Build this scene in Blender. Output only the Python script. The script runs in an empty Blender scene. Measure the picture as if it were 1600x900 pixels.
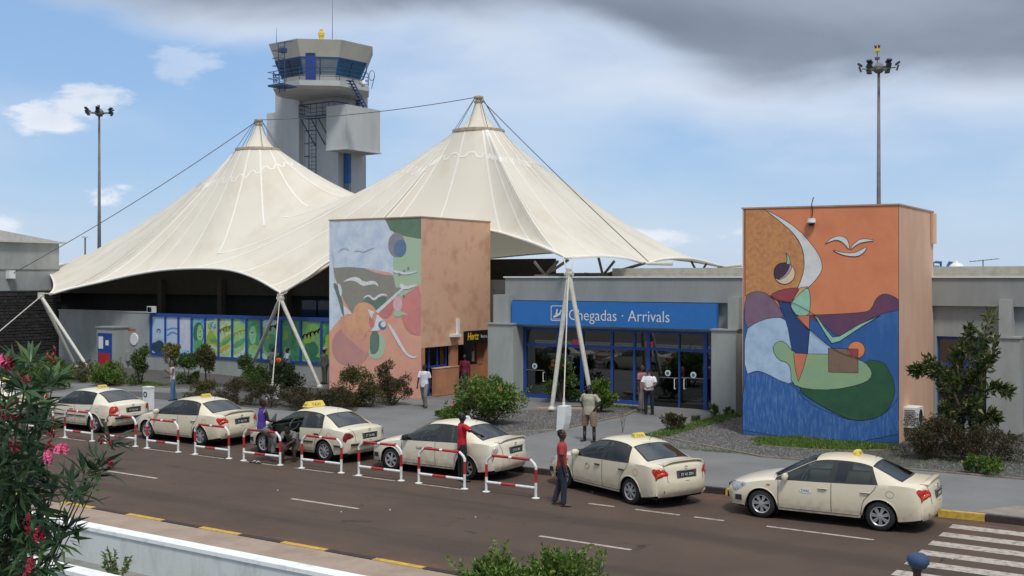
import bpy, bmesh, math, random
import numpy as np
from mathutils import Vector, Matrix, Euler
from mathutils.geometry import tessellate_polygon
random.seed(7); RNG = np.random.default_rng(11)
S = bpy.context.scene; COL = S.collection
R = math.radians; PI = math.pi
# ---------------------------------------------------------------- camera, world, sun, exposure
YAW = R(33.6); FOC = 1750.0; EYE = 5.4; HOR = 434.0
cc, ss = math.cos(YAW), math.sin(YAW)
cam = bpy.data.cameras.new('camera'); camo = bpy.data.objects.new('camera', cam); COL.objects.link(camo)
camo.location = (0, 0, EYE); camo.rotation_euler = (R(90), 0, YAW)
cam.lens = FOC/1600*36; cam.sensor_width = 36; cam.shift_y = -0.01; cam.clip_end = 5000; cam.clip_start = 0.1
S.camera = camo
S.view_settings.view_transform = 'Standard'; S.view_settings.look = 'None'
S.view_settings.exposure = 0.30; S.view_settings.gamma = 1
SUN_EL, SUN_AZ = 58, 22     # azimuth of the sun measured from +X (right along the road) towards -Y (the camera side)
sd = Vector((math.cos(R(SUN_EL))*math.cos(R(-SUN_AZ-20)), math.cos(R(SUN_EL))*math.sin(R(-SUN_AZ-20)), math.sin(R(SUN_EL))))
sun = bpy.data.lights.new('sun', 'SUN'); suno = bpy.data.objects.new('sun', sun); COL.objects.link(suno)
sun.energy = 1.9; sun.angle = R(11); sun.color = (1.0, .965, .90)
suno.rotation_euler = sd.to_track_quat('Z', 'Y').to_euler(); suno.location = (0, 0, 60)
W = bpy.data.worlds.new('World'); S.world = W; W.use_nodes = True
def world():
    nt = W.node_tree; nt.nodes.clear(); n = nt.nodes; L = nt.links
    def nd(t, **k):
        o = n.new(t)
        for a, b in k.items(): setattr(o, a, b)
        return o
    def m(op, a, b=None, c=None, clamp=False):
        o = nd('ShaderNodeMath', operation=op, use_clamp=clamp)
        for i, v in enumerate((a, b, c)):
            if v is None: continue
            if isinstance(v, (int, float)): o.inputs[i].default_value = v
            else: L.new(v, o.inputs[i])
        return o.outputs[0]
    def sm(v, a, b):
        o = nd('ShaderNodeMapRange', interpolation_type='SMOOTHSTEP')
        L.new(v, o.inputs[0]); 
        for i, q in ((1, a), (2, b)):
            if isinstance(q, (int, float)): o.inputs[i].default_value = q
            else: L.new(q, o.inputs[i])
        return o.outputs[0]
    def mixc(f, a, b):
        o = nd('ShaderNodeMix', data_type='RGBA')
        if isinstance(f, (int, float)): o.inputs[0].default_value = f
        else: L.new(f, o.inputs[0])
        for i, v in ((6, a), (7, b)):
            if isinstance(v, tuple): o.inputs[i].default_value = v
            else: L.new(v, o.inputs[i])
        return o.outputs[2]
    out = nd('ShaderNodeOutputWorld'); bg = nd('ShaderNodeBackground'); bg.inputs[1].default_value = .088
    sky = nd('ShaderNodeTexSky', sky_type='NISHITA', sun_disc=False, sun_elevation=R(SUN_EL), sun_rotation=math.atan2(sd.x, sd.y))
    sky.air_density = 1.0; sky.dust_density = .6; sky.ozone_density = 2.2
    tc = nd('ShaderNodeTexCoord'); sep = nd('ShaderNodeSeparateXYZ'); L.new(tc.outputs['Generated'], sep.inputs[0])
    x, y, z = sep.outputs
    az = m('ARCTAN2', m('ADD', m('MULTIPLY', x, cc), m('MULTIPLY', y, ss)), m('ADD', m('MULTIPLY', x, -ss), m('MULTIPLY', y, cc)))
    el = m('ARCSINE', z)
    zz = m('ADD', m('MAXIMUM', z, 0.0), .10)
    cmb = nd('ShaderNodeCombineXYZ'); L.new(m('DIVIDE', x, zz), cmb.inputs[0]); L.new(m('DIVIDE', y, zz), cmb.inputs[1])
    ang = nd('ShaderNodeCombineXYZ'); L.new(m('MULTIPLY', az, 5.0), ang.inputs[0]); L.new(m('MULTIPLY', el, 13.0), ang.inputs[1])
    def noise(vec, scale, det, rough=.55, dist=0., off=0.):
        o = nd('ShaderNodeTexNoise'); o.inputs['Scale'].default_value = scale; o.inputs['Detail'].default_value = det
        o.inputs['Roughness'].default_value = rough; o.inputs['Distortion'].default_value = dist
        mp = nd('ShaderNodeVectorMath', operation='ADD'); mp.inputs[1].default_value = (off, off*.7, off*1.3)
        L.new(vec, mp.inputs[0]); L.new(mp.outputs[0], o.inputs['Vector']); return o.outputs['Fac']
    nA = noise(ang.outputs[0], 1.1, 6, .52, .3, 3.1)
    nB = noise(ang.outputs[0], .55, 5, .5, .2, 8.3)
    nC = noise(cmb.outputs[0], .8, 6, .55, .3, 1.7)
    # blue, a little paler to the horizon
    blue = mixc(.62, sky.outputs[0], (2.9, 4.9, 8.2, 1))
    # the shelf of dark cloud overhead: its lower edge hangs lower to the right
    edge = m('SUBTRACT', R(13.2), m('MULTIPLY', sm(az, R(2), R(13)), R(3.9)))
    e2 = m('ADD', el, m('MULTIPLY', m('SUBTRACT', nA, .5), R(3.4)))
    dark = sm(m('SUBTRACT', e2, edge), R(-1.0), R(1.3))
    # bright ragged fringe and veil beneath it
    vlow = m('SUBTRACT', edge, m('ADD', R(2.6), m('MULTIPLY', sm(az, R(-16), R(6)), R(2.4))))
    veil = m('MULTIPLY', sm(m('ADD', e2, m('MULTIPLY', m('SUBTRACT', nB, .5), R(7))), vlow, edge), .72)
    # thin high wisps over the whole sky
    wisp = m('MULTIPLY', sm(nB, .40, .70), .52)
    # cumulus low on the left and along the horizon
    def puff(a0, e0, ra, re, th=.5):
        d = m('ADD', m('POWER', m('DIVIDE', m('SUBTRACT', az, R(a0)), R(ra)), 2.0), m('POWER', m('DIVIDE', m('SUBTRACT', el, R(e0)), R(re)), 2.0))
        d = m('SUBTRACT', 1.0, d)
        return sm(m('ADD', d, m('MULTIPLY', m('SUBTRACT', noise(ang.outputs[0], 2.6, 7, .6, .2, a0), .5), 4.6)), .3, 1.05)
    p = puff(-22.5, 7.3, 2.4, 1.2)
    for a in ((-19.8, 8.3, 2.6, 1.1), (-19.7, 4.2, 1.8, .9), (-25, 2.5, 3.4, .8), (6.5, 1.9, 4.2, .7), (14, 2.3, 3.5, .5), (3, 2.6, 1.4, .45), (-16, 10.4, 2.6, 1.2)):
        p = m('MAXIMUM', p, m('MULTIPLY', puff(*a), .35 if a[1] > 10 else (.7 if a[0] > 0 or a[1] < 3 else .95)))
    hz = m('MULTIPLY', m('SUBTRACT', 1.0, sm(el, R(-1), R(8))), .42)
    c = mixc(hz, blue, (6.3, 7.2, 8.3, 1))
    c = mixc(wisp, c, (6.4, 7.2, 8.3, 1))
    c = mixc(veil, c, mixc(nA, (5.2, 6.0, 7.2, 1), (8.2, 8.5, 9.2, 1)))
    c = mixc(m('MULTIPLY', p, .85), c, mixc(sm(nA, .3, .7), (6.6, 7.2, 8.2, 1), (9.4, 9.4, 9.6, 1)))
    # body of the dark shelf; it breaks up towards the zenith and behind
    dk = mixc(sm(nB, .3, .72), (1.55, 1.95, 2.6, 1), (3.1, 3.6, 4.6, 1))
    hi = mixc(sm(nC, .35, .65), (4.2, 4.9, 6.2, 1), (9.5, 9.6, 9.8, 1))
    dk = mixc(sm(el, R(17), R(36)), dk, hi)
    c = mixc(m('MULTIPLY', dark, .93), c, dk)
    below = sm(z, -.02, 0.0)
    c = mixc(below, (1.6, 1.5, 1.4, 1), c)
    L.new(c, bg.inputs[0]); L.new(bg.outputs[0], out.inputs[0])
world()
S.cycles.max_bounces = 6; S.cycles.transparent_max_bounces = 12
# ---------------------------------------------------------------- from a point seen in the photograph to a place on a real plane
def ray(x, y):
    X, Z = (x-800)/FOC, -(y-HOR)/FOC
    return Vector((cc*X-ss, ss*X+cc, Z))
def G(x, y, z=0.):
    d = ray(x, y); t = (z-EYE)/d.z; return Vector((d.x*t, d.y*t, z))
def N(x, y, n):
    d = ray(x, y); t = n/d.y; return Vector((d.x*t, n, EYE+d.z*t))
def U(x, y, u):
    d = ray(x, y); t = u/d.x; return Vector((u, d.y*t, EYE+d.z*t))
def D(x, y, dist):
    d = ray(x, y); return Vector((d.x*dist, d.y*dist, EYE+d.z*dist))
# ---------------------------------------------------------------- object helpers
def tag(o, label=None, cat=None, group=None, kind=None):
    for k, v in (('label', label), ('category', cat), ('group', group), ('kind', kind)):
        if v: o[k] = v
    return o
def thing(name, label, cat, loc=(0, 0, 0), rz=0, group=None):
    o = bpy.data.objects.new(name, None); COL.objects.link(o); o.empty_display_size = .3
    o.location = loc; o.rotation_euler = (0, 0, rz)
    return tag(o, label, cat, group)
def link(name, me, parent=None, loc=None):
    o = bpy.data.objects.new(name, me); COL.objects.link(o)
    if parent: o.parent = parent
    if loc is not None: o.location = loc
    return o
def kids(o): return list(o.children)
def dup(root, loc=None, rz=None, parent=None, label=None):
    c = root.copy(); COL.objects.link(c)
    if parent: c.parent = parent
    if loc is not None: c.location = loc
    if rz is not None: c.rotation_euler = (0, 0, rz)
    if label: c['label'] = label
    for ch in kids(root): dup(ch, parent=c)
    return c
class MB:
    def __init__(s): s.v = []; s.f = []; s.m = []; s.cm = 0
    def add(s, vs, fs, mi=None):
        b = len(s.v); s.v += [tuple(v) for v in vs]
        for f in fs: s.f.append(tuple(i+b for i in f)); s.m.append(s.cm if mi is None else mi)
        return s
    def box(s, x0, x1, y0, y1, z0, z1, mi=None):
        v = [(x, y, z) for z in (z0, z1) for y in (y0, y1) for x in (x0, x1)]
        return s.add(v, [(0, 2, 3, 1), (4, 5, 7, 6), (0, 1, 5, 4), (2, 6, 7, 3), (0, 4, 6, 2), (1, 3, 7, 5)], mi)
    def obox(s, c, dx, dy, dz, rot=None, mi=None):     # oriented box, full sizes
        v = [Vector((x*dx/2, y*dy/2, z*dz/2)) for z in (-1, 1) for y in (-1, 1) for x in (-1, 1)]
        if rot is not None: v = [rot @ q for q in v]
        c = Vector(c)
        return s.add([q+c for q in v], [(0, 2, 3, 1), (4, 5, 7, 6), (0, 1, 5, 4), (2, 6, 7, 3), (0, 4, 6, 2), (1, 3, 7, 5)], mi)
    def quad(s, a, b, c, d, mi=None): return s.add([a, b, c, d], [(0, 1, 2, 3)], mi)
    def tube(s, pts, r, seg=8, caps=True, side=None, ry=None, mi=None):
        pts = [Vector(p) for p in pts]; k = len(pts)
        rr = r if isinstance(r, (list, tuple)) else [r]*k
        r2 = rr if ry is None else (ry if isinstance(ry, (list, tuple)) else [ry]*k)
        vs = []; prev = None
        for i, p in enumerate(pts):
            t = (pts[min(i+1, k-1)]-pts[max(i-1, 0)])
            if t.length < 1e-9: t = Vector((0, 0, 1))
            t.normalize()
            a = Vector(side) if side is not None else (prev if prev is not None else (Vector((0, 0, 1)) if abs(t.z) < .9 else Vector((1, 0, 0))))
            a = a - t*a.dot(t)
            if a.length < 1e-6: a = t.orthogonal()
            a.normalize(); b = t.cross(a)
            if side is None: prev = a
            for j in range(seg):
                q = 2*PI*j/seg; vs.append(p+a*math.cos(q)*rr[i]+b*math.sin(q)*r2[i])
        fs = [(i*seg+j, i*seg+(j+1) % seg, (i+1)*seg+(j+1) % seg, (i+1)*seg+j) for i in range(k-1) for j in range(seg)]
        if caps: fs += [tuple(range(seg))[::-1], tuple(range((k-1)*seg, k*seg))]
        return s.add(vs, fs, mi)
    def lathe(s, prof, c=(0, 0, 0), axis='Z', seg=16, mi=None, cap=True):
        vs = []
        for r, h in prof:
            for j in range(seg):
                q = 2*PI*j/seg; a, b = r*math.cos(q), r*math.sin(q)
                p = (a, b, h) if axis == 'Z' else ((a, h, b) if axis == 'Y' else (h, a, b))
                vs.append((p[0]+c[0], p[1]+c[1], p[2]+c[2]))
        k = len(prof)
        fs = [(i*seg+j, i*seg+(j+1) % seg, (i+1)*seg+(j+1) % seg, (i+1)*seg+j) for i in range(k-1) for j in range(seg)]
        if cap: fs += [tuple(range(seg))[::-1], tuple(range((k-1)*seg, k*seg))]
        return s.add(vs, fs, mi)
    def prism(s, poly, z0, z1, mi=None):
        n = len(poly); vs = [(x, y, z0) for x, y in poly]+[(x, y, z1) for x, y in poly]
        tri = tessellate_polygon([[Vector((x, y, 0)) for x, y in poly]])
        fs = [(i, (i+1) % n, n+(i+1) % n, n+i) for i in range(n)]
        fs += [tuple(t) for t in tri]+[tuple(q+n for q in t[::-1]) for t in tri]
        return s.add(vs, fs, mi)
    def sheet(s, pts, mi=None):
        tri = tessellate_polygon([[Vector(p) for p in pts]]); return s.add(pts, [tuple(t) for t in tri], mi)
    def build(s, name, mats, parent=None, world=False, smooth=False, fix=True, org=None):
        me = bpy.data.meshes.new(name); off = Vector((0, 0, 0))
        if world and parent: off = Vector(parent.location)
        if org is not None: off = Vector(org)
        me.from_pydata([(v[0]-off.x, v[1]-off.y, v[2]-off.z) for v in s.v], [], s.f)
        if not isinstance(mats, (list, tuple)): mats = [mats]
        for q in mats: me.materials.append(q)
        me.polygons.foreach_set('material_index', s.m)
        if fix:
            bm = bmesh.new(); bm.from_mesh(me); bmesh.ops.recalc_face_normals(bm, faces=bm.faces); bm.to_mesh(me); bm.free()
        if smooth:
            me.shade_smooth()
            if smooth is not True: me.set_sharp_from_angle(angle=R(smooth))
        me.update()
        return link(name, me, parent, org if (org is not None) else None)
def mesh_of(mb, name, mats, **k):
    o = mb.build(name, mats, **k); me = o.data; bpy.data.objects.remove(o); return me
def srgb(r, g, b):
    f = lambda c: (c/255/12.92 if c <= 10 else ((c/255+.055)/1.055)**2.4)
    return (f(r), f(g), f(b), 1)
MATS = {}
def M(name, col, rough=.6, var=.12, scale=3., bump=0., bscale=40., metal=0., coat=0., island=0., col2=None, spec=.5, trans=0., streak=0., detail=5, mixpos=(.4, .7)):
    """one paint/plaster/stone: base colour with mottling at two scales, fine relief"""
    if name in MATS: return MATS[name]
    m = bpy.data.materials.new(name); m.use_nodes = True; nt = m.node_tree; n = nt.nodes; L = nt.links
    b = n['Principled BSDF']; b.inputs['Roughness'].default_value = rough; b.inputs['Metallic'].default_value = metal
    b.inputs['Specular IOR Level'].default_value = spec
    if coat: b.inputs['Coat Weight'].default_value = coat; b.inputs['Coat Roughness'].default_value = .08
    if len(col) == 3: col = tuple(col)+(1,)
    c2 = col2 if col2 else tuple(max(0, c*(1-var*2.2)) for c in col[:3])+(1,)
    if len(c2) == 3: c2 = tuple(c2)+(1,)
    if var or col2:
        geo = n.new('ShaderNodeNewGeometry'); no = n.new('ShaderNodeTexNoise')
        no.inputs['Scale'].default_value = scale; no.inputs['Detail'].default_value = detail; no.inputs['Roughness'].default_value = .65
        if streak:
            mp = n.new('ShaderNodeMapping'); mp.inputs['Scale'].default_value = (1, 1, streak)
            L.new(geo.outputs['Position'], mp.inputs[0]); L.new(mp.outputs[0], no.inputs['Vector'])
        else: L.new(geo.outputs['Position'], no.inputs['Vector'])
        mr = n.new('ShaderNodeMapRange'); mr.inputs[1].default_value = mixpos[0]; mr.inputs[2].default_value = mixpos[1]
        L.new(no.outputs['Fac'], mr.inputs[0])
        mx = n.new('ShaderNodeMix'); mx.data_type = 'RGBA'; mx.inputs[6].default_value = col; mx.inputs[7].default_value = c2
        L.new(mr.outputs[0], mx.inputs[0]); src = mx.outputs[2]
        if island:
            hs = n.new('ShaderNodeHueSaturation'); r = n.new('ShaderNodeMapRange'); r.inputs[3].default_value = 1-island; r.inputs[4].default_value = 1+island
            L.new(geo.outputs['Random Per Island'], r.inputs[0]); L.new(r.outputs[0], hs.inputs['Value']); L.new(src, hs.inputs['Color']); src = hs.outputs[0]
        L.new(src, b.inputs['Base Color'])
    else: b.inputs['Base Color'].default_value = col
    if bump:
        geo2 = n.new('ShaderNodeNewGeometry'); nb = n.new('ShaderNodeTexNoise'); nb.inputs['Scale'].default_value = bscale; nb.inputs['Detail'].default_value = 4
        L.new(geo2.outputs['Position'], nb.inputs['Vector']); bp = n.new('ShaderNodeBump'); bp.inputs['Strength'].default_value = bump; bp.inputs['Distance'].default_value = .02
        L.new(nb.outputs['Fac'], bp.inputs['Height']); L.new(bp.outputs[0], b.inputs['Normal'])
    if trans:
        tr = n.new('ShaderNodeBsdfTranslucent'); tr.inputs[0].default_value = (col[0]*1.1, col[1]*1.1, col[2], 1)
        ms = n.new('ShaderNodeMixShader'); ms.inputs[0].default_value = trans; out = n['Material Output']
        L.new(b.outputs[0], ms.inputs[1]); L.new(tr.outputs[0], ms.inputs[2]); L.new(ms.outputs[0], out.inputs[0])
    MATS[name] = m; return m
def leafmat(name, dark, lite, odd, rough=.45, oddp=.9):
    if name in MATS: return MATS[name]
    m = bpy.data.materials.new(name); m.use_nodes = True; nt = m.node_tree; n = nt.nodes; L = nt.links
    b = n['Principled BSDF']; b.inputs['Roughness'].default_value = rough; b.inputs['Specular IOR Level'].default_value = .35
    g = n.new('ShaderNodeNewGeometry'); oi = n.new('ShaderNodeObjectInfo'); ad = n.new('ShaderNodeMath'); ad.operation = 'ADD'
    fr = n.new('ShaderNodeMath'); fr.operation = 'FRACT'
    L.new(g.outputs['Random Per Island'], ad.inputs[0]); L.new(oi.outputs['Random'], ad.inputs[1]); L.new(ad.outputs[0], fr.inputs[0])
    cr = n.new('ShaderNodeValToRGB'); e = cr.color_ramp.elements
    e[0].position = 0; e[0].color = (*dark, 1); e[1].position = oddp-.12; e[1].color = (*lite, 1)
    q = cr.color_ramp.elements.new(oddp); q.color = (*odd, 1)
    L.new(fr.outputs[0], cr.inputs[0]); L.new(cr.outputs[0], b.inputs['Base Color'])
    tr = n.new('ShaderNodeBsdfTranslucent'); L.new(cr.outputs[0], tr.inputs[0]); ms = n.new('ShaderNodeMixShader'); ms.inputs[0].default_value = .22
    L.new(b.outputs[0], ms.inputs[1]); L.new(tr.outputs[0], ms.inputs[2]); L.new(ms.outputs[0], n['Material Output'].inputs[0])
    MATS[name] = m; return m
def glass(name, tint=(.3, .34, .35), gloss=.14, rough=.02):
    if name in MATS: return MATS[name]
    m = bpy.data.materials.new(name); m.use_nodes = True; nt = m.node_tree; n = nt.nodes; L = nt.links; n.clear()
    out = n.new('ShaderNodeOutputMaterial'); t = n.new('ShaderNodeBsdfTransparent'); t.inputs[0].default_value = (*tint, 1)
    gl = n.new('ShaderNodeBsdfGlossy'); gl.inputs['Roughness'].default_value = rough; gl.inputs[0].default_value = (.9, .95, 1, 1)
    lw = n.new('ShaderNodeLayerWeight'); lw.inputs[0].default_value = .35; ad = n.new('ShaderNodeMath'); ad.operation = 'MULTIPLY_ADD'
    L.new(lw.outputs['Fresnel'], ad.inputs[0]); ad.inputs[1].default_value = .9 if 'car' not in name else .38; ad.inputs[2].default_value = gloss
    ad.use_clamp = True; ms = n.new('ShaderNodeMixShader'); L.new(ad.outputs[0], ms.inputs[0])
    L.new(t.outputs[0], ms.inputs[1]); L.new(gl.outputs[0], ms.inputs[2]); L.new(ms.outputs[0], out.inputs[0])
    MATS[name] = m; return m
def text(s, size, mat, parent, loc, rot, name='lettering', ext=.004, shear=0, align='LEFT', sx=1, bold=0.):
    c = bpy.data.curves.new(name, 'FONT'); c.body = s; c.size = size; c.extrude = ext; c.shear = shear; c.align_x = align; c.resolution_u = 3
    c.offset = bold
    o = bpy.data.objects.new('tmp', c); COL.objects.link(o)
    me = bpy.data.meshes.new_from_object(o.evaluated_get(bpy.context.evaluated_depsgraph_get())); me.name = name
    bpy.data.objects.remove(o); me.materials.clear(); me.materials.append(mat)
    q = link(name, me, parent, loc); q.rotation_euler = rot; q.scale = (sx, 1, 1); return q
def chaikin(p, it=2, closed=True):
    p = [Vector(q) for q in p]
    for _ in range(it):
        r = []; k = len(p)
        for i in range(k if closed else k-1):
            a, b = p[i], p[(i+1) % k]; r += [a*.75+b*.25, a*.25+b*.75]
        if not closed: r = [p[0]]+r+[p[-1]]
        p = r
    return p
def cr(pts, k=8):
    """Catmull-Rom through points"""
    P = [Vector(p) for p in pts]; P = [P[0]*2-P[1]]+P+[P[-1]*2-P[-2]]; out = []
    for i in range(1, len(P)-2):
        for j in range(k):
            t = j/k; a, b, c, d = P[i-1:i+3]
            out.append(.5*((2*b)+(c-a)*t+(2*a-5*b+4*c-d)*t*t+(3*b-a-3*c+d)*t**3))
    out.append(P[-2]); return out
# ---------------------------------------------------------------- materials
m_asph = M('asphalt', (.080, .058, .046), .9, scale=.35, col2=(.106, .076, .058), bump=.5, bscale=60, detail=9, spec=.25)
m_pave = M('pavement_concrete', (.19, .19, .19), .85, scale=.45, col2=(.130, .130, .127), bump=.25, bscale=50, detail=11, mixpos=(.36, .72))
m_grav = M('dark_gravel', (.10, .095, .09), .95, scale=14, col2=(.04, .037, .034), bump=1., bscale=30, detail=8)
m_soil = M('soil', (.07, .055, .04), .95, scale=2, bump=.8, bscale=20)
m_pink = M('pinkish_pavement', (.36, .275, .215), .9, scale=1.5, col2=(.27, .20, .155), bump=.3, bscale=30)
m_kerb = M('kerb_stone', (.045, .03, .03), .85, scale=6, var=.2, bump=.4, bscale=30)
m_kerbb = M('kerb_edging', (.28, .23, .17), .9, scale=6, var=.2, bump=.4, bscale=30)
m_yel = M('yellow_kerb_paint', (.60, .38, .05), .7, scale=9, col2=(.33, .21, .06), bump=.2)
m_line = M('road_paint', (.44, .39, .34), .8, scale=7, col2=(.14, .11, .09), detail=10, mixpos=(.47, .70))
m_wgrey = M('grey_wall_paint', (.325, .35, .342), .85, scale=1.2, col2=(.25, .268, .26), bump=.12, bscale=60, streak=.35)
m_fascia = M('fascia_grey', (.305, .322, .315), .85, scale=.8, col2=(.242, .255, .248), bump=.1, bscale=60, streak=.3)
m_col = M('column_render', (.36, .385, .365), .85, scale=1.5, col2=(.29, .305, .285), bump=.15, streak=.35)
m_white = M('white_paint', (.76, .78, .77), .5, scale=4, col2=(.68, .69, .67))
m_whitew = M('white_wall_paint', (.62, .66, .66), .8, scale=2.2, col2=(.40, .405, .385), bump=.2, streak=.3, detail=9, mixpos=(.48, .78))
m_cope = M('white_coping_paint', (.82, .84, .83), .7, scale=5, col2=(.55, .55, .53), detail=9, mixpos=(.52, .76))
m_blue = M('blue_sign_paint', (.025, .17, .50), .4, scale=2, var=.05)
m_frame = M('blue_frame_paint', (.018, .07, .30), .45, scale=3, var=.08)
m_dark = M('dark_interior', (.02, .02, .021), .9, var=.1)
m_blk = M('black_rubber', (.018, .018, .019), .6, var=0)
m_stone = M('dark_stone', (.033, .033, .033), .95, scale=5, col2=(.012, .012, .012), bump=.8, bscale=12, island=.3)
m_mort = M('dark_mortar', (.018, .018, .018), .95, scale=6)
m_peach = M('peach_render', (.66, .40, .27), .85, scale=1.1, col2=(.53, .29, .185), bump=.15, bscale=50, detail=8, mixpos=(.5, .66))
m_peach2 = M('terracotta_render', (.47, .22, .115), .85, scale=1.6, col2=(.36, .155, .085), bump=.2, bscale=40)
m_salmon = M('pale_salmon_render', (.66, .42, .29), .85, scale=1.2, col2=(.57, .35, .235), bump=.15, streak=.4)
m_memb = M('tent_membrane', (.81, .755, .64), .6, scale=.45, col2=(.69, .615, .485), mixpos=(.46, .76), trans=.16, detail=7, streak=.6)
m_seam = M('tent_seam', (.92, .89, .82), .6, var=.04, trans=.1)
m_pole = M('white_steel_paint', (.62, .60, .52), .45, scale=5, var=.1)
m_steel = M('grey_steel', (.20, .20, .20), .5, metal=.3, var=.1)
m_brown = M('brown_steel', (.13, .115, .09), .6, var=.15)
m_bsteel = M('blue_steel', (.03, .07, .17), .5, var=.1)
m_cable = M('cable_steel', (.10, .10, .10), .5, var=0)
m_tower = M('tower_concrete', (.52, .54, .54), .85, scale=.6, col2=(.44, .455, .45), bump=.1, streak=.3)
m_cab = M('tower_cladding', (.56, .545, .47), .7, scale=.7, col2=(.48, .465, .40), streak=.3)
m_twin = M('tower_dark_glass', (.015, .045, .10), .06, var=0, spec=.9)
m_twin2 = M('tower_bright_glass', (.16, .21, .25), .06, var=.05, spec=.9)
m_red = M('red_paint', (.45, .025, .03), .45, scale=8, var=.12)
m_pwhite = M('barrier_white_paint', (.78, .78, .76), .45, scale=8, col2=(.60, .59, .56))
m_gold = M('yellow_plastic', (.75, .52, .05), .4, var=.05)
m_black = M('black_paint', (.012, .012, .013), .4, var=0)
m_skin = M('dark_skin', (.055, .028, .018), .5, var=.08, scale=20)
m_bark = M('bark', (.10, .075, .05), .9, scale=12, var=.2, bump=.5)
g_door = glass('dark_door_glass', (.22, .24, .25), .10)
# ---------------------------------------------------------------- ground, road, pavements
def road_dust():
    nt = m_asph.node_tree; n = nt.nodes; L = nt.links; b = n['Principled BSDF']; src = b.inputs['Base Color'].links[0].from_socket
    g = n.new('ShaderNodeNewGeometry'); sp = n.new('ShaderNodeSeparateXYZ'); L.new(g.outputs['Position'], sp.inputs[0])
    def noise(sc, st, det=6):
        mp = n.new('ShaderNodeMapping'); mp.inputs['Scale'].default_value = st; L.new(g.outputs['Position'], mp.inputs[0]); o = n.new('ShaderNodeTexNoise'); o.inputs['Scale'].default_value = sc; o.inputs['Detail'].default_value = det; o.inputs['Roughness'].default_value = .65
        L.new(mp.outputs[0], o.inputs['Vector']); return o.outputs['Fac']
    def mr(v, a, b_, c=0., d=1.):
        o = n.new('ShaderNodeMapRange'); o.interpolation_type = 'SMOOTHSTEP'; o.inputs[1].default_value = a; o.inputs[2].default_value = b_; o.inputs[3].default_value = c; o.inputs[4].default_value = d; L.new(v, o.inputs[0]); return o.outputs[0]
    def mm(op, a, b_):
        o = n.new('ShaderNodeMath'); o.operation = op
        for i, q in enumerate((a, b_)):
            if isinstance(q, (int, float)): o.inputs[i].default_value = q
            else: L.new(q, o.inputs[i])
        return o.outputs[0]
    def mix(f, a, c):
        o = n.new('ShaderNodeMix'); o.data_type = 'RGBA'; L.new(f, o.inputs[0]); L.new(a, o.inputs[6]); o.inputs[7].default_value = c; return o.outputs[2]
    y = mm('ADD', sp.outputs[1], mm('MULTIPLY', mm('SUBTRACT', noise(.5, (.35, 1, 1)), .5), 2.4))
    edge = mm('MAXIMUM', mr(y, 24.6, 26.0), mr(y, 17.4, 16.1)); grain = mr(noise(2.2, (.6, 1, 1), 9), .35, .65)
    c = mix(mm('MULTIPLY', mm('ADD', mm('MULTIPLY', edge, .8), .10), grain), src, (.15, .082, .052, 1))
    tr = mm('ADD', mm('MULTIPLY', mr(y, 20.9, 21.4), mr(y, 22.3, 21.8)), mm('MULTIPLY', mr(y, 17.5, 18.0), mr(y, 19.0, 18.5)))
    c = mix(mm('MULTIPLY', tr, mm('MULTIPLY', mr(noise(.9, (.08, 1.5, 1)), .35, .6), .45)), c, (.040, .034, .030, 1))
    oil = mr(noise(.75, (1, 1.4, 1), 3), .66, .72); c = mix(mm('MULTIPLY', oil, .5), c, (.028, .023, .02, 1))
    ck = n.new('ShaderNodeTexVoronoi'); ck.feature = 'DISTANCE_TO_EDGE'; ck.inputs['Scale'].default_value = .33; L.new(noise and g.outputs['Position'], ck.inputs['Vector'])
    wv = n.new('ShaderNodeVectorMath'); wv.operation = 'ADD'; cb = n.new('ShaderNodeCombineXYZ'); L.new(mm('MULTIPLY', noise(1.7, (1, 1, 1)), .9), cb.inputs[0]); L.new(mm('MULTIPLY', noise(2.1, (1, 1, 1)), .9), cb.inputs[1])
    L.new(g.outputs['Position'], wv.inputs[0]); L.new(cb.outputs[0], wv.inputs[1]); L.new(wv.outputs[0], ck.inputs['Vector'])
    c = mix(mm('MULTIPLY', mr(ck.outputs['Distance'], .008, .002), mm('MULTIPLY', mr(noise(.25, (1, 1, 1)), .5, .6), .7)), c, (.022, .018, .016, 1))
    L.new(c, b.inputs['Base Color'])
road_dust()
def struct(mb, name, mat, **k):
    o = mb.build(name, mat, **k); o['kind'] = 'structure'; return o
KX = [(-400, 26.0), (-17, 26.0), (-11, 26.12), (-5, 26.45), (200, 26.45)]
def kn(u):
    for (a, p), (b, q) in zip(KX, KX[1:]):
        if a <= u <= b: return p+(q-p)*(u-a)/(b-a)
struct(MB().quad((-2500, -2500, -.02), (2500, -2500, -.02), (2500, 2500, -.02), (-2500, 2500, -.02)), 'ground', M('ground_earth', (.12, .10, .08), .95, scale=.2, bump=.3))
struct(MB().quad((-300, 15.0, 0), (120, 15.0, 0), (120, 27.5, 0), (-300, 27.5, 0)), 'road', m_asph)
mb = MB(); pl = [(a, b+.15) for a, b in KX]
mb.prism([(-300, pl[0][1])]+pl[1:4]+[(120, 26.6), (120, 48), (-300, 48)], -.01, .15); struct(mb, 'pavement', m_pave)
mb = MB(); mb.prism([(-300, 13.4), (-4, 13.4), (-4, 16.0), (-300, 16.0)], -.01, .12); mb.prism([(-4, 10), (120, 10), (120, 16.0), (-4, 16.0)], -.01, .12)
struct(mb, 'near_pavement', m_pink)
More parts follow.
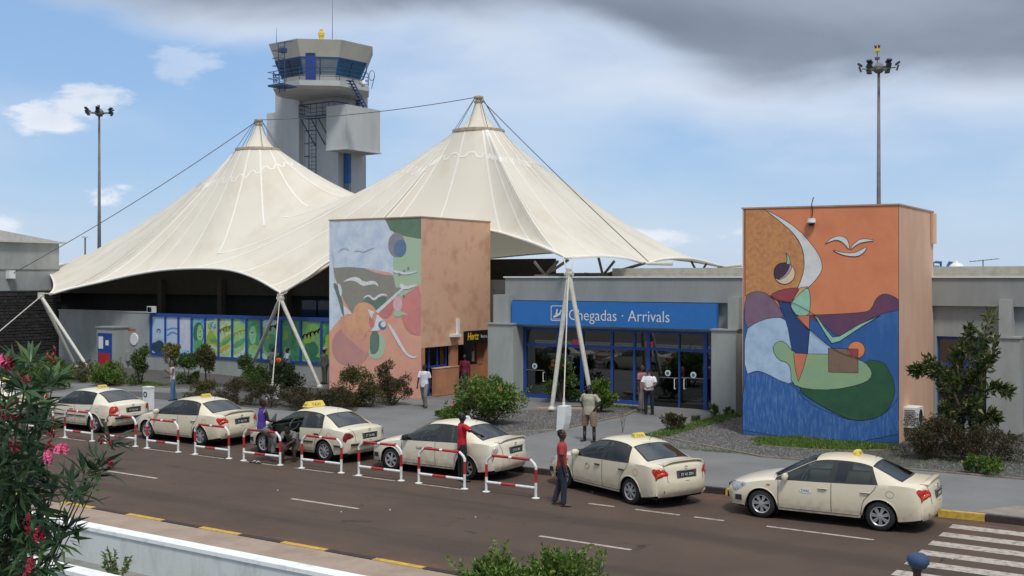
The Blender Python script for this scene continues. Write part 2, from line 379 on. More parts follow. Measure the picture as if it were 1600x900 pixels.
def kerb(u0, u1, step, nf, name, ypat, z, depth=.15, dirn=1):
    root = thing(name, None, None, (u0, nf(u0), 0)); root['kind'] = 'structure'
    u = u0; i = 0; cache = {}
    while u < u1-1e-6:
        a, b = nf(u), nf(min(u+step, 119)); y = ypat(u)
        key = (round(b-a, 3), y)
        if key not in cache:
            q = MB(); g = .012
            q.add([(g, 0, -.01), (step-g, b-a, -.01), (step-g, b-a+depth, -.01), (g, depth, -.01), (g, 0.012, z), (step-g, b-a+.012, z), (step-g, b-a+depth, z), (g, depth, z)],
                  [(0, 1, 5, 4), (1, 2, 6, 5), (2, 3, 7, 6), (3, 0, 4, 7), (4, 5, 6, 7)])
            me = mesh_of(q, 'kerb_stone', m_yel if y else m_kerb); cache[key] = me
        link('kerb_stone', cache[key], root, (u-u0, a-nf(u0), 0)); u += step; i += 1
    return root
kerb(-62, 6, 1.0, lambda u: kn(u)+.0, 'far_kerb', lambda u: (round(u)+100) % 5 == 4 if u < -7 else round(u) in (-6,), .152)
kerb(-45, 0, 1.2, lambda u: 16.0, 'near_kerb', lambda u: (round((u+45)/1.2)) % 2 == 0, .13, .16)
def mark(u0, u1, n0, n1):
    o = struct(MB().quad((u0, n0, .004), (u1, n0, .004), (u1, n1, .004), (u0, n1, .004)), 'road_marking', m_line)
for k in range(-9, 5):
    u = -19.63+k*7.15; 
    if u+2.15 < -6.2 or u > 2: mark(u, u+2.15, 19.76, 19.87)
for k in range(-3, 22):
    if k*1.0: pass
for a, b in [(-13.4+.1, -12.6), (-12.05, -10.92), (-10.56, -9.85), (-8.86, -6.56)]: mark(a, b, 23.28, 23.38)
for k in range(12): mark(-15.9-2.2*k-3.0+.55, -15.9-2.2*k-.95, 23.03, 23.10)
for k in range(8): mark(-5.53, 1.5, 25.78-k*.92-.42, 25.78-k*.92)
# faint patch of older paint, near-side slabs at the crossing
mb = MB(); mb.prism([(-5.3, 26.66), (6, 26.7), (6, 27.9), (-4.6, 27.9)], .15, .158); struct(mb, 'crossing_apron', M('apron_concrete', (.27, .24, .2), .9, scale=2, var=.15, bump=.3))
def bed(name, pts, mat, z=.156, edge=True):
    p = chaikin([(a, b, z) for a, b in pts], 1)
    struct(MB().sheet(p), name, mat)
    if edge:
        p2 = [q for q in p]; q = MB(); k = len(p)
        c = sum((v for v in p), Vector())/k
        for i in range(k):
            a, b = p[i], p[(i+1) % k]; d = (b-a); 
            if d.length < .05: continue
            nrm = Vector((d.y, -d.x, 0)).normalized()*.035
            q.add([a-nrm, b-nrm, b+nrm, a+nrm, a-nrm+Vector((0, 0, .035)), b-nrm+Vector((0, 0, .035)), b+nrm+Vector((0, 0, .035)), a+nrm+Vector((0, 0, .035))],
                  [(0, 1, 5, 4), (1, 2, 6, 5), (2, 3, 7, 6), (3, 0, 4, 7), (4, 5, 6, 7)])
        struct(q, 'bed_edging', m_kerbb)
bed('gravel_bed', [(-24.6, 31.6), (-20.0, 30.9), (-20.0, 40.3), (-22.6, 40.6), (-24.4, 36)], m_grav)
bed('gravel_bed', [(-16.8, 31.2), (2, 31.9), (2, 41.0), (-16.9, 41.0)], m_grav)
bed('gravel_bed', [(-62, 34.7), (-43, 35.0), (-41.3, 37), (-41.3, 41.7), (-62, 41.7)], m_grav)
bed('planting_bed', [(-43.5, 31.9), (-29.0, 31.9), (-29.4, 33.2), (-30.6, 34.8), (-30.6, 37.9), (-35.2, 38.1), (-35.6, 39.3), (-40.8, 39.2), (-40.4, 34), (-43.5, 33.5)], m_grav, edge=False)
g_grass = leafmat('grass_blades', (.04, .10, .015), (.12, .24, .035), (.24, .23, .07))
def leaves(pts, dirs, L_, Wd, mat, name, parent=None, kind='stuff', bend=.25):
    """one mesh of many small folded leaves; pts (n,3) base points, dirs (n,3) directions"""
    n = len(pts); pts = np.asarray(pts, float); d = np.asarray(dirs, float); d /= np.linalg.norm(d, axis=1)[:, None]+1e-9
    r = RNG.normal(size=(n, 3)); s = np.cross(d, r); s /= np.linalg.norm(s, axis=1)[:, None]+1e-9; u = np.cross(s, d)
    L_ = (np.asarray(L_)*RNG.uniform(.65, 1.25, n))[:, None]; Wd = L_*Wd
    a = pts; b = pts+d*L_*.45+s*Wd*.5+u*L_*.05; c = pts+d*L_-u*L_*bend; e = pts+d*L_*.45-s*Wd*.5+u*L_*.05
    v = np.stack([a, b, c, e], 1).reshape(-1, 3)
    me = bpy.data.meshes.new(name); me.vertices.add(4*n); me.vertices.foreach_set('co', v.ravel())
    me.loops.add(4*n); me.loops.foreach_set('vertex_index', np.arange(4*n, dtype=np.int32))
    me.polygons.add(n); me.polygons.foreach_set('loop_start', np.arange(0, 4*n, 4, dtype=np.int32))
    me.materials.append(mat); me.update(calc_edges=True); me.validate()
    o = link(name, me, parent)
    if kind: o['kind'] = kind
    return o
def grass(poly, n, h, label, mat=None):
    xs = [p[0] for p in poly]; ys = [p[1] for p in poly]; P_ = []
    from mathutils.geometry import intersect_point_tri_2d
    tri = tessellate_polygon([[Vector((a, b, 0)) for a, b in poly]])
    while len(P_) < n:
        x, y = random.uniform(min(xs), max(xs)), random.uniform(min(ys), max(ys))
        for t in tri:
            if intersect_point_tri_2d(Vector((x, y)), Vector(poly[t[0]]), Vector(poly[t[1]]), Vector(poly[t[2]])):
                if random.random() < .35+.65*(.5+.5*math.sin(x*3.1+math.sin(y*4.3)*2)): P_.append((x, y, .155))
                break
    d = RNG.normal(size=(n, 3))*.45; d[:, 2] = 1
    o = leaves(P_, d, h, .16, mat or g_grass, 'grass', bend=.3); tag(o, label, 'grass', kind='stuff')
def strip(x0, y0, x1, y1, w): 
    d = Vector((x1-x0, y1-y0)); k = Vector((-d.y, d.x)).normalized()*w/2
    return [(x0+k.x, y0+k.y), (x1+k.x, y1+k.y), (x1-k.x, y1-k.y), (x0-k.x, y0-k.y)]
lawn = [G(*p, .15) for p in ((1172, 690), (1185, 686), (1240, 684), (1300, 690), (1395, 698), (1400, 704), (1310, 706), (1230, 701), (1185, 697))]
lawn = [(p.x, p.y) for p in lawn]
bed('lawn_bed', [(p[0], p[1]) for p in lawn], m_soil, .162)
grass(lawn, 9000, .12, 'oval patch of bright green grass in front of the tall sea mural')
grass(strip(-16.55, 32.6, -16.55, 40.6, .8), 6000, .10, 'strip of green grass along the right side of the arrivals walkway')
grass(strip(-16.6, 31.45, -12.5, 31.55, .35), 900, .07, 'thin weedy grass edging between dark gravel and pavement')
grass([(-9.2, 31.9), (-3.5, 32.1), (-3.5, 40.5), (-9.0, 40.5)], 2600, .10, 'sparse weeds on the bed right of the tall mural block')
grass(strip(-22.3, 40.3, -20.1, 40.2, .5), 900, .10, 'short grass below the arrivals glass by the walkway')
grass([(-58, 35.2), (-44, 35.2), (-44, 36.4), (-58, 36.4)], 4200, .14, 'rough yellow green grass along the far left path')
# gravel stones that stand proud
def stones(poly, n, name, label, sz=.03):
    tri = tessellate_polygon([[Vector((a, b, 0)) for a, b in poly]]); v = []; f = []
    w = []
    for t in tri:
        a, b, c = (Vector(poly[i]) for i in t); w.append(abs((b-a).cross(c-a))/2)
    for _ in range(n):
        t = random.choices(tri, w)[0]; a, b, c = (Vector(poly[i]) for i in t); r1, r2 = random.random(), random.random()
        if r1+r2 > 1: r1, r2 = 1-r1, 1-r2
        p = a+(b-a)*r1+(c-a)*r2; s = sz*random.uniform(.4, 1.3); k = len(v)
        q = [(random.uniform(.6, 1.2)*s) for _ in range(6)]
        v += [(p.x+q[0], p.y, .155), (p.x, p.y+q[1], .155), (p.x-q[2], p.y, .155), (p.x, p.y-q[3], .155), (p.x, p.y, .155+q[4])]
        f += [(k, k+1, k+4), (k+1, k+2, k+4), (k+2, k+3, k+4), (k+3, k, k+4)]
    me = bpy.data.meshes.new(name); me.from_pydata(v, [], f); me.materials.append(M('gravel_stone', (.15, .145, .14), .9, scale=5, var=.1, island=.6)); me.update()
    tag(link(name, me), label, 'gravel', kind='stuff')
stones([(-24.3, 31.8), (-20.1, 31.1), (-20.1, 40), (-24, 37)], 7000, 'gravel', 'loose dark gravel round the right support frame')
stones([(-16.7, 31.5), (-10, 31.6), (-10, 35.3), (-14.5, 35.3), (-14.5, 40), (-16.7, 40)], 8000, 'gravel', 'loose grey gravel beside the tall sea mural')
stones([(-8, 31.9), (-3.5, 32), (-3.5, 36), (-8, 36)], 3000, 'gravel', 'loose gravel at the far right bed')
# ---------------------------------------------------------------- near parapet walls
def wall(name, label, u0, u1, n0, n1, z0, z1, mat, cope=None, over=.03, ch=.07):
    t = thing(name, label, 'wall', ((u0+u1)/2, (n0+n1)/2, z0))
    MB().box(u0, u1, n0, n1, z0, z1).build('wall_face', mat, t, world=True)
    if cope: MB().box(u0-.01, u1+.01, n0-over, n1+over, z1, z1+ch).build('coping', cope, t, world=True)
    return t
wall('parapet_wall', 'low white parapet wall with white coping between the street and the planting strip', -60, -8.6, 13.28, 13.5, -.05, .60, m_whitew, m_cope)
wall('parapet_wall', 'second white parapet wall with white coping nearest the camera at bottom left', -60, -9.0, 11.12, 11.34, -.05, .60, m_whitew, m_cope)
struct(MB().quad((-60, 11.34, -.005), (-8.6, 11.34, -.005), (-8.6, 13.28, -.005), (-60, 13.28, -.005)), 'near_strip', M('strip_concrete', (.25, .25, .23), .9, scale=1.2, var=.2, bump=.3))
# ---------------------------------------------------------------- left end: upper grey hall on dark stone wall
L0 = Vector((-64.4, 43.7))
def bld_left():
    t = thing('side_building', 'grey flat topped building at far left above the dark stone wall', 'building', (-64.0, 43, 0))
    MB().box(-90, -64.3, 30, 44.0, 4.6, 7.6).build('wall', m_wgrey, t, world=True)
    r = MB(); r.box(-90.3, -64.0, 29.7, 44.3, 7.6, 7.72); r.build('roof_edge', M('pale_roof', (.5, .5, .47), .7, var=.1), t, world=True)
    r = MB(); r.add([(-90, 30, 7.72), (-64.2, 30, 7.72), (-64.2, 44, 7.72), (-90, 44, 7.72), (-90, 38, 8.6), (-64.2, 38, 8.6)], [(0, 1, 5, 4), (3, 4, 5, 2), (1, 2, 5), (0, 4, 3)])
    r.build('roof', M('pale_roof', (.5, .5, .47), .7, var=.1), t, world=True)
    MB().box(-90, -64.25, 33.9, 44.02, 5.9, 5.94).build('joint', m_steel, t, world=True)
    b = MB().box(-64.3, -63.9, 40.3, 40.7, 5.35, 5.85); b.build('cable_bracket', m_white, t, world=True)
    MB().tube([(-70, 40, 8.3), (-70, 40, 9.0)], .04).build('roof_vent', m_white, t, world=True)
bld_left()
def stone_wall():
    t = thing('stone_wall', 'dark rough lava stone wall at the left edge under the grey building', 'wall', (-64, 38, 0))
    MB().box(-90, -64.12, 29.9, 44.02, 0, 4.6).build('wall_core', m_mort, t, world=True)
    q = MB(); z = 0.05
    while z < 4.5:
        h = random.uniform(.16, .26); y = 30.0
        while y < 44:
            w = random.uniform(.2, .5)
            o = random.uniform(.01, .05); y1 = min(y+w-.02, 44.0); z1 = min(z+h-.02, 4.58)
            if y1-y > .06: q.add([(-64.13, y, z), (-64.13, y1, z), (-64.13, y1, z1), (-64.13, y, z1), (-64.1+o, y+.02, z+.02), (-64.1+o, y1-.02, z+.02), (-64.1+o, y1-.02, z1-.02), (-64.1+o, y+.02, z1-.02)],
                  [(0, 1, 5, 4), (1, 2, 6, 5), (2, 3, 7, 6), (3, 0, 4, 7), (4, 5, 6, 7)])
            y += w
        z += h
    o = q.build('stones', m_stone, t, world=True); o['kind'] = 'stuff'
stone_wall()
# ---------------------------------------------------------------- low terminal wall with poster windows
def squiggle(mb, pts, w, axis='n', y=0.):
    """flat painted stroke through points given on the wall plane"""
    P_ = cr([Vector((p[0], 0, p[1])) for p in pts], 5)
    for i in range(len(P_)-1):
        a, b = P_[i], P_[i+1]; d = b-a
        if d.length < 1e-5: continue
        k = Vector((-d.z, 0, d.x)).normalized()*w/2
        mb.add([a+k, b+k, b-k, a-k], [(0, 1, 2, 3)])
    for i, v in enumerate(mb.v):
        mb.v[i] = (v[0], y, v[2])
def low_wall():
    n = 41.9
    t = thing('terminal_side_wall', 'long low grey wall under the tent carrying the row of green poster windows', 'wall', (-50, n, .15))
    MB().box(-61.25, -52.62, n, n+.3, .15, 3.38).build('wall', m_wgrey, t, world=True)
    MB().box(-52.62, -35.3, n, n+.3, .15, 1.0).build('wall', m_wgrey, t, world=True)
    MB().box(-61.3, -52.62, n-.03, n+.33, 3.38, 3.46).build('coping', m_wgrey, t, world=True)
    MB().box(-52.62, -35.3, n+.3, n+.5, .15, 3.3).build('back_board', m_dark, t, world=True)
    # panes from the photograph: edges of the blue posts
    xs = [237, 259, 279.5, 300, 321, 342, 363.5, 385.5, 409, 437, 470.5, 502.5, 536]
    us = [N(x, 500, n).x for x in xs]
    q = MB(); q.box(us[0]-.12, us[-1], n-.06, n+.1, 3.20, 3.38); q.box(us[0]-.12, us[-1], n-.06, n+.1, 1.0, 1.12)
    q.build('frame', m_frame, t, world=True)
    for i, u in enumerate(us):
        w = .26 if i == 9 else .12
        MB().box(u-w/2-(0.06 if i == 0 else 0), u+w/2, n-.062, n+.1, 1.12, 3.20).build('window_post', m_frame, t, world=True)
    B = {'sky': srgb(165, 200, 228), 'pale': srgb(190, 195, 215), 'green': srgb(96, 160, 112), 'dgreen': srgb(58, 118, 84), 'lime': srgb(150, 180, 60), 'mint': srgb(150, 200, 150), 'cream': srgb(190, 205, 180), 'navy': srgb(50, 70, 90), 'blue': srgb(90, 150, 205), 'yel': srgb(190, 170, 40), 'wht': srgb(205, 215, 215), 'teal': srgb(50, 120, 110)}
    def pm(k, k2=None):
        return M('print_'+k+(k2 or ''), B[k], .35, scale=3.5, col2=B[k2] if k2 else None, var=.1)
    base = [('sky', 'pale'), ('pale', 'sky'), ('pale', 'wht'), ('blue', 'mint'), ('cream', 'lime'), ('cream', 'lime'), ('mint', 'lime'), ('green', 'dgreen'), ('mint', 'green'), ('dgreen', 'green'), ('green', 'lime'), ('dgreen', 'green')]
    def ell(cx, cz, rx, rz, k=18, wob=0.): return [(cx+rx*math.cos(2*PI*i/k)*(1+wob*math.sin(3*i)), cz+rz*math.sin(2*PI*i/k)*(1+wob*math.cos(2*i))) for i in range(k)]
    shapes = {0: [('navy', [(0, 0), (1, 0), (1, .22), (.75, .34), (.5, .36), (.2, .28), (0, .3)]), ('navy', ell(.5, .6, .16, .07)), ('pale', ell(.5, .58, .1, .055)), ('pale', [(.1, .36), (.5, .46), (.95, .42), (.9, .36), (.5, .4), (.2, .31)])],
              1: [('blue', [(0, .5), (.5, .62), (1, .55), (1, .5), (.5, .57), (.1, .46)]), ('blue', [(0, .66), (.5, .72), (1, .7), (1, .66), (.5, .68), (0, .62)])],
              2: [('sky', [(0, 0), (1, 0), (1, .12), (.5, .16), (0, .1)])],
              3: [('dgreen', ell(.5, .58, .45, .3)), ('mint', ell(.62, .58, .26, .23)), ('green', ell(.5, .25, .4, .16, wob=.1)), ('dgreen', ell(.66, .64, .05, .015)), ('dgreen', ell(.62, .5, .09, .012))],
              4: [('lime', [(0, .45), (.3, .7), (.7, .6), (1, .35), (1, .2), (.6, .33), (0, .3)]), ('blue', [(0, .9), (.9, 1), (0, 1)]), ('green', ell(.6, .42, .3, .05, wob=.2)), ('lime', ell(.3, .78, .16, .08, wob=.2))],
              5: [('lime', [(0, .2), (1, .45), (1, .65), (0, .4)]), ('green', [(.1, .35), (.9, .52), (.8, .42), (.3, .28)]), ('yel', [(0, .08), (.7, .22), (.9, .35), (0, .2)]), ('lime', ell(.5, .72, .3, .07, wob=.2))],
              6: [('green', [(0, .35), (1, .55), (1, .42), (.4, .26), (0, .22)]), ('wht', [(0, .05), (.7, .14), (1, .36), (1, .1), (.5, 0), (0, 0)]), ('teal', [(.2, 0), (1, .1), (1, 0)]), ('blue', [(.4, 1), (1, .85), (1, 1)])],
              7: [('mint', ell(.4, .6, .26, .24, wob=.05)), ('dgreen', ell(.35, .66, .1, .02)), ('mint', [(.1, .3), (.6, .38), (1, .2), (1, 0), (.1, 0)]), ('lime', ell(.5, .28, .2, .06, wob=.3))],
              8: [('green', ell(.5, .4, .46, .25, wob=.08)), ('wht', [(0, .75), (1, .9), (1, 1), (0, 1)]), ('dgreen', ell(.6, .3, .2, .1, wob=.2)), ('lime', ell(.3, .55, .2, .05, wob=.3)), ('wht', [(0, 0), (.4, 0), (.2, .12), (0, .16)])],
              9: [('green', ell(.3, .5, .25, .4, wob=.1)), ('mint', ell(.3, .2, .2, .14, wob=.2)), ('lime', ell(.25, .62, .1, .12, wob=.2))],
              10: [('lime', [(.55, 0), (1, 0), (1, .5), (.8, .3)]), ('dgreen', ell(.5, .3, .4, .2, wob=.12)), ('teal', ell(.7, .06, .3, .07)), ('lime', ell(.3, .5, .2, .06, wob=.2))],
              11: [('lime', ell(.4, .4, .3, .3, wob=.2))]}
    for i in range(12):
        a, b = us[i]+.06, us[i+1]-.06
        if i == 9: a += .07
        if i == 8: b -= .07
        z0, z1 = 1.12, 3.20
        p = MB().box(a, b, n+.0, n+.05, z0, z1).build('poster_pane', pm(*base[i]), t, world=True)
        for j, (k, pts) in enumerate(shapes.get(i, [])):
            P_ = chaikin([(a+(b-a)*min(max(x, 0), 1), n-.003*(j+1), z0+(z1-z0)*min(max(z, 0), 1)) for x, z in pts], 1)
            tri = tessellate_polygon([[Vector((v.x, v.z, 0)) for v in P_]])
            q = MB().add(P_, tri); o = q.build('print', pm(k), None, org=(0, 0, 0)); o.parent = p; o.location = -Vector(t.location)
    ylw = M('print_yellow', (.7, .5, .03), .4, var=.05); red = M('print_orange_red', (.65, .09, .03), .5, var=.05)
    def script(pa, cx, cz, w, h, mat, k=4, rise=.25, wd=.06):
        q = MB(); pts = []
        for i in range(k*4+1):
            f_ = i/(k*4); ph = i*PI/2+(.5 if i % 8 < 4 else 0); pts.append((cx-w/2+w*f_+.30*w/k*math.sin(ph), cz+h*(.5 if i % 12 < 8 else .85)*math.cos(ph)*.6+rise*w*(f_-.5)))
        squiggle(q, pts, wd, y=n-.02)
        q.build('script_lettering', mat, t, world=True)
    def cxz(x, y): v = N(x, y, n); return v.x, v.z
    for x, y, w, m_, k in ((431, 510, 1.1, m_black, 3), (430, 511, 1.1, ylw, 3), (486, 522, 1.3, m_black, 5), (485, 523, 1.3, ylw, 5), (374, 519, 1.0, ylw, 4), (352, 514, .9, M('print_brown', (.2, .12, .05), .5, var=0), 4)):
        a, b = cxz(x, y); script(None, a, b, w, .26, m_, k, .3, .075 if m_ is m_black else .05)
    a, b = cxz(334, 508); [text(ch_, .5, M('print_blue', (.03, .12, .5), .5, var=0), t, Vector((a-.3+dx_, n-.02, b-.15))-Vector(t.location), (R(90), 0, 0), ext=.002) for ch_, dx_ in (('K', 0), ('a', .31))]
    # small things on the plain wall
    s = N(203, 516, n); o = MB(); 
    squiggle(o, [(s.x-.6, s.z), (s.x-.5, s.z+.25), (s.x-.45, s.z-.05), (s.x-.2, s.z+.2), (s.x-.15, s.z-.02), (s.x+.0, s.z+.1), (s.x+.1, s.z-.02), (s.x+.2, s.z+.1), (s.x+.32, s.z-.02), (s.x+.42, s.z+.09), (s.x+.55, s.z-.03)], .07, y=n-.02)
    tag(o.build('wall_lettering', red), 'small orange red handwritten word on the grey wall above the round disc', 'lettering')
    d = N(210, 530, n); tag(MB().lathe([(0.03, -.05), (.34, -.05), (.36, -.02), (.36, 0)], (d.x, n-.0, d.z), 'Y', 24).build('wall_disc', m_pwhite), 'round pale disc fixed to the low grey wall', 'disc')
    d = N(198, 556, n); b = thing('meter_box', 'small grey meter box low on the grey wall', 'box', (d.x, n-.1, d.z))
    MB().box(-.36, .36, -.1, .1, -.28, .28).build('case', m_wgrey, b); MB().box(-.3, .3, -.115, -.1, -.22, .22).build('cover', m_fascia, b)
    d = N(237, 484, n-.2); b = thing('floodlight', 'small white floodlight on the wall top at the corner of the poster windows', 'light', (d.x, d.y, d.z))
    MB().box(-.22, .22, -.15, .15, -.16, .2).build('lamp_housing', m_white, b); MB().box(-.18, .18, -.16, -.15, -.12, .16).build('lamp_glass', g_door, b)
    MB().tube([(0, .1, -.1), (0, .25, -.35)], .03).build('bracket', m_steel, b)
low_wall()
def kiosk():
    u = N(162, 576, 40.8).x; t = thing('phone_kiosk', 'grey kiosk cabinet with blue and red front panel against the grey wall', 'kiosk', (u, 40.9, .15))
    MB().box(-.78, .78, 0, 1.0, 0, 2.35).build('cabinet', m_wgrey, t)
    MB().box(-.84, .84, -.06, 1.0, 2.35, 2.43).build('cabinet_roof', m_fascia, t)
    MB().box(-.62, .62, -.05, 0, .05, 2.05).build('door_frame', m_frame, t)
    MB().box(-.52, -.12, -.07, -.05, 1.15, 1.85).build('notice', m_white, t)
    MB().box(.12, .38, -.07, -.05, 1.35, 1.65).build('notice', m_white, t)
    MB().box(-.5, .5, -.07, -.05, .1, .9).build('red_panel', m_red, t)
kiosk()
# ---------------------------------------------------------------- dark hall behind the low wall
def hall():
    t = thing('terminal_hall', 'dark open hall of the terminal seen beneath the white tent', 'building', (-45, 48, 0))
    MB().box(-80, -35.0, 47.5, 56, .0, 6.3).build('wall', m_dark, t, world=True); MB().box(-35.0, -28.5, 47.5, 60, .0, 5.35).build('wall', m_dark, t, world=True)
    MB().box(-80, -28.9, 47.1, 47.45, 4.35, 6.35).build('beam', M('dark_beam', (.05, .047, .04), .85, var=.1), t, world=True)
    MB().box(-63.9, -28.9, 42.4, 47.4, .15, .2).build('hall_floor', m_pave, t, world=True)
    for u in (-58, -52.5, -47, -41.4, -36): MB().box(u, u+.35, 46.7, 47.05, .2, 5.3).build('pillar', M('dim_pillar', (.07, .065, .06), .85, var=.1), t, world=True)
    g = MB(); us = np.linspace(-46, -31, 13)
    for a, b in zip(us[:-1], us[1:]):
        MB().box(a+.06, b-.06, 47.2, 47.24, 3.0, 4.1).build('window', m_twin, t, world=True)
    # wing joining hall and arrivals, with a blue window slot
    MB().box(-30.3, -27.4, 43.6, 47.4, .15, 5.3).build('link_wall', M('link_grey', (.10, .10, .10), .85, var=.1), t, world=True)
    MB().box(-29.4, -28.5, 43.5, 43.6, 3.4, 4.6).build('blue_window', m_frame, t, world=True)
    MB().box(-63.9, -28.5, 60.0, 60.2, 5.3, 5.7).build('roof_edge', m_fascia, t, world=True)
hall()
# ---------------------------------------------------------------- arrivals building
def arrivals():
    t = thing('arrivals_hall', 'grey arrivals building with blue glazed doors behind the support frame', 'building', (-20, 41.2, 0))
    def B(name, mat, *a): return MB().box(*a).build(name, mat, t, world=True)
    B('fascia', m_fascia, -27.6, 8, 41.0, 60, 4.42, 5.40)
    B('cornice', m_white, -27.66, 8.02, 40.94, 60.0, 5.40, 5.46)
    B('roof_kerb', M('pale_roof_kerb', (.36, .34, .28), .8, var=.12), -25.5, 8, 47, 59.9, 5.46, 5.85)
    B('wall', m_wgrey, -27.6, -26.9, 41.25, 47, .15, 4.42)
    B('wall', m_wgrey, -17.75, -9.4, 41.25, 60, .15, 4.42)
    B('lintel', m_wgrey, -26.9, -17.75, 41.25, 41.8, 3.25, 4.42)
    B('lintel', m_wgrey, -9.4, 8, 41.25, 41.8, 3.34, 4.42)
    B('wall', m_wgrey, -27.6, -27.3, 47, 60, .15, 4.42)
    for a, b in ((-28.22, -26.88), (-17.64, -16.63), (-7.62, -6.57), (-.8, .4)):
        c = B('column', m_col, a, b, 40.55, 41.35, .15, 3.36); MB().box(a-.03, b+.03, 40.5, 41.3, 3.36, 3.42).build('column_cap', m_col, t, world=True)
    for a, b in ((-28.0, -27.2), (-17.0, -16.55), (-7.25, -6.85)): B('pilaster', m_col, a, b, 40.65, 41.24, 3.42, 4.66)
    # interior
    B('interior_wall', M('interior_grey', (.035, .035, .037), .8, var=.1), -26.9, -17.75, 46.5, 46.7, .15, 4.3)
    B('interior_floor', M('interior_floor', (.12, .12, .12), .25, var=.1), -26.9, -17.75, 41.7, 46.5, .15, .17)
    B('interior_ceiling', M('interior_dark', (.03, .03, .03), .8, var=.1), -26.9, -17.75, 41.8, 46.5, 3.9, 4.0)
    B('counter', M('counter', (.12, .10, .08), .6, var=.1), -24.5, -21.8, 44.5, 45.2, .17, 1.2)
    # sign board
    s = B('sign_board', m_blue, -27.12, -17.52, 40.78, 40.98, 3.37, 4.39)
    B('sign_trim', m_steel, -27.14, -17.50, 40.80, 40.96, 3.33, 3.37)
    ly = 40.77
    a, b = N(888, 500, ly), N(1046, 500, ly)
    tx = text('Chegadas \u00b7 Arrivals', .66, m_white, t, Vector((a.x, ly, a.z-.0))-Vector(t.location), (R(90), 0, 0), ext=.003, bold=-.004)
    w = max(v.co.x for v in tx.data.vertices); tx.scale = ((b.x-a.x)/w, 1.0, 1)
    # pictogram: rounded square with a plane coming down
    p0, p1 = N(860, 478, ly), N(882, 501, ly)
    q = MB(); cx, cz, h = (p0.x+p1.x)/2, (p0.z+p1.z)/2, .33
    def rr(r, k):
        out = []
        for i in range(4):
            for j in range(5):
                an = PI/2*i+PI/2*j/4; ox = (r-.08)*(1 if i in (0, 3) else -1); oz = (r-.08)*(1 if i < 2 else -1)
                out.append((cx+ox+.08*math.cos(an), ly, cz+oz+.08*math.sin(an)))
        return out
    o_, i_ = rr(h, 0), rr(h-.035, 0); k = len(o_)
    q.add(o_+i_, [(j, (j+1) % k, k+(j+1) % k, k+j) for j in range(k)])
    pp = [(-.22, .17), (-.17, .17), (-.1, .05), (.0, .0), (-.02, .2), (.04, .2), (.1, -.04), (.2, -.1), (.22, -.16), (.14, -.17), (-.02, -.11), (-.14, -.04)]
    pp = [(cx-x, ly, cz+z-.02) for x, z in pp]
    q.add(pp, tessellate_polygon([[Vector((v[0], v[2], 0)) for v in pp]]))
    q.add([(cx-.24, ly, cz-.26), (cx+.2, ly, cz-.26), (cx+.2, ly, cz-.235), (cx-.24, ly, cz-.235)], [(0, 1, 2, 3)])
    q.build('arrivals_symbol', m_white, t, world=True, fix=False)
    # glazing: posts, transom, panes
    n = 41.45; posts = [-26.88, -26.42, -25.0, -24.03, -22.95, -22.4, -21.4, -20.5, -18.35, -17.8]
    xs = [(806, .12), (821, .16), (872, .10), (910, .16), (957, .10), (992, .10), (1014, .16), (1062, .06), (1103, .16), (1113, .1)]
    U_ = [(N(x, 560, n).x, w) for x, w in xs]
    for u, w in U_: MB().box(u-w/2, u+w/2, n-.07, n+.07, .15, 3.25).build('door_post', m_frame, t, world=True)
    for (a, wa), (b, wb) in zip(U_[:-1], U_[1:]):
        B('transom', m_frame, a+wa/2, b-wb/2, n-.06, n+.06, 2.42, 2.54)
        B('head_rail', m_frame, a+wa/2, b-wb/2, n-.06, n+.06, 3.13, 3.25)
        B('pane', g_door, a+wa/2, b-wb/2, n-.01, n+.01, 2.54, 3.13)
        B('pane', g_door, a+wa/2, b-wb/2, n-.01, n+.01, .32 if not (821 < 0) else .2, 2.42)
        B('bottom_rail', m_frame if not (b > -19.8 and a < -18) else m_black, a+wa/2, b-wb/2, n-.06, n+.06, .15, .32)
    # push bars, pulls and round stickers on the leaves
    for x, y in ((835, 572), (1043, 583), (1083, 586)):
        d = N(x, y, n-.05); e = MB().lathe([(.01, -.01), (.125, -.01), (.125, 0)], (d.x, n-.02, d.z), 'Y', 20).build('sticker', m_white, t, world=True)
        MB().lathe([(.01, -.01), (.07, -.01), (.07, 0)], (d.x, n-.032, d.z), 'Y', 16).build('sticker_centre', M('sticker_teal', (.03, .2, .28), .5, var=0), t, world=True)
    for x0, x1, y in ((822, 850, 579), (1031, 1060, 591), (1065, 1100, 592)):
        a, b = N(x0, y, n-.09), N(x1, y, n-.09); MB().tube([(a.x, n-.1, b.z), (b.x, n-.1, b.z)], .018).build('push_bar', m_steel, t, world=True)
    for x, y in ((849, 589), (1054, 600), (1069, 600)):
        a = N(x, y, n-.1); MB().tube([(a.x, n-.03, a.z-.2), (a.x, n-.12, a.z-.2), (a.x, n-.12, a.z+.2), (a.x, n-.03, a.z+.2)], .018).build('door_pull', m_white, t, world=True)
    pk = M('pink_poster', (.75, .06, .16), .5, var=.05)
    for x0, x1, y0, y1 in ((895, 906, 530, 543), (1008, 1021, 534, 547)):
        a, b = N(x0, y1, n-.02), N(x1, y0, n-.02); B('pink_poster', pk, a.x, b.x, n-.03, n-.015, a.z, b.z)
    # right wing windows beyond the mural block
    B('wing_back', m_dark, -9.4, 8, 42.6, 42.7, .15, 3.4)
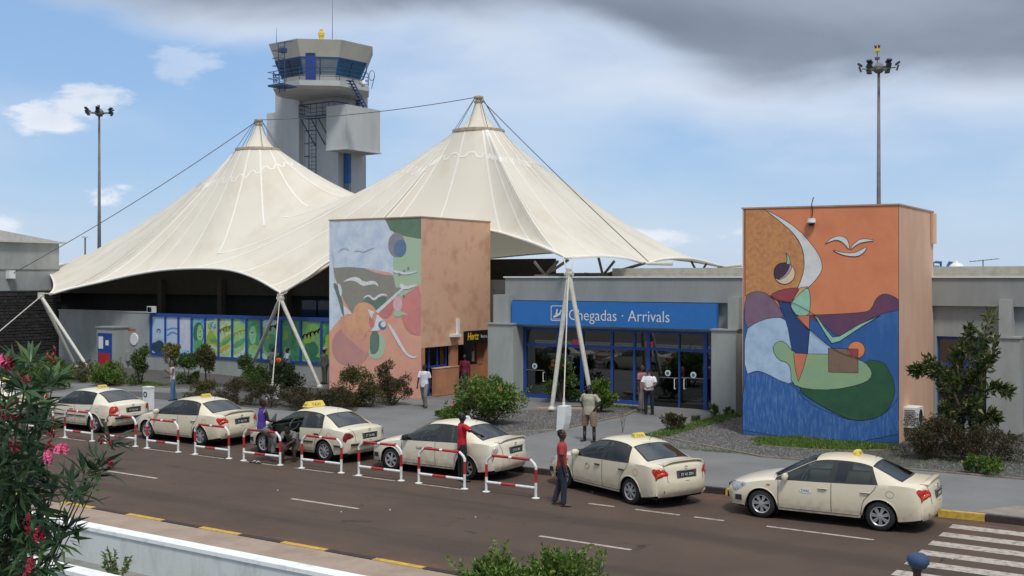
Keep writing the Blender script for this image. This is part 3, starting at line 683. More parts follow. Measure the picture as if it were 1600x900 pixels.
    for a, b in ((-9.45, -8.55), (-8.55, -7.62), (-6.57, -5.2), (-5.2, -3.7), (-3.7, -2.2), (-2.2, -.8)):
        B('window_post', m_frame, a, a+.1, n-.07, n+.07, .4, 3.34)
        B('window_head', m_frame, a+.1, b, n-.06, n+.06, 3.22, 3.34); B('window_rail', m_frame, a+.1, b, n-.06, n+.06, 2.3, 2.4); B('window_sill', m_frame, a+.1, b, n-.06, n+.06, .4, .55)
        B('pane', g_door, a+.1, b, n-.01, n+.01, .55, 2.3); B('pane', g_door, a+.1, b, n-.01, n+.01, 2.4, 3.22)
    B('plinth', m_col, -9.4, -7.62, 41.3, 41.6, .15, .4); B('plinth', m_col, -6.57, 8, 41.3, 41.6, .15, .4)
arrivals()
# ---------------------------------------------------------------- painted shapes on a plane
def paint(parent, shapes, org, sc, plane, out, name, outline=True, step=.0006):
    """shapes: (material, points seen in an enlarged crop, rounds) ; plane(x, y) -> world point"""
    mats = []; q = MB(); k = 0; lines = MB(); nrm = Vector(out)
    for mat, pts, rounds in shapes:
        if mat not in mats: mats.append(mat)
        P_ = [(org[0]+x/sc, org[1]+y/sc, 0) for x, y in pts]
        if rounds: P_ = chaikin(P_, rounds)
        W_ = [plane(p[0], p[1])+nrm*(step*(k+1)) for p in P_]
        tri = tessellate_polygon([[Vector((p[0], p[1], 0)) for p in P_]])
        q.add(W_, tri, mats.index(mat)); k += 1
        if outline:
            n_ = len(W_)
            for i in range(n_):
                a, b = W_[i], W_[(i+1) % n_]; d = b-a
                if d.length < 1e-4: continue
                w = nrm.cross(d).normalized()*.008; off = nrm*(step*.5)
                lines.add([a+w+off, b+w+off, b-w+off, a-w+off], [(0, 1, 2, 3)])
    q.build(name, mats, parent, world=True, fix=False)
    if outline: lines.build('mural_outline', m_black, parent, world=True, fix=False)
def ellp(cx, cy, rx, ry, rot=0, k=20):
    return [(cx+rx*math.cos(t)*math.cos(rot)-ry*math.sin(t)*math.sin(rot), cy+rx*math.cos(t)*math.sin(rot)+ry*math.sin(t)*math.cos(rot)) for t in [2*PI*i/k for i in range(k)]]
_pc = {}
LIFT = [1.0]
def pt(r, g, b, r2=None, scale=3., streak=0., mp=(.4, .7)):
    key = ('paint_%d_%d_%d' % (r, g, b))+('m' if r2 else '')
    ds = lambda c_: tuple(v*.86+.14*(.3*c_[0]+.55*c_[1]+.15*c_[2]) for v in c_[:3])+(1,)
    lf = LIFT[0]; key += '_%d' % int(lf*10); ds0 = ds; ds = lambda c_: (lambda q_: tuple(min(v*lf*(.78 if lf > 1 else 1)+(.22*.42 if lf > 1 else 0), .85) for v in q_[:3])+(1,))(ds0(c_))
    c = ds(srgb(r, g, b))
    return M(key, c, .75, scale=scale, col2=ds(srgb(*r2)) if r2 else tuple(v*.82 for v in c[:3]), bump=.08, bscale=60, streak=streak, mixpos=mp)
# ---------------------------------------------------------------- right mural block
def rbox():
    A, B_, C, D_ = (-14.32, 35.5), (-9.42, 36.3), (-9.5, 41.2), (-14.32, 41.2); top = 7.70
    t = thing('mural_block', 'tall right hand block with an orange and blue sea mural on its front', 'building', (-12, 38.5, .15))
    MB().prism([A, B_, C, D_], .15, top).build('block_wall', m_salmon, t, world=True)
    q = MB(); e = .03; q.prism([(A[0]-e, A[1]-e), (B_[0]+e, B_[1]-e), (C[0]+e, C[1]), (D_[0]-e, D_[1])], top, top+.05); q.build('coping', M('cap_tan', (.45, .30, .2), .8, var=.1), t, world=True)
    MB().box(-9.48, -9.40, 40.75, 41.25, 6.6, 7.66).build('side_fin', m_salmon, t, world=True)
    d = Vector((B_[0]-A[0], B_[1]-A[1], 0)).normalized(); nr = Vector((d.y, -d.x, 0)); P0 = Vector((A[0], A[1], 0))
    def plane(x, y):
        r = ray(x, y); c = Vector((0, 0, EYE)); k = (P0-c).dot(nr)/r.dot(nr); w = c+r*k
        s_ = min(max((w-P0).dot(d), .0), (Vector((B_[0], B_[1], 0))-P0).length)
        return Vector((P0.x+d.x*s_, P0.y+d.y*s_, min(max(w.z, .16), top)))
    OR = pt(226, 132, 78, (216, 120, 70), 1.2); OC = pt(206, 142, 70, (184, 112, 66), 7.)
    BL = pt(26, 92, 160, (60, 118, 182), 2.2, .25, (.5, .75)); SE = pt(28, 92, 165, (84, 134, 188), 16., .16, (.46, .74)); MA = pt(128, 100, 122); LB = pt(172, 198, 222, (146, 176, 206), 2.5)
    PU = pt(112, 62, 92, (84, 60, 100), 1.5); NV = pt(30, 68, 128); WH = pt(222, 222, 220); CR = pt(160, 62, 72); YW = pt(216, 176, 100)
    MI = pt(146, 202, 172); OT = pt(216, 118, 76); DG = pt(36, 92, 56, (30, 78, 58)); LG = pt(132, 170, 132, (150, 176, 112), 2.); SQ = pt(134, 104, 82); CI = pt(232, 130, 70); DM = pt(78, 50, 72); CRM = pt(222, 200, 168); PK = pt(190, 150, 180)
    sh = [(OR, [(8, 30), (575, 20), (575, 900), (0, 900)], 0),
          (OC, [(10, 30), (78, 38), (130, 75), (180, 120), (212, 170), (224, 220), (222, 260), (205, 310), (190, 338), (150, 345), (100, 355), (60, 345), (10, 352)], 0),
          (BL, [(0, 900), (5, 400), (100, 380), (240, 430), (330, 470), (440, 440), (520, 402), (575, 400), (575, 900)], 0),
          (PU, [(225, 420), (300, 419), (440, 411), (465, 400), (482, 358), (510, 342), (540, 350), (575, 372), (575, 402), (510, 412), (450, 440), (390, 480), (340, 500), (310, 470), (270, 440)], 1),
          (MA, [(8, 352), (40, 335), (75, 337), (100, 352), (125, 380), (140, 405), (152, 432), (100, 432), (60, 445), (8, 478)], 1),
          (LB, [(8, 476), (50, 447), (100, 430), (152, 430), (168, 470), (182, 540), (240, 560), (240, 600), (180, 672), (130, 655), (85, 630), (50, 620), (8, 637)], 1),
          (SE, [(2, 640), (50, 622), (90, 632), (140, 660), (182, 672), (230, 735), (330, 780), (400, 802), (470, 797), (530, 765), (575, 700), (575, 900), (0, 900)], 1),
          (LB, [(243, 472), (310, 530), (350, 562), (235, 562)], 0),
          (NV, [(125, 365), (175, 375), (200, 420), (243, 475), (233, 562), (180, 557), (165, 470), (150, 420)], 0),
          (WH, [(78, 38), (140, 70), (200, 110), (250, 165), (280, 210), (290, 250), (275, 282), (240, 320), (205, 345), (190, 345), (205, 312), (222, 262), (224, 215), (212, 165), (180, 120), (130, 78)], 1),
          (CR, [(98, 348), (140, 328), (210, 320), (190, 345), (176, 375), (150, 374), (115, 365)], 1), (YW, [(207, 322), (236, 318), (205, 350), (178, 375)], 0),
          (MI, [(176, 375), (205, 345), (236, 318), (244, 345), (245, 380), (241, 424), (195, 424), (176, 395)], 1),
          (OT, [(192, 424), (242, 422), (241, 475), (215, 450)], 0),
          (DG, [(440, 580), (510, 588), (528, 620), (547, 660), (550, 710), (522, 770), (470, 797), (400, 802), (330, 772), (250, 727), (195, 686), (250, 680), (350, 660), (430, 640)], 1),
          (LG, [(190, 562), (150, 512), (120, 518), (108, 545), (130, 582), (160, 590), (175, 612), (176, 668), (230, 688), (330, 690), (420, 672), (462, 652), (468, 622), (442, 590), (400, 575), (330, 562), (250, 560)], 1),
          (OT, [(185, 557), (233, 560), (220, 612), (202, 660), (190, 612)], 0), (SQ, [(310, 540), (417, 543), (417, 629), (311, 626)], 0),
          (CI, ellp(411, 546, 31, 31), 0), (CR, [(381, 542), (417, 543), (417, 574), (390, 565)], 0),
          (MI, [(258, 418), (272, 430), (300, 470), (325, 500), (350, 497), (420, 455), (497, 422), (430, 462), (350, 515), (322, 522), (300, 490)], 0),
          (CRM, ellp(152, 270, 38, 39), 0), (DM, [(114, 270), (116, 250), (130, 235), (152, 231), (172, 236), (168, 258), (150, 280), (122, 295)], 1), (PK, [(172, 236), (180, 244), (172, 266), (150, 288), (122, 296), (150, 280), (166, 258)], 1), (MI, [(157, 195), (170, 212), (173, 236), (160, 238), (162, 215)], 0),
          (WH, [(295, 167), (320, 143), (350, 134), (375, 142), (385, 165), (387, 188), (365, 160), (340, 148), (310, 158)], 1), (WH, [(388, 188), (398, 165), (430, 143), (486, 152), (430, 158), (405, 172)], 1), (WH, [(320, 183), (360, 196), (400, 198), (430, 185), (451, 170), (440, 195), (415, 210), (380, 208), (350, 200)], 1)]
    paint(t, sh, (1160, 310), 2.3067, plane, nr, 'mural')
    # long dark line sweeping through the figures
    q = MB(); L_ = [plane(1160+x/2.3067, 310+y/2.3067)+nr*.028 for x, y in ((98, 348), (130, 366), (176, 375), (215, 392), (262, 420), (230, 424))]
    L2 = [plane(1160+x/2.3067, 310+y/2.3067)+nr*.028 for x, y in ((176, 395), (215, 445), (260, 490), (310, 530), (360, 558), (417, 576))]
    for l in (cr(L_[:5], 4), cr(L2, 4)):
        for a, b in zip(l[:-1], l[1:]):
            w = nr.cross(b-a).normalized()*.008; q.add([a+w, b+w, b-w, a-w], [(0, 1, 2, 3)])
    q.build('mural_outline', m_black, t, world=True, fix=False)
    c = plane(1269, 349)+nr*.13
    k = thing('security_camera', 'small white dome camera hanging near the top of the right mural block', 'camera', c)
    MB().lathe([(.02, .16), (.13, .15), (.14, .02), (.12, 0)], seg=16).build('camera_housing', m_white, k, smooth=40); MB().lathe([(.11, 0), (.09, -.07), (.03, -.1)], seg=14).build('dome', m_black, k, smooth=True)
    MB().tube([(0, .02, .15), (0.02, .05, .4), (-.03, .1, .62), (.03, .11, .85)], .016, 6).build('camera_cable', m_black, k)
    a = thing('air_conditioner', 'white air conditioner unit low on the side of the right mural block', 'air conditioner', (-9.25, 37.3, .62))
    MB().box(-.22, .25, -.40, .40, -.02, .62).build('case', m_white, a)
    for i in range(9): MB().box(-.15+0, .18, -.412, -.402, .06+i*.058, .085+i*.058).build('grille_slat', m_steel, a)
    MB().lathe([(.01, .26), (.22, .26), (.24, .252)], (0, .05, .31), 'X', 20).build('fan_cover', m_black, a)
    MB().box(-.22, .2, -.3, -.26, -.12, -.02).build('bracket', m_steel, a); MB().box(-.22, .2, .26, .3, -.12, -.02).build('bracket', m_steel, a)
rbox()
# ---------------------------------------------------------------- left mural block with the rental office
def lbox():
    u0, u1, n0, n1, top = -35.45, -30.1, 38.2, 43.45, 8.02
    t = thing('mural_block', 'peach block with a faded pastel mural and a car rental office', 'building', (-32.8, 40.8, .15))
    def B(name, mat, *a): return MB().box(*a).build(name, mat, t, world=True)
    B('block_wall', m_peach, u0, u1, n0, n1, 2.36, top)
    B('block_wall', m_peach2, u0, u1, n0, 38.47, .15, 2.36)
    B('block_wall', m_peach2, u0, -32.2, 38.47, n1, .15, 2.36)
    B('block_wall', m_peach2, -32.2, u1, n1-.12, n1, .15, 2.36)
    B('coping', M('cap_tan', (.45, .30, .2), .8, var=.1), u0-.03, u1+.03, n0-.03, n1+.03, top, top+.05)
    B('low_wall', m_peach2, u1-.18, u1, 39.2, 40.95, .15, 1.38); B('pier', m_peach2, u1-.25, u1-.01, 40.5, 40.9, 1.38, 2.36)
    B('low_wall_cap', m_peach, u1-.2, u1+.02, 39.18, 40.97, 1.38, 1.42)
    B('back_partition', m_dark, -32.2, -32.1, 38.47, n1-.12, .15, 2.36); B('porch_floor', m_pave, -32.1, u1, 38.47, n1-.12, .15, .17)
    # blue door and window frames in the recess
    for n_ in (38.5, 39.15, 39.75, 40.4): B('door_post', m_frame, u1-.42, u1-.34, n_, n_+.1, .17, 2.36)
    B('door_rail', m_frame, u1-.42, u1-.35, 39.25, 40.4, 1.4, 1.5)
    for a, b in ((38.6, 39.15), (39.25, 39.75), (39.85, 40.4)): B('pane', g_door, u1-.39, u1-.37, a, b, .3 if a < 39 else 1.5, 2.3)
    # rental window
    B('low_wall', m_peach2, u1-.5, u1-.38, 41.9, n1-.12, .17, 1.35); B('window_frame', m_black, u1-.5, u1-.4, 41.9, 43.0, 1.35, 1.42)
    B('pane', g_door, u1-.46, u1-.44, 41.9, 42.95, 1.42, 2.36); B('pier', m_peach2, u1-.5, u1-.36, 42.95, n1-.12, 1.35, 2.36)
    B('notice', m_white, u1-.43, u1-.42, 42.55, 42.75, 1.5, 1.95)
    B('rental_sign', m_black, u1-.12, u1+.03, 41.3, n1, 2.36, 2.96)
    off = Vector(t.location)
    text('Hertz', .46, m_gold, t, Vector((u1+.04, 41.55, 2.55))-off, (R(90), 0, R(90)), ext=.003, shear=.25, sx=.80, bold=.012)
    text('Rent a', .22, m_white, t, Vector((u1+.04, 42.62, 2.6))-off, (R(90), 0, R(90)), ext=.003, sx=.9)
    # white L-shaped bracket above
    MB().box(u1, u1+.08, 40.75, 40.93, 2.75, 3.55).build('wall_bracket', m_white, t, world=True); MB().box(u1, u1+.3, 40.25, 40.75, 2.75, 2.87).build('wall_bracket', m_white, t, world=True)
    def plane(x, y):
        w = N(x, y, n0); return Vector((min(max(w.x, u0), u1), n0, min(max(w.z, .16), top)))
    LIFT[0] = 1.4
    LB = pt(196, 208, 222, (160, 182, 208), 1.6); GR = pt(66, 110, 70); MI = pt(150, 182, 146, (162, 178, 130), 2.); OL = pt(124, 122, 98, (112, 108, 96), 2.); SA = pt(212, 150, 130)
    MV = pt(126, 120, 134); BC = pt(58, 102, 142); WH = pt(214, 214, 214, (190, 190, 195)); DG = pt(68, 104, 78); OR = pt(216, 150, 90, (202, 128, 82), 3.); OR2 = pt(208, 134, 92, (200, 120, 96), 3.); MC = pt(178, 106, 100, (190, 120, 98), 1.4)
    RD = pt(206, 106, 92, (190, 88, 78), 2.); PKH = pt(198, 98, 96); PN = pt(216, 166, 168); FA = pt(216, 144, 108, (208, 130, 96), 1.2); FW = pt(188, 200, 214)
    sh = [(FA, [(25, 40), (485, 30), (485, 960), (20, 960)], 0),
          (LB, [(25, 40), (302, 40), (345, 110), (345, 200), (338, 312), (50, 280), (60, 330), (90, 430), (115, 500), (75, 530), (25, 585)], 0),
          (GR, [(300, 38), (485, 30), (485, 135), (420, 126), (370, 115), (325, 92)], 0), (MI, [(340, 140), (365, 120), (420, 126), (485, 135), (485, 352), (420, 390), (375, 420), (350, 370), (340, 310)], 0),
          (OL, [(50, 275), (120, 270), (200, 276), (270, 295), (340, 314), (352, 370), (382, 372), (262, 487), (240, 450), (200, 445), (150, 482), (140, 497), (100, 430), (60, 330)], 0),
          (SA, [(190, 274), (270, 288), (335, 300), (338, 314), (270, 304)], 1), (MV, ellp(356, 164, 41, 60), 0), (BC, ellp(374, 180, 30, 44, .1), 0),
          (WH, [(90, 345), (130, 322), (165, 317), (200, 345), (240, 335), (262, 345), (270, 368), (250, 352), (215, 359), (190, 363), (155, 337), (120, 337)], 1),
          (DG, [(45, 350), (68, 350), (90, 420), (107, 500), (95, 512), (75, 430)], 1), (WH, [(68, 350), (84, 353), (93, 390), (85, 422)], 1), (WH, [(98, 455), (142, 497), (102, 502)], 0),
          (WH, [(195, 430), (200, 412), (225, 402), (245, 425), (270, 402), (300, 398), (316, 415), (300, 408), (275, 412), (246, 438), (222, 412), (205, 418)], 1),
          (DG, [(200, 442), (197, 422), (218, 414), (245, 440), (280, 412), (312, 418), (300, 450), (262, 489), (240, 452)], 1),
          (MC, ellp(135, 655, 94, 98), 0), (MI, [(300, 598), (300, 690), (268, 722), (215, 706), (225, 590)], 1), (DG, [(228, 583), (272, 583), (274, 670), (250, 696), (226, 690)], 1),
          (OR2, [(78, 515), (112, 502), (200, 620), (228, 590), (222, 702), (150, 642), (85, 582)], 1),
          (OR, [(142, 500), (158, 455), (190, 440), (228, 447), (246, 475), (252, 520), (245, 562), (215, 582), (182, 628), (140, 602), (100, 545), (112, 505), (140, 520)], 1),
          (RD, [(485, 348), (485, 602), (430, 597), (395, 562), (378, 500), (383, 425), (400, 400)], 1), (PKH, [(265, 490), (362, 393), (345, 440), (340, 492), (300, 527)], 1), (PKH, [(225, 500), (245, 515), (248, 570), (222, 560)], 1), (PN, ellp(362, 450, 22, 38), 0),
          (MI, [(345, 478), (380, 484), (418, 503), (385, 502), (365, 516), (342, 506)], 1), (WH, [(255, 484), (385, 370), (393, 378), (266, 496)], 0), (WH, [(215, 474), (250, 488), (235, 522)], 0),
          (WH, [(262, 500), (302, 537), (272, 580), (228, 580), (248, 560)], 0), (BC, ellp(288, 552, 20, 21), 0), (WH, ellp(293, 548, 13, 14), 0),
          (WH, [(312, 545), (322, 545), (350, 585), (380, 640), (405, 685), (432, 706), (462, 702), (440, 716), (405, 702), (375, 660), (340, 600)], 1),
          (WH, [(338, 284), (400, 298), (467, 288), (440, 301), (400, 309), (345, 299)], 1), (WH, [(378, 345), (400, 366), (452, 353), (456, 363), (400, 381), (370, 372)], 1),
          (FW, [(72, 202), (85, 172), (110, 166), (135, 196), (110, 180), (90, 182)], 1), (FW, [(146, 197), (170, 178), (200, 184), (230, 168), (254, 175), (230, 182), (200, 199), (170, 190)], 1), (MV, ellp(394, 290, 6, 6), 0), (MV, ellp(414, 276, 5, 6), 0), (MV, ellp(371, 304, 6, 6), 0), (DG, ellp(392, 412, 5, 6), 0)]
    paint(t, sh, (505, 330), 3.104, plane, (0, -1, 0), 'mural', outline=False)
lbox()
# worn darker blotches on the side wall of the left block
# ---------------------------------------------------------------- tensile tent: two cones over one membrane
def tent():
    t = thing('tent_canopy', 'large cream tensile tent with two tall peaks spanning the terminal forecourt', 'tent canopy', (-42, 48, 0))
    V = Vector
    PA, PB = V((-50, 47.7, 0)), V((-34, 48, 0)); RR = 1.3; ZR = 13.05
    cA = D(403, 235, 1).xy; cB = D(747, 208, 1).xy
    Mp = N(440, 458, 40.2); L0_ = N(78, 460, 38.6); L1 = D(70, 416, 75); P3 = N(885, 403, 40.5); P4 = D(1013, 412, 54); P5 = D(1131, 417, 66); P6 = V((-43, 60, 6.6)); P7 = V((-62, 58, 6.4)); P5b = V((-30, 63, 6.3))
    fr1 = cr([L0_, N(110, 451, 39.5), N(160, 440, 40.6), N(215, 428, 41.2), N(273, 420.5, 41.5), N(347, 420.5, 41.4), N(395, 433, 40.9), Mp], 5)
    fr2 = cr([Mp, N(480, 433, 40.8), N(513, 409, 41.7), N(560, 387, 42.7), N(600, 372, 43.5), N(680, 352, 44.0), N(766, 360.5, 43.8), N(809, 372, 42.9), N(841, 383, 42.0), N(873, 397, 41.0), P3], 4)
    ed3 = cr([P3, D(900, 402, 48.5), D(940, 400, 50.5), D(975, 403, 52.3), D(1000, 409, 53.6), P4], 4)
    ed4 = cr([P4, D(1030, 406, 56), D(1060, 403.5, 59), D(1090, 406, 62.5), P5], 4)
    bk = cr([P5, V((-29, 61.5, 6.5)), V((-35, 59.6, 7.0)), P6], 5); bk2 = cr([P6, V((-48, 58, 7.0)), V((-55, 57, 7.0)), P7], 5)
    le1 = cr([P7, V((-64, 54, 6.9)), V((-65.5, 49, 6.7)), L1], 5); le2 = cr([L1, D(77, 426, 72.5), D(84, 440, 69.5), D(84, 452, 66.5), L0_], 4)
    ie = min(range(len(fr1)), key=lambda i: (fr1[i]-N(300, 420, 41.5)).length); E = fr1[ie]
    val = cr([E, V((-46.6, 44, 7.95)), V((-44.4, 46.3, 9.45)), V((-42.9, 48.4, 10.05)), V((-42.0, 51.5, 9.6)), V((-42.2, 56, 8.0)), P6], 5)
    loopB = fr1[ie:-1]+fr2[:-1]+ed3[:-1]+ed4[:-1]+bk[:-1]+val[::-1][:-1]      # runs arch -> M -> P3 -> P5 -> P6 -> back along the ridge
    loopA = fr1[:ie]+val[:-1]+bk2[:-1]+le1[:-1]+le2[:-1]
    NR = 26; q = MB(); seams = []
    def resample(loop, n, keep):
        segs = [(loop[(i+1) % len(loop)]-loop[i]).length for i in range(len(loop))]; T = sum(segs); out = []; i = 0; acc = 0
        for j in range(n):
            d = T*j/n
            while acc+segs[i] < d: acc += segs[i]; i += 1
            out.append(loop[i].lerp(loop[(i+1) % len(loop)], (d-acc)/segs[i]))
        return out
    edges = []
    for cen, loop, isval in ((PA, loopA, 0), (PB, loopB, 1)):
        n = 3*len(loop)//2*2 if 0 else len(loop); k = len(loop)
        # subdivide each boundary step in two for a finer cone
        lp = []
        for i in range(k): lp += [loop[i], loop[i].lerp(loop[(i+1) % k], .5)]
        k = len(lp); grid = []
        for i, p in enumerate(lp):
            an = math.atan2(p.y-cen.y, p.x-cen.x)
            p0 = V((cen.x+RR*math.cos(an), cen.y+RR*math.sin(an), ZR)); row = []
            dist = abs(p.x+41.8) if p.y > 41 else 9
            onv = 1 if any((p-v).length < .35 for v in val[3:-3]) else 0
            ex = 1.36+.22*onv
            for j in range(NR+1):
                tt = j/NR; tt2 = tt**1.15
                g = (1-tt2)**ex
                w = p0.lerp(p, tt2); z = p.z+(ZR-p.z)*g; row.append(V((w.x, w.y, z)))
            grid.append(row)
        # smooth interior around the cone so the facets blend
        for _ in range(10):
            ng = [r[:] for r in grid]
            for i in range(k):
                a, b = grid[i-1], grid[(i+1) % k]
                for j in range(1, NR): ng[i][j] = grid[i][j]*.5+(a[j]+b[j])*.25
            grid = ng
        q.add([w for r in grid for w in r], [(i*(NR+1)+j, ((i+1) % k)*(NR+1)+j, ((i+1) % k)*(NR+1)+j+1, i*(NR+1)+j+1) for i in range(k) for j in range(NR)])
        def gn(i, j):
            a = grid[(i+1) % k][j]-grid[i-1][j]; b = grid[i][min(j+1, NR)]-grid[i][max(j-1, 0)]; nn = a.cross(b)
            if nn.length < 1e-9: return V((0, 0, 1))
            nn.normalize(); return nn if nn.z > 0 else -nn
        for i in range(0, k, max(1, k//24)): seams.append([(grid[i][j]+gn(i, j)*.014, gn(i, j)) for j in range(NR+1)])
        ringj = 6; seams.append([(grid[i][ringj+(1 if i % 6 < 3 else 0)]+gn(i, ringj)*.014, gn(i, ringj)) for i in list(range(k))+[0]])
    o = q.build('membrane', m_memb, t, world=True, smooth=True)
    bm = bmesh.new(); bm.from_mesh(o.data); bmesh.ops.remove_doubles(bm, verts=bm.verts, dist=.01)
    for _ in range(3): bmesh.ops.smooth_vert(bm, verts=[v for v in bm.verts if not v.is_boundary], factor=.4, use_axis_x=True, use_axis_y=True, use_axis_z=True)
    bmesh.ops.recalc_face_normals(bm, faces=bm.faces); bm.to_mesh(o.data); bm.free(); o.data.shade_smooth()
    for s in seams:
        m_ = MB(); w = .045
        for (a, na), (b, nb_) in zip(s[:-1], s[1:]):
            d = b-a
            if d.length < 1e-4: continue
            side = d.cross(na);
            if side.length < 1e-5: continue
            side = side.normalized()*w; m_.add([a+side, b+side, b-side, a-side], [(0, 1, 2, 3)])
        m_.build('seam', m_seam, t, world=True, fix=False)
    for e in (fr1, fr2, ed3, ed4, bk, bk2, le1, le2): MB().tube(e, .07, 6).build('edge_cable_sleeve', m_seam, t, world=True, smooth=True)
    for cen, tx, tops in ((PA, 0, 14.85), (PB, 0, 14.95)):
        MB().lathe([(RR+.02, -.12), (RR+.08, -.06), (RR+.08, .08), (RR-.05, .12)], (cen.x, cen.y, ZR), seg=36).build('peak_ring', M('rusty_ring', (.50, .42, .31), .8, scale=6, var=.2), t, world=True, smooth=40)
        MB().lathe([(.98, .1), (.62, .55), (.36, 1.0), (.22, 1.35), (.17, 1.55)], (cen.x, cen.y, ZR), seg=24, cap=False).build('peak_cone', m_memb, t, world=True, smooth=True)
        MB().lathe([(.2, 1.5), (.24, 1.55), (.24, 1.62), (.17, 1.66), (.17, 1.74), (.26, 1.78), (.26, 1.86), (.1, 1.92)], (cen.x, cen.y, ZR), seg=14).build('peak_cap', M('rusty_ring', (.32, .24, .15)), t, world=True, smooth=40)
        MB().tube([(cen.x, cen.y, .15), (cen.x, cen.y, ZR+1.6)], [.2, .14], 12).build('mast', m_pole, t, world=True, smooth=True)
        for k in range(8):
            a = 2*PI*k/8+.2; MB().tube([(cen.x+RR*math.cos(a), cen.y+RR*math.sin(a), ZR+.1), (cen.x+.2*math.cos(a), cen.y+.2*math.sin(a), ZR+1.8)], .016, 5).build('hanger_cable', m_cable, t, world=True)
    tA, tB = PA+V((0, 0, ZR+1.85)), PB+V((0, 0, ZR+1.85))
    def sag(a, b, s, k=14): return [a.lerp(b, i/k)-V((0, 0, s*4*(i/k)*(1-i/k))) for i in range(k+1)]
    MB().tube(sag(tA, tB, .25), .022, 5).build('stay_cable', m_cable, t, world=True)
    MB().tube(sag(tB, P4+V((0, 0, .1)), .1), .024, 5).build('stay_cable', m_cable, t, world=True)
    MB().tube(sag(tA, V((-64.1, 40.5, 5.6)), .3), .024, 5).build('stay_cable', m_cable, t, world=True)
    for P_, to in ((P4, V((1.1, .4, .0))), (P5, V((.9, .5, .1))), (L1, V((-.6, -.6, -.2)))):
        MB().tube([P_, P_+to], [.07, .1], 6).build('corner_shackle', m_pole, t, world=True)
    # struts on the roof that hold the far corners
    def strut(base, tips, lab):
        s = thing('roof_strut', lab, 'strut', base)
        b = V(base); MB().box(-.35, .35, -.35, .35, -.02, .08).build('base_plate', m_brown, s)
        for p in tips: MB().tube([V((0, 0, .05)), V(p)-b], .07, 6).build('strut_arm', m_brown, s)
    for x, dist, tips, lab in ((852, 49.5, ((835, 409), (872, 408), (888, 406)), 'dark steel strut cluster on the roof under the nearest tent corner'),
                               (942, 53.5, ((913, 428), (935, 402), (960, 408), (1008, 411)), 'dark steel strut cluster on the roof in the middle of the tent edge'),
                               (1092, 65.0, ((1080, 408), (1105, 410), (1128, 417)), 'farthest dark steel strut cluster on the roof near the tent tip')):
        d = D(x, 433, dist); d.z = 5.46
        strut(tuple(d), [tuple(D(a, min(b, 431), dist+.3)) for a, b in tips], lab)
    MB().box(-31.5, -24, 47.2, 62, 5.3, 5.45).build('roof_slab', m_fascia, bpy.data.objects['terminal_hall'], world=True)
    return Mp, L0_, P3
Mp, L0_, P3 = tent()
def frame(lab, apex, feet, weight, corner, slab=None):
    t = thing('support_frame', lab, 'support frame', (feet[0][0], feet[0][1], .15)); V = Vector
    for f in feet:
        MB().tube([V(f), V(apex)], [.085, .10], 12).build('leg', m_pole, t, world=True, smooth=40)
        MB().lathe([(.16, 0), (.16, .05), (.08, .14)], f, seg=10).build('foot_plate', m_pole, t, world=True)
    a = V(apex); MB().tube([a-V((.18, 0, 0)), a+V((.18, 0, 0))], .1, 10).build('apex_joint', m_pole, t, world=True)
    MB().box(a.x-.04, a.x+.04, a.y-.18, a.y+.18, a.z-.15, a.z+.22).build('apex_plate', m_pole, t, world=True)
    c = V(corner)
    for o in (-.25, .25): MB().tube([a+V((o*.4, 0, .15)), c+V((o, .15, .05))], .03, 6).build('link_rod', m_pole, t, world=True)
    if weight:
        w = V(weight); MB().tube([a-V((0, .05, .1)), w+V((0, 0, .1))], .022, 6).build('tie_cable', m_pole, t, world=True)
        MB().tube([w+V((0, 0, .0)), w+V((0, 0, .22))], .045, 8).build('tie_turnbuckle', m_pole, t, world=True)
    if slab: MB().prism(slab, .15, .24).build('footing_slab', m_pink, t, world=True)
fA = N(438, 466, 39.4)
frame('white A shaped support frame in front of the green posters', fA, [tuple(G(500, 605, .15)), tuple(G(387, 588, .15))], (G(426, 622, .15)+Vector((0, 0, .62))), Mp, None)
fL = N(64, 463, 38.0)
frame('white A shaped support frame at the far left by the dark stone wall', fL, [tuple(G(143, 583, .15)), tuple(G(119, 574, .15))], None, L0_, None)
MB().tube([fL, fL+(N(0, 517, 33)-fL)*1.6], .03, 6).build('tie_cable', m_pole, [o for o in COL.objects if o.name.startswith('support_frame')][-1], world=True)
fR = D(889, 428, 44.6); s0, s1 = G(834, 641, .15), G(926, 641, .15)
frame('right white A shaped support frame standing in front of the arrivals sign', fR, [tuple(G(862, 640, .24)+Vector((0, 0, .0))), tuple(G(927, 640, .24))], (G(881, 672, .15)+Vector((0, 0, .86))), P3,
      [(s0.x, s0.y-.15), (s1.x+.3, s1.y-.15), (s1.x+.3, s1.y+.45), (s0.x, s0.y+.45)])
def weight(p, lab, h, w, curved):
    t = thing('anchor_block', lab, 'anchor block', p)
    q = MB()
    if curved: prof = [(-w/2, 0), (w*.15, 0), (w*.36, h*.28), (w*.48, h*.6), (w/2, h), (-w*.36, h)]
    else: prof = [(-w/2, 0), (w/2, 0), (w*.5, h), (-w*.5, h)]
    k = len(prof); q.add([(x, -.2, z) for x, z in prof]+[(x, .2, z) for x, z in prof], [tuple(range(k))[::-1], tuple(range(k, 2*k))]+[(i, (i+1) % k, k+(i+1) % k, k+i) for i in range(k)])
    q.build('block', m_white, t)
    MB().lathe([(.05, h), (.05, h+.12), (.02, h+.14)], seg=8).build('anchor_eye', m_white, t)
p = G(426, 624, .15); weight(tuple(p), 'small white anchor block behind the hedge under the middle support frame', .62, .40, False)
p = G(881, 672, .15); weight(tuple(p), 'white curved anchor block beside the walkway under the right support frame', .84, .37, True)
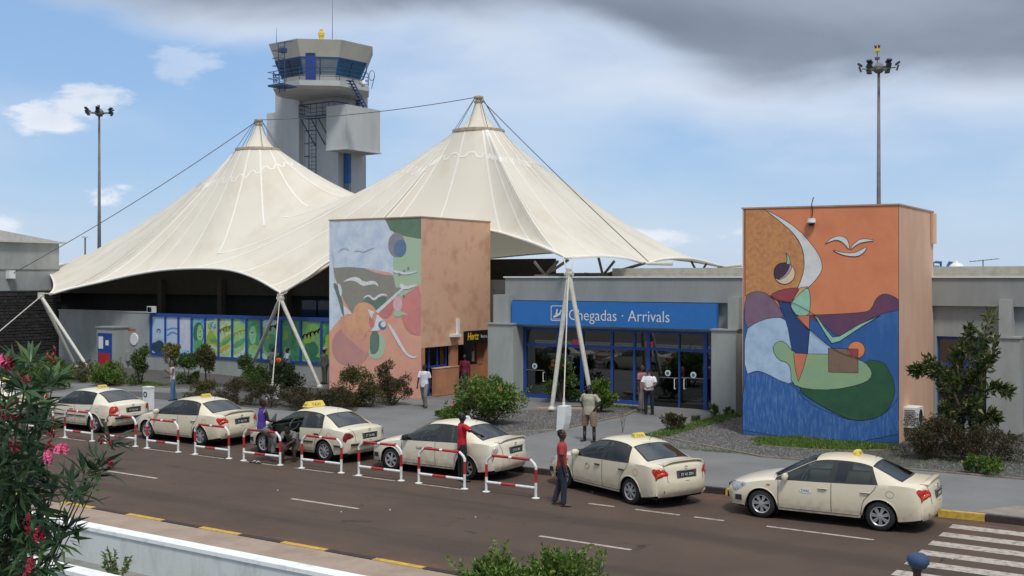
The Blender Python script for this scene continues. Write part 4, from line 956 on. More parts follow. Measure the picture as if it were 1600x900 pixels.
# ---------------------------------------------------------------- control tower
def tower():
    t = thing('control_tower', 'tall pale concrete control tower with a blue glazed cab behind the tent', 'tower', (-66, 72, 0))
    def B(name, mat, *a): return MB().box(*a).build(name, mat, t, world=True)
    def u(x, n): return N(x, 200, n).x
    def z(x, y, n): return N(x, y, n).z
    n0 = 71.0
    ua, ub, uc, ue = u(409, n0), u(430, n0), u(471, n0-.0), u(548, n0)
    ztop = z(500, 135, n0)
    B('shaft_wing', m_tower, ua, u(458, n0+.6), n0+.6, 74, 0, z(409, 178, n0+.6))          # left stepped wing
    B('shaft', m_tower, ub, u(523, 70.6), n0-.0, 74.6, 0, ztop)
    B('shaft_rib', m_tower, u(447, n0), u(467, n0-.5), n0-.5, n0, 0, ztop-.05)
    xr = u(548, 71.8); nr_ = U(568, 200, xr).y; zm = z(560, 168, 71.8)
    B('shaft', m_tower, u(523, 71.8)-.5, xr, 71.8, nr_, 0, zm); B('shaft', m_tower, u(523, 73.4)-.5, xr-.3, 73.4, nr_+.9, zm, ztop-.01)
    B('blue_panel', M('blue_panel', (.03, .13, .36), .4, scale=.8, var=.1), u(523, 73.3), xr-.35, 73.3, 73.39, z(540, 166, 73.3), ztop-.3)
    B('blue_panel', M('blue_panel', (.03, .13, .36)), u(522.5, 71.7), u(547.5, 71.7), 71.7, 71.8, z(535, 287, 71.7), z(535, 236, 71.7))
    B('panel_window', m_twin2, u(522.5, 71.7), u(547.5, 71.7), 71.7, 71.8, z(535, 300, 71.7), z(535, 287, 71.7)-.05)
    # projecting box
    q = MB(); x0 = u(510, 69.1)
    q.box(x0, -62.2, 69.1, 73.3, 16.05, 19.66); q.build('projecting_room', m_tower, t, world=True)
    MB().box(x0+.05, -62.1, 69.0, 73.4, 15.95, 16.05).build('room_soffit', m_tower, t, world=True)
    # cab: octagonal, flared upward
    c = D(503, 100, 94.5); cx, cy = c.x, c.y
    Z = lambda y, d=92.0: EYE-(y-HOR)*d/FOC
    zb, z0_, z1, z2 = Z(138), Z(122), Z(90, 91), Z(64, 91)
    def ring(r, z_): return [(cx+r*math.cos(PI/8+i*PI/4-.08), cy+r*math.sin(PI/8+i*PI/4-.08), z_) for i in range(8)]
    def loft(name, rs, mat, cap=True):
        q = MB(); vs = [v for r, z_ in rs for v in ring(r, z_)]; k = len(rs)
        q.add(vs, [(i*8+j, i*8+(j+1) % 8, (i+1)*8+(j+1) % 8, (i+1)*8+j) for i in range(k-1) for j in range(8)]+([tuple(range(8))[::-1], tuple(range((k-1)*8, k*8))] if cap else []))
        return q.build(name, mat, t, world=True)
    loft('gallery_slab', [(3.7, zb-.22), (4.22, zb), (4.26, zb+.42)], m_tower)
    loft('cab_base', [(3.25, zb+.42), (3.45, z0_+.15)], m_cab)
    loft('cab_core', [(2.2, zb), (2.2, z1)], m_dark)
    loft('cab_roof', [(4.05, z1), (4.6, z2), (4.4, z2+.06)], m_cab)
    loft('cab_roof_trim', [(4.02, z1-.12), (4.1, z1+.02)], M('blue_panel', (.03, .13, .36)))
    b, a = ring(3.45, z0_+.15), ring(4.0, z1-.1)
    for i in range(8):
        j = (i+1) % 8; P_ = [Vector(v) for v in (b[i], b[j], a[j], a[i])]
        for f0, f1 in ((0.02, .5), (.52, .98)):
            q = MB().add([P_[0].lerp(P_[1], f0), P_[0].lerp(P_[1], f1), P_[3].lerp(P_[2], f1), P_[3].lerp(P_[2], f0)], [(0, 1, 2, 3)])
            q.build('cab_window', m_twin2 if i == 6 else (M('tower_blue_glass', (.02, .11, .22), .08, var=.05, spec=.9) if i == 7 else m_twin), t, world=True)  # same cab glass all round; light on each face is put into its colour
        MB().tube([P_[0], P_[3]], .07, 6).build('cab_mullion', M('blue_panel', (.03, .13, .36)), t, world=True)
    # blue door in the cab base
    P_ = [Vector(v) for v in (ring(3.52, zb+.42)[6], ring(3.52, zb+.42)[7])]; 
    d = (P_[1]-P_[0]); A_ = P_[0]+d*.08; B2 = P_[0]+d*.38; out = Vector((d.y, -d.x, 0)).normalized()*.12
    q = MB().add([A_+out, B2+out, B2+out*5.2+Vector((0, 0, 2.3)), A_+out*5.2+Vector((0, 0, 2.3)), A_-out, B2-out, B2+out*3+Vector((0, 0, 2.3)), A_+out*3+Vector((0, 0, 2.3))], [(0, 1, 2, 3), (7, 6, 5, 4), (0, 3, 7, 4), (1, 5, 6, 2), (3, 2, 6, 7)])
    q.build('cab_door', M('blue_door', (.03, .08, .33), .5, var=.05), t, world=True)
    MB().add([A_+out*2.4+Vector((0, 0, 1.0))+d*.04, B2+out*2.4+Vector((0, 0, 1.0))-d*.04, B2+out*5.1+Vector((0, 0, 2.2))-d*.04, A_+out*5.1+Vector((0, 0, 2.2))+d*.04], [(0, 1, 2, 3)]).build('door_glass', m_twin, t, world=True)
    # gallery railing
    rl = ring(4.2, zb+.42)
    for i in range(8):
        p, q_ = Vector(rl[i]), Vector(rl[(i+1) % 8])
        for h in (.35, .7, 1.05): MB().tube([p+Vector((0, 0, h)), q_+Vector((0, 0, h))], .028, 5).build('rail', m_bsteel, t, world=True)
        for f in (0, .5): MB().tube([p.lerp(q_, f), p.lerp(q_, f)+Vector((0, 0, 1.05))], .028, 5).build('rail_post', m_bsteel, t, world=True)
    # balcony halfway and the caged ladder
    nb = 69.3; a, b = u(467, nb), u(523, nb); zf = z(500, 181, nb)
    B('balcony_floor', m_bsteel, a, b, nb, n0-.5, zf, zf+.1)
    for h in (.35, .7, 1.05, 1.1):
        MB().tube([(a, n0-.5, zf+h), (a, nb, zf+h), (b, nb, zf+h), (b, n0, zf+h)], .025, 5).build('balcony_rail', m_bsteel, t, world=True)
    for f in np.linspace(0, 1, 7): MB().tube([(a+(b-a)*f, nb, zf), (a+(b-a)*f, nb, zf+1.1)], .025, 5).build('balcony_post', m_bsteel, t, world=True)
    for f in (.02, .3, .5, .8): MB().tube([(a+(b-a)*f, nb+.1, zf), (a+(b-a)*f+.2, n0, zf-2.2)], .05, 5).build('balcony_brace', m_bsteel, t, world=True)
    la, lb = u(484, n0-.4), u(495, n0-.4)
    for x in (la, lb): MB().tube([(x, n0-.5, 4), (x, n0-.5, zf)], .04, 5).build('ladder_rail', m_bsteel, t, world=True)
    for i in range(34): MB().tube([(la, n0-.5, zf-.3-i*.33), (lb, n0-.5, zf-.3-i*.33)], .02, 4).build('ladder_rung', m_bsteel, t, world=True)
    for i in range(8): MB().tube([(la, n0-.5, zf-1-i*1.1), (la-.1, n0-1.0, zf-1-i*1.1), (lb+.1, n0-1.0, zf-1-i*1.1), (lb, n0-.5, zf-1-i*1.1)], .025, 4).build('ladder_hoop', m_bsteel, t, world=True)
    for x in (la, lb): MB().tube([(x, n0-1.0, 6), (x, n0-1.0, zf-1)], .02, 4).build('ladder_cage_bar', m_bsteel, t, world=True)
    # ladder with platform on the left of the cab
    l = D(441, 110, 89.5); lx, ly = l.x, l.y
    for dx in (-.3, .3): MB().tube([(lx+dx, ly, Z(144, 89.5)), (lx+dx*1.2, ly-.1, Z(66, 89.5)), (lx+dx, ly+.8, Z(63, 89.5))], .04, 5).build('roof_ladder_rail', m_bsteel, t, world=True)
    for i in range(13): MB().tube([(lx-.3, ly, Z(142, 89.5)+i*.32), (lx+.3, ly, Z(142, 89.5)+i*.32)], .02, 4).build('ladder_rung', m_bsteel, t, world=True)
    for y in (80, 92, 104, 118): MB().tube([(lx-.3, ly, Z(y, 89.5)), (lx-.5, ly-.6, Z(y, 89.5)), (lx+.5, ly-.6, Z(y, 89.5)), (lx+.3, ly, Z(y, 89.5))], .025, 4).build('ladder_hoop', m_bsteel, t, world=True)
    MB().box(lx-.9, lx+.7, ly-.7, ly+.9, Z(136, 89.5), Z(133, 89.5)).build('side_platform', m_bsteel, t, world=True)
    for h in (.5, 1.0): MB().tube([(lx-.9, ly+.9, Z(133, 89.5)+h), (lx-.9, ly-.7, Z(133, 89.5)+h), (lx+.7, ly-.7, Z(133, 89.5)+h)], .025, 4).build('platform_rail', m_bsteel, t, world=True)
    MB().box(lx-.1, lx+.45, ly-.3, ly+.1, Z(83, 89.5), Z(76, 89.5)).build('ladder_box', m_bsteel, t, world=True)
    # stair flight on the right and small dish
    r0, r1 = D(545, 125, 90), D(568, 168, 90)
    for o in (0, .35): MB().tube([r0+Vector((o, 0, 0)), r1+Vector((o, 0, 0))], .06, 5).build('stair_stringer', m_bsteel, t, world=True)
    for i in range(9): v = r0.lerp(r1, (i+.5)/9); MB().box(v.x, v.x+.35, v.y-.5, v.y+.1, v.z-.02, v.z+.02).build('stair_tread', m_bsteel, t, world=True)
    d = D(569, 131, 88.6); MB().lathe([(.02, 0), (.22, -.05), (.28, -.12)], tuple(d), 'Y', 18).build('dish', m_white, t, world=True, smooth=True)
    d = D(581, 120, 89.5); MB().tube([d+Vector((.3*math.cos(a), 0, .4*math.sin(a)+.1)) for a in np.linspace(0, 2*PI, 13)]+[d+Vector((.3, 0, .1)), d+Vector((-.2, .2, -.9))], .03, 5).build('loop_aerial', m_steel, t, world=True)
    # on the roof
    d = D(502, 60, 93); b = MB().lathe([(.2, -.25), (.2, .15), (.26, .2), (.26, .45), (.15, .55), (.14, .75), (.02, .8)], tuple(d), seg=12); b.build('beacon', m_gold, t, world=True)
    for x, y0, y1, dd in ((519.5, 64, -8, 93), (432, 70, 44, 91), (500, 60, 48, 93)): MB().tube([D(x, y0, dd), D(x, y1, dd)], [.035, .012], 5).build('aerial', m_steel, t, world=True)
tower()
# ---------------------------------------------------------------- high mast lights and roof clutter
def mast(base_d, x, ytop, ypole, lab, extra):
    b = D(x, 434, base_d); t = thing('high_mast_light', lab, 'light mast', (b.x, b.y, 0)); h = EYE-(ypole-HOR)*base_d/FOC
    MB().tube([(0, 0, 0), (0, 0, h)], [.21, .095], 12).build('pole', M('mast_rust_grey', (.19, .165, .165), .7, scale=2, var=.15), t, smooth=True)
    MB().lathe([(.2, h-.1), (.42, h+.1), (.42, h+.35), (.18, h+.6)], seg=12).build('head_ring', m_steel, t)
    R_ = 1.3*extra
    for i in range(6):
        a = i*PI/3+.3; dx, dy = math.cos(a), math.sin(a)
        arm = MB().tube([(0, 0, h+.15), (dx*R_*.85, dy*R_*.85, h+.25)], .045, 6).build('arm', m_steel, t)
        for s_, zz in ((1, .5), (-1, -.05)):
            rot = Euler((0, R(55 if s_ > 0 else 20), a)).to_matrix()
            MB().obox((dx*R_*.95, dy*R_*.95, h+.25+zz*.55), .12, .36, .36, rot).build('floodlight', M('floodlight_dark', (.03, .035, .04), .4, var=.05), t)
    zt = EYE-(ytop-HOR)*base_d/FOC
    MB().tube([(-.1, 0, h+.3), (-.1, 0, zt-.3)], .035, 6).build('rod', m_steel, t)
    if extra > 1.0:
        MB().lathe([(.16, -.95), (.2, -.8), (.06, -.7)], (-.1, 0, zt), seg=10).build('rod_cap', m_steel, t)
        MB().obox((-.1, 0, zt-.28), .36, .26, .22).build('beacon_base', m_gold, t)
        for s_ in (-.12, .12): MB().lathe([(.07, -.15), (.09, .05), (.04, .15)], (-.1+s_, 0, zt), seg=8).build('beacon_lamp', M('beacon_red_dark', (.10, .02, .02), .3, var=0), t)
    else:
        for s_ in (-.1, .1): MB().lathe([(.06, -.3), (.08, 0), (.03, .1)], (-.1+s_, 0, zt), seg=8).build('beacon_lamp', m_steel, t)
mast(79, 1373, 72, 112, 'tall floodlight mast rising behind the right mural block', 1.02)
mast(106, 155, 165, 180, 'tall floodlight mast rising behind the left slope of the tent', 1.0)
d = D(133, 434, 90); t = thing('street_lamp', 'small distant street lamp left of the floodlight mast', 'street lamp', (d.x, d.y, 0))
MB().tube([(0, 0, 0), (0, 0, 8.6)], [.09, .06], 8).build('pole', m_steel, t); MB().box(-.25, .25, -.12, .12, 8.6, 8.72).build('lamp_head', m_white, t)
def roofstuff():
    t = thing('roof_letters', 'blue steel letters seen from behind on the roof right of the mural block', 'sign', tuple(D(1475, 433, 46).xy)+(5.46,))
    dd = 46; L_ = []
    def seg(pts): MB().tube([D(x, y, dd)-Vector(t.location) for x, y in pts], .055, 5).build('letter', M('letter_blue', (.05, .13, .30), .5, var=.05), t)
    seg([(1458, 424), (1458, 410), (1468, 410)]); seg([(1458, 417), (1467, 417)]); seg([(1458, 424), (1470, 424), (1470, 409), (1462, 409)]); seg([(1476, 425), (1484, 409), (1487, 409), (1481, 425), (1476, 425)])
    seg([(1456, 426), (1490, 426)])
    p = D(1494, 426, 46); t = thing('roof_vent', 'white domed roof vent beside the blue roof letters', 'vent', (p.x, p.y, 5.46))
    MB().lathe([(.2, 0), (.2, .32)], seg=14).build('vent_pipe', m_blk, t); MB().lathe([(.34, .28), (.33, .4), (.24, .5), (.1, .55), (.08, .62), (.01, .64)], seg=16).build('vent_hood', m_white, t, smooth=40)
    p = D(1536, 426, 46); t = thing('tv_aerial', 'thin television aerial on the roof at the far right', 'aerial', (p.x, p.y, 5.46)); MB().tube([(0, 0, 0), (0, 0, .68)], .025, 5).build('pole', m_steel, t)
    MB().tube([(-.5, -.1, .6), (.6, .1, .72)], .015, 4).build('boom', m_steel, t)
    for i in range(7): x = -.45+i*.16; MB().tube([(x-.03, -.2, .62+i*.015), (x+.03, .2, .62+i*.015)], .01, 4).build('element', m_steel, t)
roofstuff()
# ---------------------------------------------------------------- red and white barriers
def barriers():
    proto = None
    W_, Hh = 1.48, .93; r = .035
    u_list = [-14.71-1.48-2.1*0-k*2.13 for k in range(11)]
    us = [-16.16, -18.32, -20.40, -22.54, -24.88, -27.0, -29.25, -31.33, -33.5, -35.62, -38.1]
    labs = ['red and white barrier nearest the camera, farthest right in the row', 'red and white barrier behind which the man in the red football shirt stands', 'barrier at the front wheel of the taxi with the white roof sign', 'barrier at the rear wheel of the open door taxi',
            'red and white barrier the man in the purple vest sits on', 'barrier at the rear of the taxi left of the open door taxi', 'barrier at the bonnet of the taxi left of the open door taxi', 'barrier at the rear corner of the hatchback taxi',
            'barrier along the doors of the hatchback taxi', 'barrier at the front of the hatchback taxi, half behind oleander leaves', 'barrier at far left almost hidden by the oleander']
    def mk():
        t = thing('barrier', '', 'barrier', (0, 0, 0), 0, 'red and white barriers along the taxi rank')
        c = .17
        def seg(name, pts, mat): MB().tube(pts, r, 10).build(name, mat, t, smooth=40)
        for x, s in ((0, 1), (W_, -1)):
            seg('post', [(x, 0, 0), (x, 0, .38)], m_pwhite); seg('red_band', [(x, 0, .38), (x, 0, .70)], m_red); seg('post', [(x, 0, .70), (x, 0, Hh-c), (x+s*.05, 0, Hh-c*.55), (x+s*c, 0, Hh)], m_pwhite)
            MB().lathe([(.1, .0), (.1, .012), (.04, .03)], (x, 0, 0), seg=10).build('foot_plate', m_pwhite, t)
        xm = W_/2
        seg('red_band', [(c, 0, Hh), (xm-.06, 0, Hh)], m_red); seg('top_rail', [(xm-.06, 0, Hh), (xm+.03, 0, Hh)], m_pwhite); seg('red_band', [(xm+.03, 0, Hh), (W_-c, 0, Hh)], m_red)
        seg('bottom_rail', [(0, 0, .25), (.46, 0, .25)], m_pwhite); seg('red_band', [(.46, 0, .25), (.90, 0, .25)], m_red); seg('bottom_rail', [(.90, 0, .25), (W_, 0, .25)], m_pwhite)
        return t
    t = mk()
    for i, (u, l) in enumerate(zip(us, labs)):
        o = t if i == 0 else dup(t); o.location = (u, 23.15, .004); o['label'] = l; o.rotation_euler = (R(random.uniform(-1, 1)), 0, R(random.uniform(-.8, .8)))
barriers()
p = G(232, 640, .15); t = thing('bollard_sign', 'short white post with a small emblem behind the hatchback taxi', 'post', tuple(p))
MB().box(-.16, .16, -.15, .15, 0, .86).build('post_body', m_white, t); MB().box(-.175, .175, -.165, .165, .86, .92).build('post_cap', m_white, t)
MB().lathe([(.07, 0), (.11, 0), (.11, -.012), (.07, -.012)], (.0, -.152, .62), 'Y', 18, cap=False).build('emblem', m_black, t)
# ---------------------------------------------------------------- cars
m_paint = M('cream_car_paint', (.72, .655, .49), .30, scale=1.1, col2=(.67, .60, .45), coat=.5, detail=4)
m_glassc = glass('car_glass', (.46, .56, .52), .045)
def car_dust(m, z1, amt):
    nt = m.node_tree; n = nt.nodes; L = nt.links; b = n['Principled BSDF']; src = b.inputs['Base Color'].links[0].from_socket
    g = n.new('ShaderNodeNewGeometry'); sp = n.new('ShaderNodeSeparateXYZ'); L.new(g.outputs['Position'], sp.inputs[0]); mr = n.new('ShaderNodeMapRange'); mr.inputs[1].default_value = z1; mr.inputs[2].default_value = .15; L.new(sp.outputs[2], mr.inputs[0])
    no = n.new('ShaderNodeTexNoise'); no.inputs['Scale'].default_value = 7; no.inputs['Detail'].default_value = 8; L.new(g.outputs['Position'], no.inputs['Vector']); m2 = n.new('ShaderNodeMapRange'); m2.inputs[1].default_value = .3; m2.inputs[2].default_value = .7; L.new(no.outputs['Fac'], m2.inputs[0])
    mu = n.new('ShaderNodeMath'); mu.operation = 'MULTIPLY'; L.new(mr.outputs[0], mu.inputs[0]); L.new(m2.outputs[0], mu.inputs[1]); m3 = n.new('ShaderNodeMath'); m3.operation = 'MULTIPLY'; m3.inputs[1].default_value = amt; L.new(mu.outputs[0], m3.inputs[0])
    mx = n.new('ShaderNodeMix'); mx.data_type = 'RGBA'; L.new(m3.outputs[0], mx.inputs[0]); L.new(src, mx.inputs[6]); mx.inputs[7].default_value = (.30, .19, .12, 1); L.new(mx.outputs[2], b.inputs['Base Color'])
    ro = n.new('ShaderNodeMath'); ro.operation = 'MULTIPLY_ADD'; L.new(m3.outputs[0], ro.inputs[0]); ro.inputs[1].default_value = .5; ro.inputs[2].default_value = .28; L.new(ro.outputs[0], b.inputs['Roughness'])
car_dust(m_paint, .62, .75)
m_paint2 = M('pale_cream_car_paint', (.76, .70, .56), .30, scale=1.3, col2=(.71, .65, .51), coat=.4, detail=4); car_dust(m_paint2, .8, .9)
m_paint3 = M('old_cream_car_paint', (.72, .68, .53), .38, scale=1.0, col2=(.66, .61, .46), coat=.2, detail=5); car_dust(m_paint3, .9, .95)
m_glassr = glass('car_rear_glass', (.14, .17, .18), .14)
m_tyre = M('tyre_rubber', (.018, .018, .018), .8, var=.2, scale=20)
m_alloy = M('alloy_wheel', (.50, .51, .53), .3, metal=.55, var=.08, scale=10)
m_seat = M('seat_fabric', (.16, .15, .135), .9, var=.15)
m_chrome = M('chrome', (.6, .6, .6), .15, metal=1, var=0)
m_tail = M('tail_lamp_red', (.42, .012, .012), .15, scale=14, col2=(.60, .03, .02), coat=.6)
m_tailc = M('tail_lamp_clear', (.38, .30, .27), .15, scale=16, col2=(.6, .58, .55), coat=.6)
m_amber = M('amber_lens', (.65, .12, .03), .15, var=.05, coat=.5)
m_head = M('headlamp_lens', (.42, .45, .48), .08, scale=12, col2=(.10, .11, .12), coat=.8)
m_plate = M('licence_plate', (.02, .035, .035), .4, var=0)
m_under = M('underbody', (.012, .012, .012), .9, var=0)
KEYC = [(-2.13, -2.19, .27, .27, .58, .26, .66, .70), (-2.20, -2.28, .40, .395, .60, .36, .70, .74), (-2.20, -2.29, .53, .52, .60, .48, .71, .755), (-2.16, -2.24, .66, .64, .60, .59, .73, .775),
        (-2.05, -2.10, .75, .70, .62, .66, .78, .82), (-1.73, -1.75, .865, .81, .69, .76, .83, .86), (-1.37, -1.38, .94, .89, .72, .84, .85, .875), (-1.05, -1.05, .99, .94, .74, .885, .857, .88),
        (-.80, -.72, 1.17, 1.10, .69, .905, .862, .88), (-.45, -.28, 1.385, 1.32, .61, .915, .865, .88), (-.10, 0, 1.45, 1.385, .585, .925, .865, .88), (.30, .35, 1.47, 1.40, .575, .94, .865, .88),
        (.75, .70, 1.455, 1.385, .575, .955, .865, .88), (1.15, .98, 1.40, 1.335, .59, .975, .865, .88), (1.42, 1.30, 1.26, 1.20, .635, .99, .86, .88), (1.68, 1.65, 1.10, 1.05, .69, .995, .85, .87),
        (1.95, 1.95, 1.085, 1.04, .70, .975, .83, .86), (2.12, 2.15, 1.07, 1.02, .69, .94, .80, .84), (2.19, 2.235, .98, .96, .67, .88, .77, .81), (2.20, 2.26, .80, .79, .65, .74, .76, .80),
        (2.23, 2.30, .62, .61, .65, .57, .76, .80), (2.22, 2.29, .44, .43, .63, .40, .73, .77), (2.15, 2.20, .29, .29, .6, .28, .68, .72)]
WX = (-1.37, 1.23); WR = .315; AR = .365
def car_table(kind):
    K = [list(k) for k in KEYC]
    if kind == 'liftback':        # higher, longer glass at the back, short deck
        K[13] = [1.15, 1.05, 1.42, 1.355, .59, .975, .865, .88]; K[14] = [1.42, 1.42, 1.30, 1.24, .62, .985, .86, .88]; K[15] = [1.72, 1.80, 1.10, 1.05, .68, .99, .85, .87]; K[16] = [1.95, 2.0, 1.06, 1.02, .69, .975, .83, .86]
        K[17] = [2.13, 2.13, 1.03, 1.0, .69, .94, .80, .84]
    if kind == 'old':             # flatter bonnet, lower tail
        for k in K:
            if k[0] > 1.6 and k[2] > 1.0: k[2] -= .05; k[3] -= .05; k[5] -= .04
            if k[0] > 1.0 and k[0] < 1.6: k[2] -= .02
    return np.array(K)
class Body:
    def __init__(s, kind):
        K = car_table(kind); xs = []
        # stations by interpolating index; denser in the middle
        par = []
        for i in range(len(K)-1):
            n = 3 if i < 4 or i > 17 else 7
            par += [i+j/n for j in range(n)]
        par.append(len(K)-1); s.K = K; s.par = par
        s.st = [s.at(p) for p in par]
        s.fr = [0, .2, .4, .6, .8, 1.0]                      # sill .. belt
        s.gr = [0, .07, .3, .55, .8, .93, 1.0]               # belt .. cant rail
        s.ro = [1, .97, .90, .78, .6, .4, .2, 0]             # cant rail .. centre
    def at(s, p):
        i = min(int(p), len(s.K)-2); t = p-i; K = s.K; a, b, c, d = K[max(i-1, 0)], K[i], K[i+1], K[min(i+2, len(K)-1)]
        # limited Catmull-Rom
        m0, m1 = (c-a)/2, (d-b)/2; sl = c-b
        m0 = np.where(m0*sl <= 0, 0, np.sign(m0)*np.minimum(abs(m0), 2.5*abs(sl))); m1 = np.where(m1*sl <= 0, 0, np.sign(m1)*np.minimum(abs(m1), 2.5*abs(sl)))
        h = t*t*t, t*t
        return b*(2*h[0]-3*h[1]+1)+m0*(h[0]-2*h[1]+t)+c*(-2*h[0]+3*h[1])+m1*(h[0]-h[1])
    def bot(s, x):
        z = .235
        for w in WX:
            d = abs(x-w)
            if d < AR: z = max(z, .315+math.sqrt(AR*AR-d*d))
        if x < -1.8: z = .25
        if x > 1.62: z = max(z if x < 1.62 else 0, .235+(x-1.62)*.14)
        return z
    def wz(s, S_, z):
        zb, wb, wm = S_[5], S_[6], S_[7]; zm = .235+.52*(max(zb, .5)-.235); ws = wm-.045
        if z < zm: t = (z-.235)/max(zm-.235, .01); return ws+(wm-ws)*(1-(1-min(max(t, 0), 1))**2)
        t = min((z-zm)/max(zb-zm, .01), 1); return wm+(wb-wm)*t**2.2
    def pull(s, x, y):
        e = max(0, abs(x)-1.62); return -math.copysign(1, x)*e*e*.52*(abs(y)/.85)**3.2
    def pt(s, S_, row, sec):
        x, xc, zt, zc, wc, zb, wb, wm = S_[:8]
        if sec == 0:
            zz = min(s.bot(x), zb-.03); z = zz+(zb-zz)*row; y = s.wz(S_, z); X = x
        elif sec == 1:
            z = zb+(zc-zb)*row; y = wb+(wc-wb)*(row if zc-zb > .1 else row**1.0); y += .018*math.sin(PI*row)*(1 if zc-zb > .1 else .4); X = x+(xc-x)*row
        else:
            y = wc*row; c = 1-(abs(row))**2.6; z = zc+(zt-zc)*c; X = xc
            if -1.2 < x < -.2: X -= .10*(1-row*row)*min(1, (x+1.2)/.2+0)*1.0*max(0, min(1, (-.2-x)/.4))
            if 1.1 < x < 1.9: X += .08*(1-row*row)*max(0, min(1, (x-1.1)/.4))*max(0, min(1, (1.9-x)/.2))
        return Vector((X+s.pull(X, y), y, z))
    def side(s, x, z, side=-1, off=.0):
        """point on the side below the belt line"""
        lo, hi = 0, len(s.K)-1.0
        for _ in range(30):
            m = (lo+hi)/2
            if s.at(m)[0] < x: lo = m
            else: hi = m
        # tables are monotone between the end caps
        S_ = s.at(lo); y = s.wz(S_, z); return Vector((x+s.pull(x, y), side*(y+off), z))
def wheel_parts(style, x, y, side, car):
    w = thing('wheel', None, None); w.parent = car; w.location = (x, y*side, WR)
    q = MB(); hw = .10
    q.lathe([(.19, -hw*.7), (.205, -hw), (.28, -hw*1.02), (.305, -hw*.8), (.315, -hw*.35), (.315, hw*.35), (.305, hw*.8), (.28, hw*1.02), (.205, hw), (.19, hw*.7)], (0, 0, 0), 'Y', 28, cap=False); q.build('tyre', m_tyre, w, smooth=50)
    q = MB(); o = side*hw
    q.lathe([(.21, o*.99), (.20, o*1.02), (.185, o*.9), (.18, o*.55)], (0, 0, 0), 'Y', 28, cap=False)
    n = {'alloy': 7, 'hub': 8, 'star': 6, 'five': 5}[style]; sw = {'alloy': .045, 'hub': .05, 'star': .06, 'five': .085}[style]
    for i in range(n):
        a = 2*PI*i/n+.3; rot = Matrix.Rotation(-a, 3, 'Y')
        for dx in ((-.022, .022) if style == 'alloy' else (0,)):
            wd = sw*(.62 if style == 'alloy' else 1)
            vs = [Vector((.04, o*.92, -wd*.4+dx*.5)), Vector((.04, o*.92, wd*.4+dx*.5)), Vector((.195, o*.86, wd*.62+dx)), Vector((.195, o*.86, -wd*.62+dx))]
            v2 = [v-Vector((0, side*.025, 0)) for v in vs]; q.add([rot @ v for v in vs+v2], [(0, 1, 2, 3), (7, 6, 5, 4), (0, 4, 5, 1), (2, 6, 7, 3), (1, 5, 6, 2), (0, 3, 7, 4)])
    q.lathe([(.055, o*.8), (.055, o*.97), (.03, o*1.0), (.001, o*1.0)], (0, 0, 0), 'Y', 14); q.build('rim', m_alloy, w, smooth=35)
    MB().lathe([(.19, o*.45), (.001, o*.45)], (0, 0, 0), 'Y', 20).build('brake_disc', m_under, w)
def patch(B, pa, sec, rows, side, off, name, mats, car, n=5):
    """lamp or panel laid on the body between stations pa and section rows"""
    q = MB(); g = []
    for i in range(n+1):
        p = pa[0]+(pa[1]-pa[0])*i/n; S_ = B.at(p); g.append([])
        for j in range(n+1):
            r = rows[0]+(rows[1]-rows[0])*j/n; v = B.pt(S_, r, sec); g[-1].append(Vector((v.x, v.y*side, v.z)))
    return g
def curve_lamp(B, pts, side, off, name, mat, parent, ctr=None):
    """closed outline given as (station, section+row) pairs; filled as a fan over the curved surface"""
    def ev(p, r):
        S_ = B.at(p); sec = int(r); row = r-sec
        if sec == 2: row = 1-row
        v = B.pt(S_, row, sec); return v
    P_ = chaikin([(a, b, 0) for a, b in pts], 1); c = sum(P_, Vector())/len(P_); q = MB(); rings = []
    for f in (1, .75, .5, .25): rings.append([c+(p-c)*f for p in P_])
    vs = []; k = len(P_); eps = .02
    def sv(p, o):
        a = ev(p.x, p.y); b = ev(p.x+eps, p.y); d = ev(p.x, min(p.y+eps, 2.999)); n = (b-a).cross(d-a)
        if n.length < 1e-9: n = Vector((1, 0, 0))
        n.normalize(); 
        if n.dot(Vector((a.x, a.y*.9, 0))) < 0: n = -n
        v = a+n*o; return Vector((v.x, v.y*side, v.z))
    for i, rg in enumerate(rings): vs += [sv(p, off+(.012 if i else 0)) for p in rg]
    vs.append(sv(c, off+.014)); fs = [(i*k+j, i*k+(j+1) % k, (i+1)*k+(j+1) % k, (i+1)*k+j) for i in range(3) for j in range(k)]
    fs += [(3*k+j, 3*k+(j+1) % k, 4*k) for j in range(k)]
    return MB().add(vs, fs).build(name, mat, parent, smooth=True)
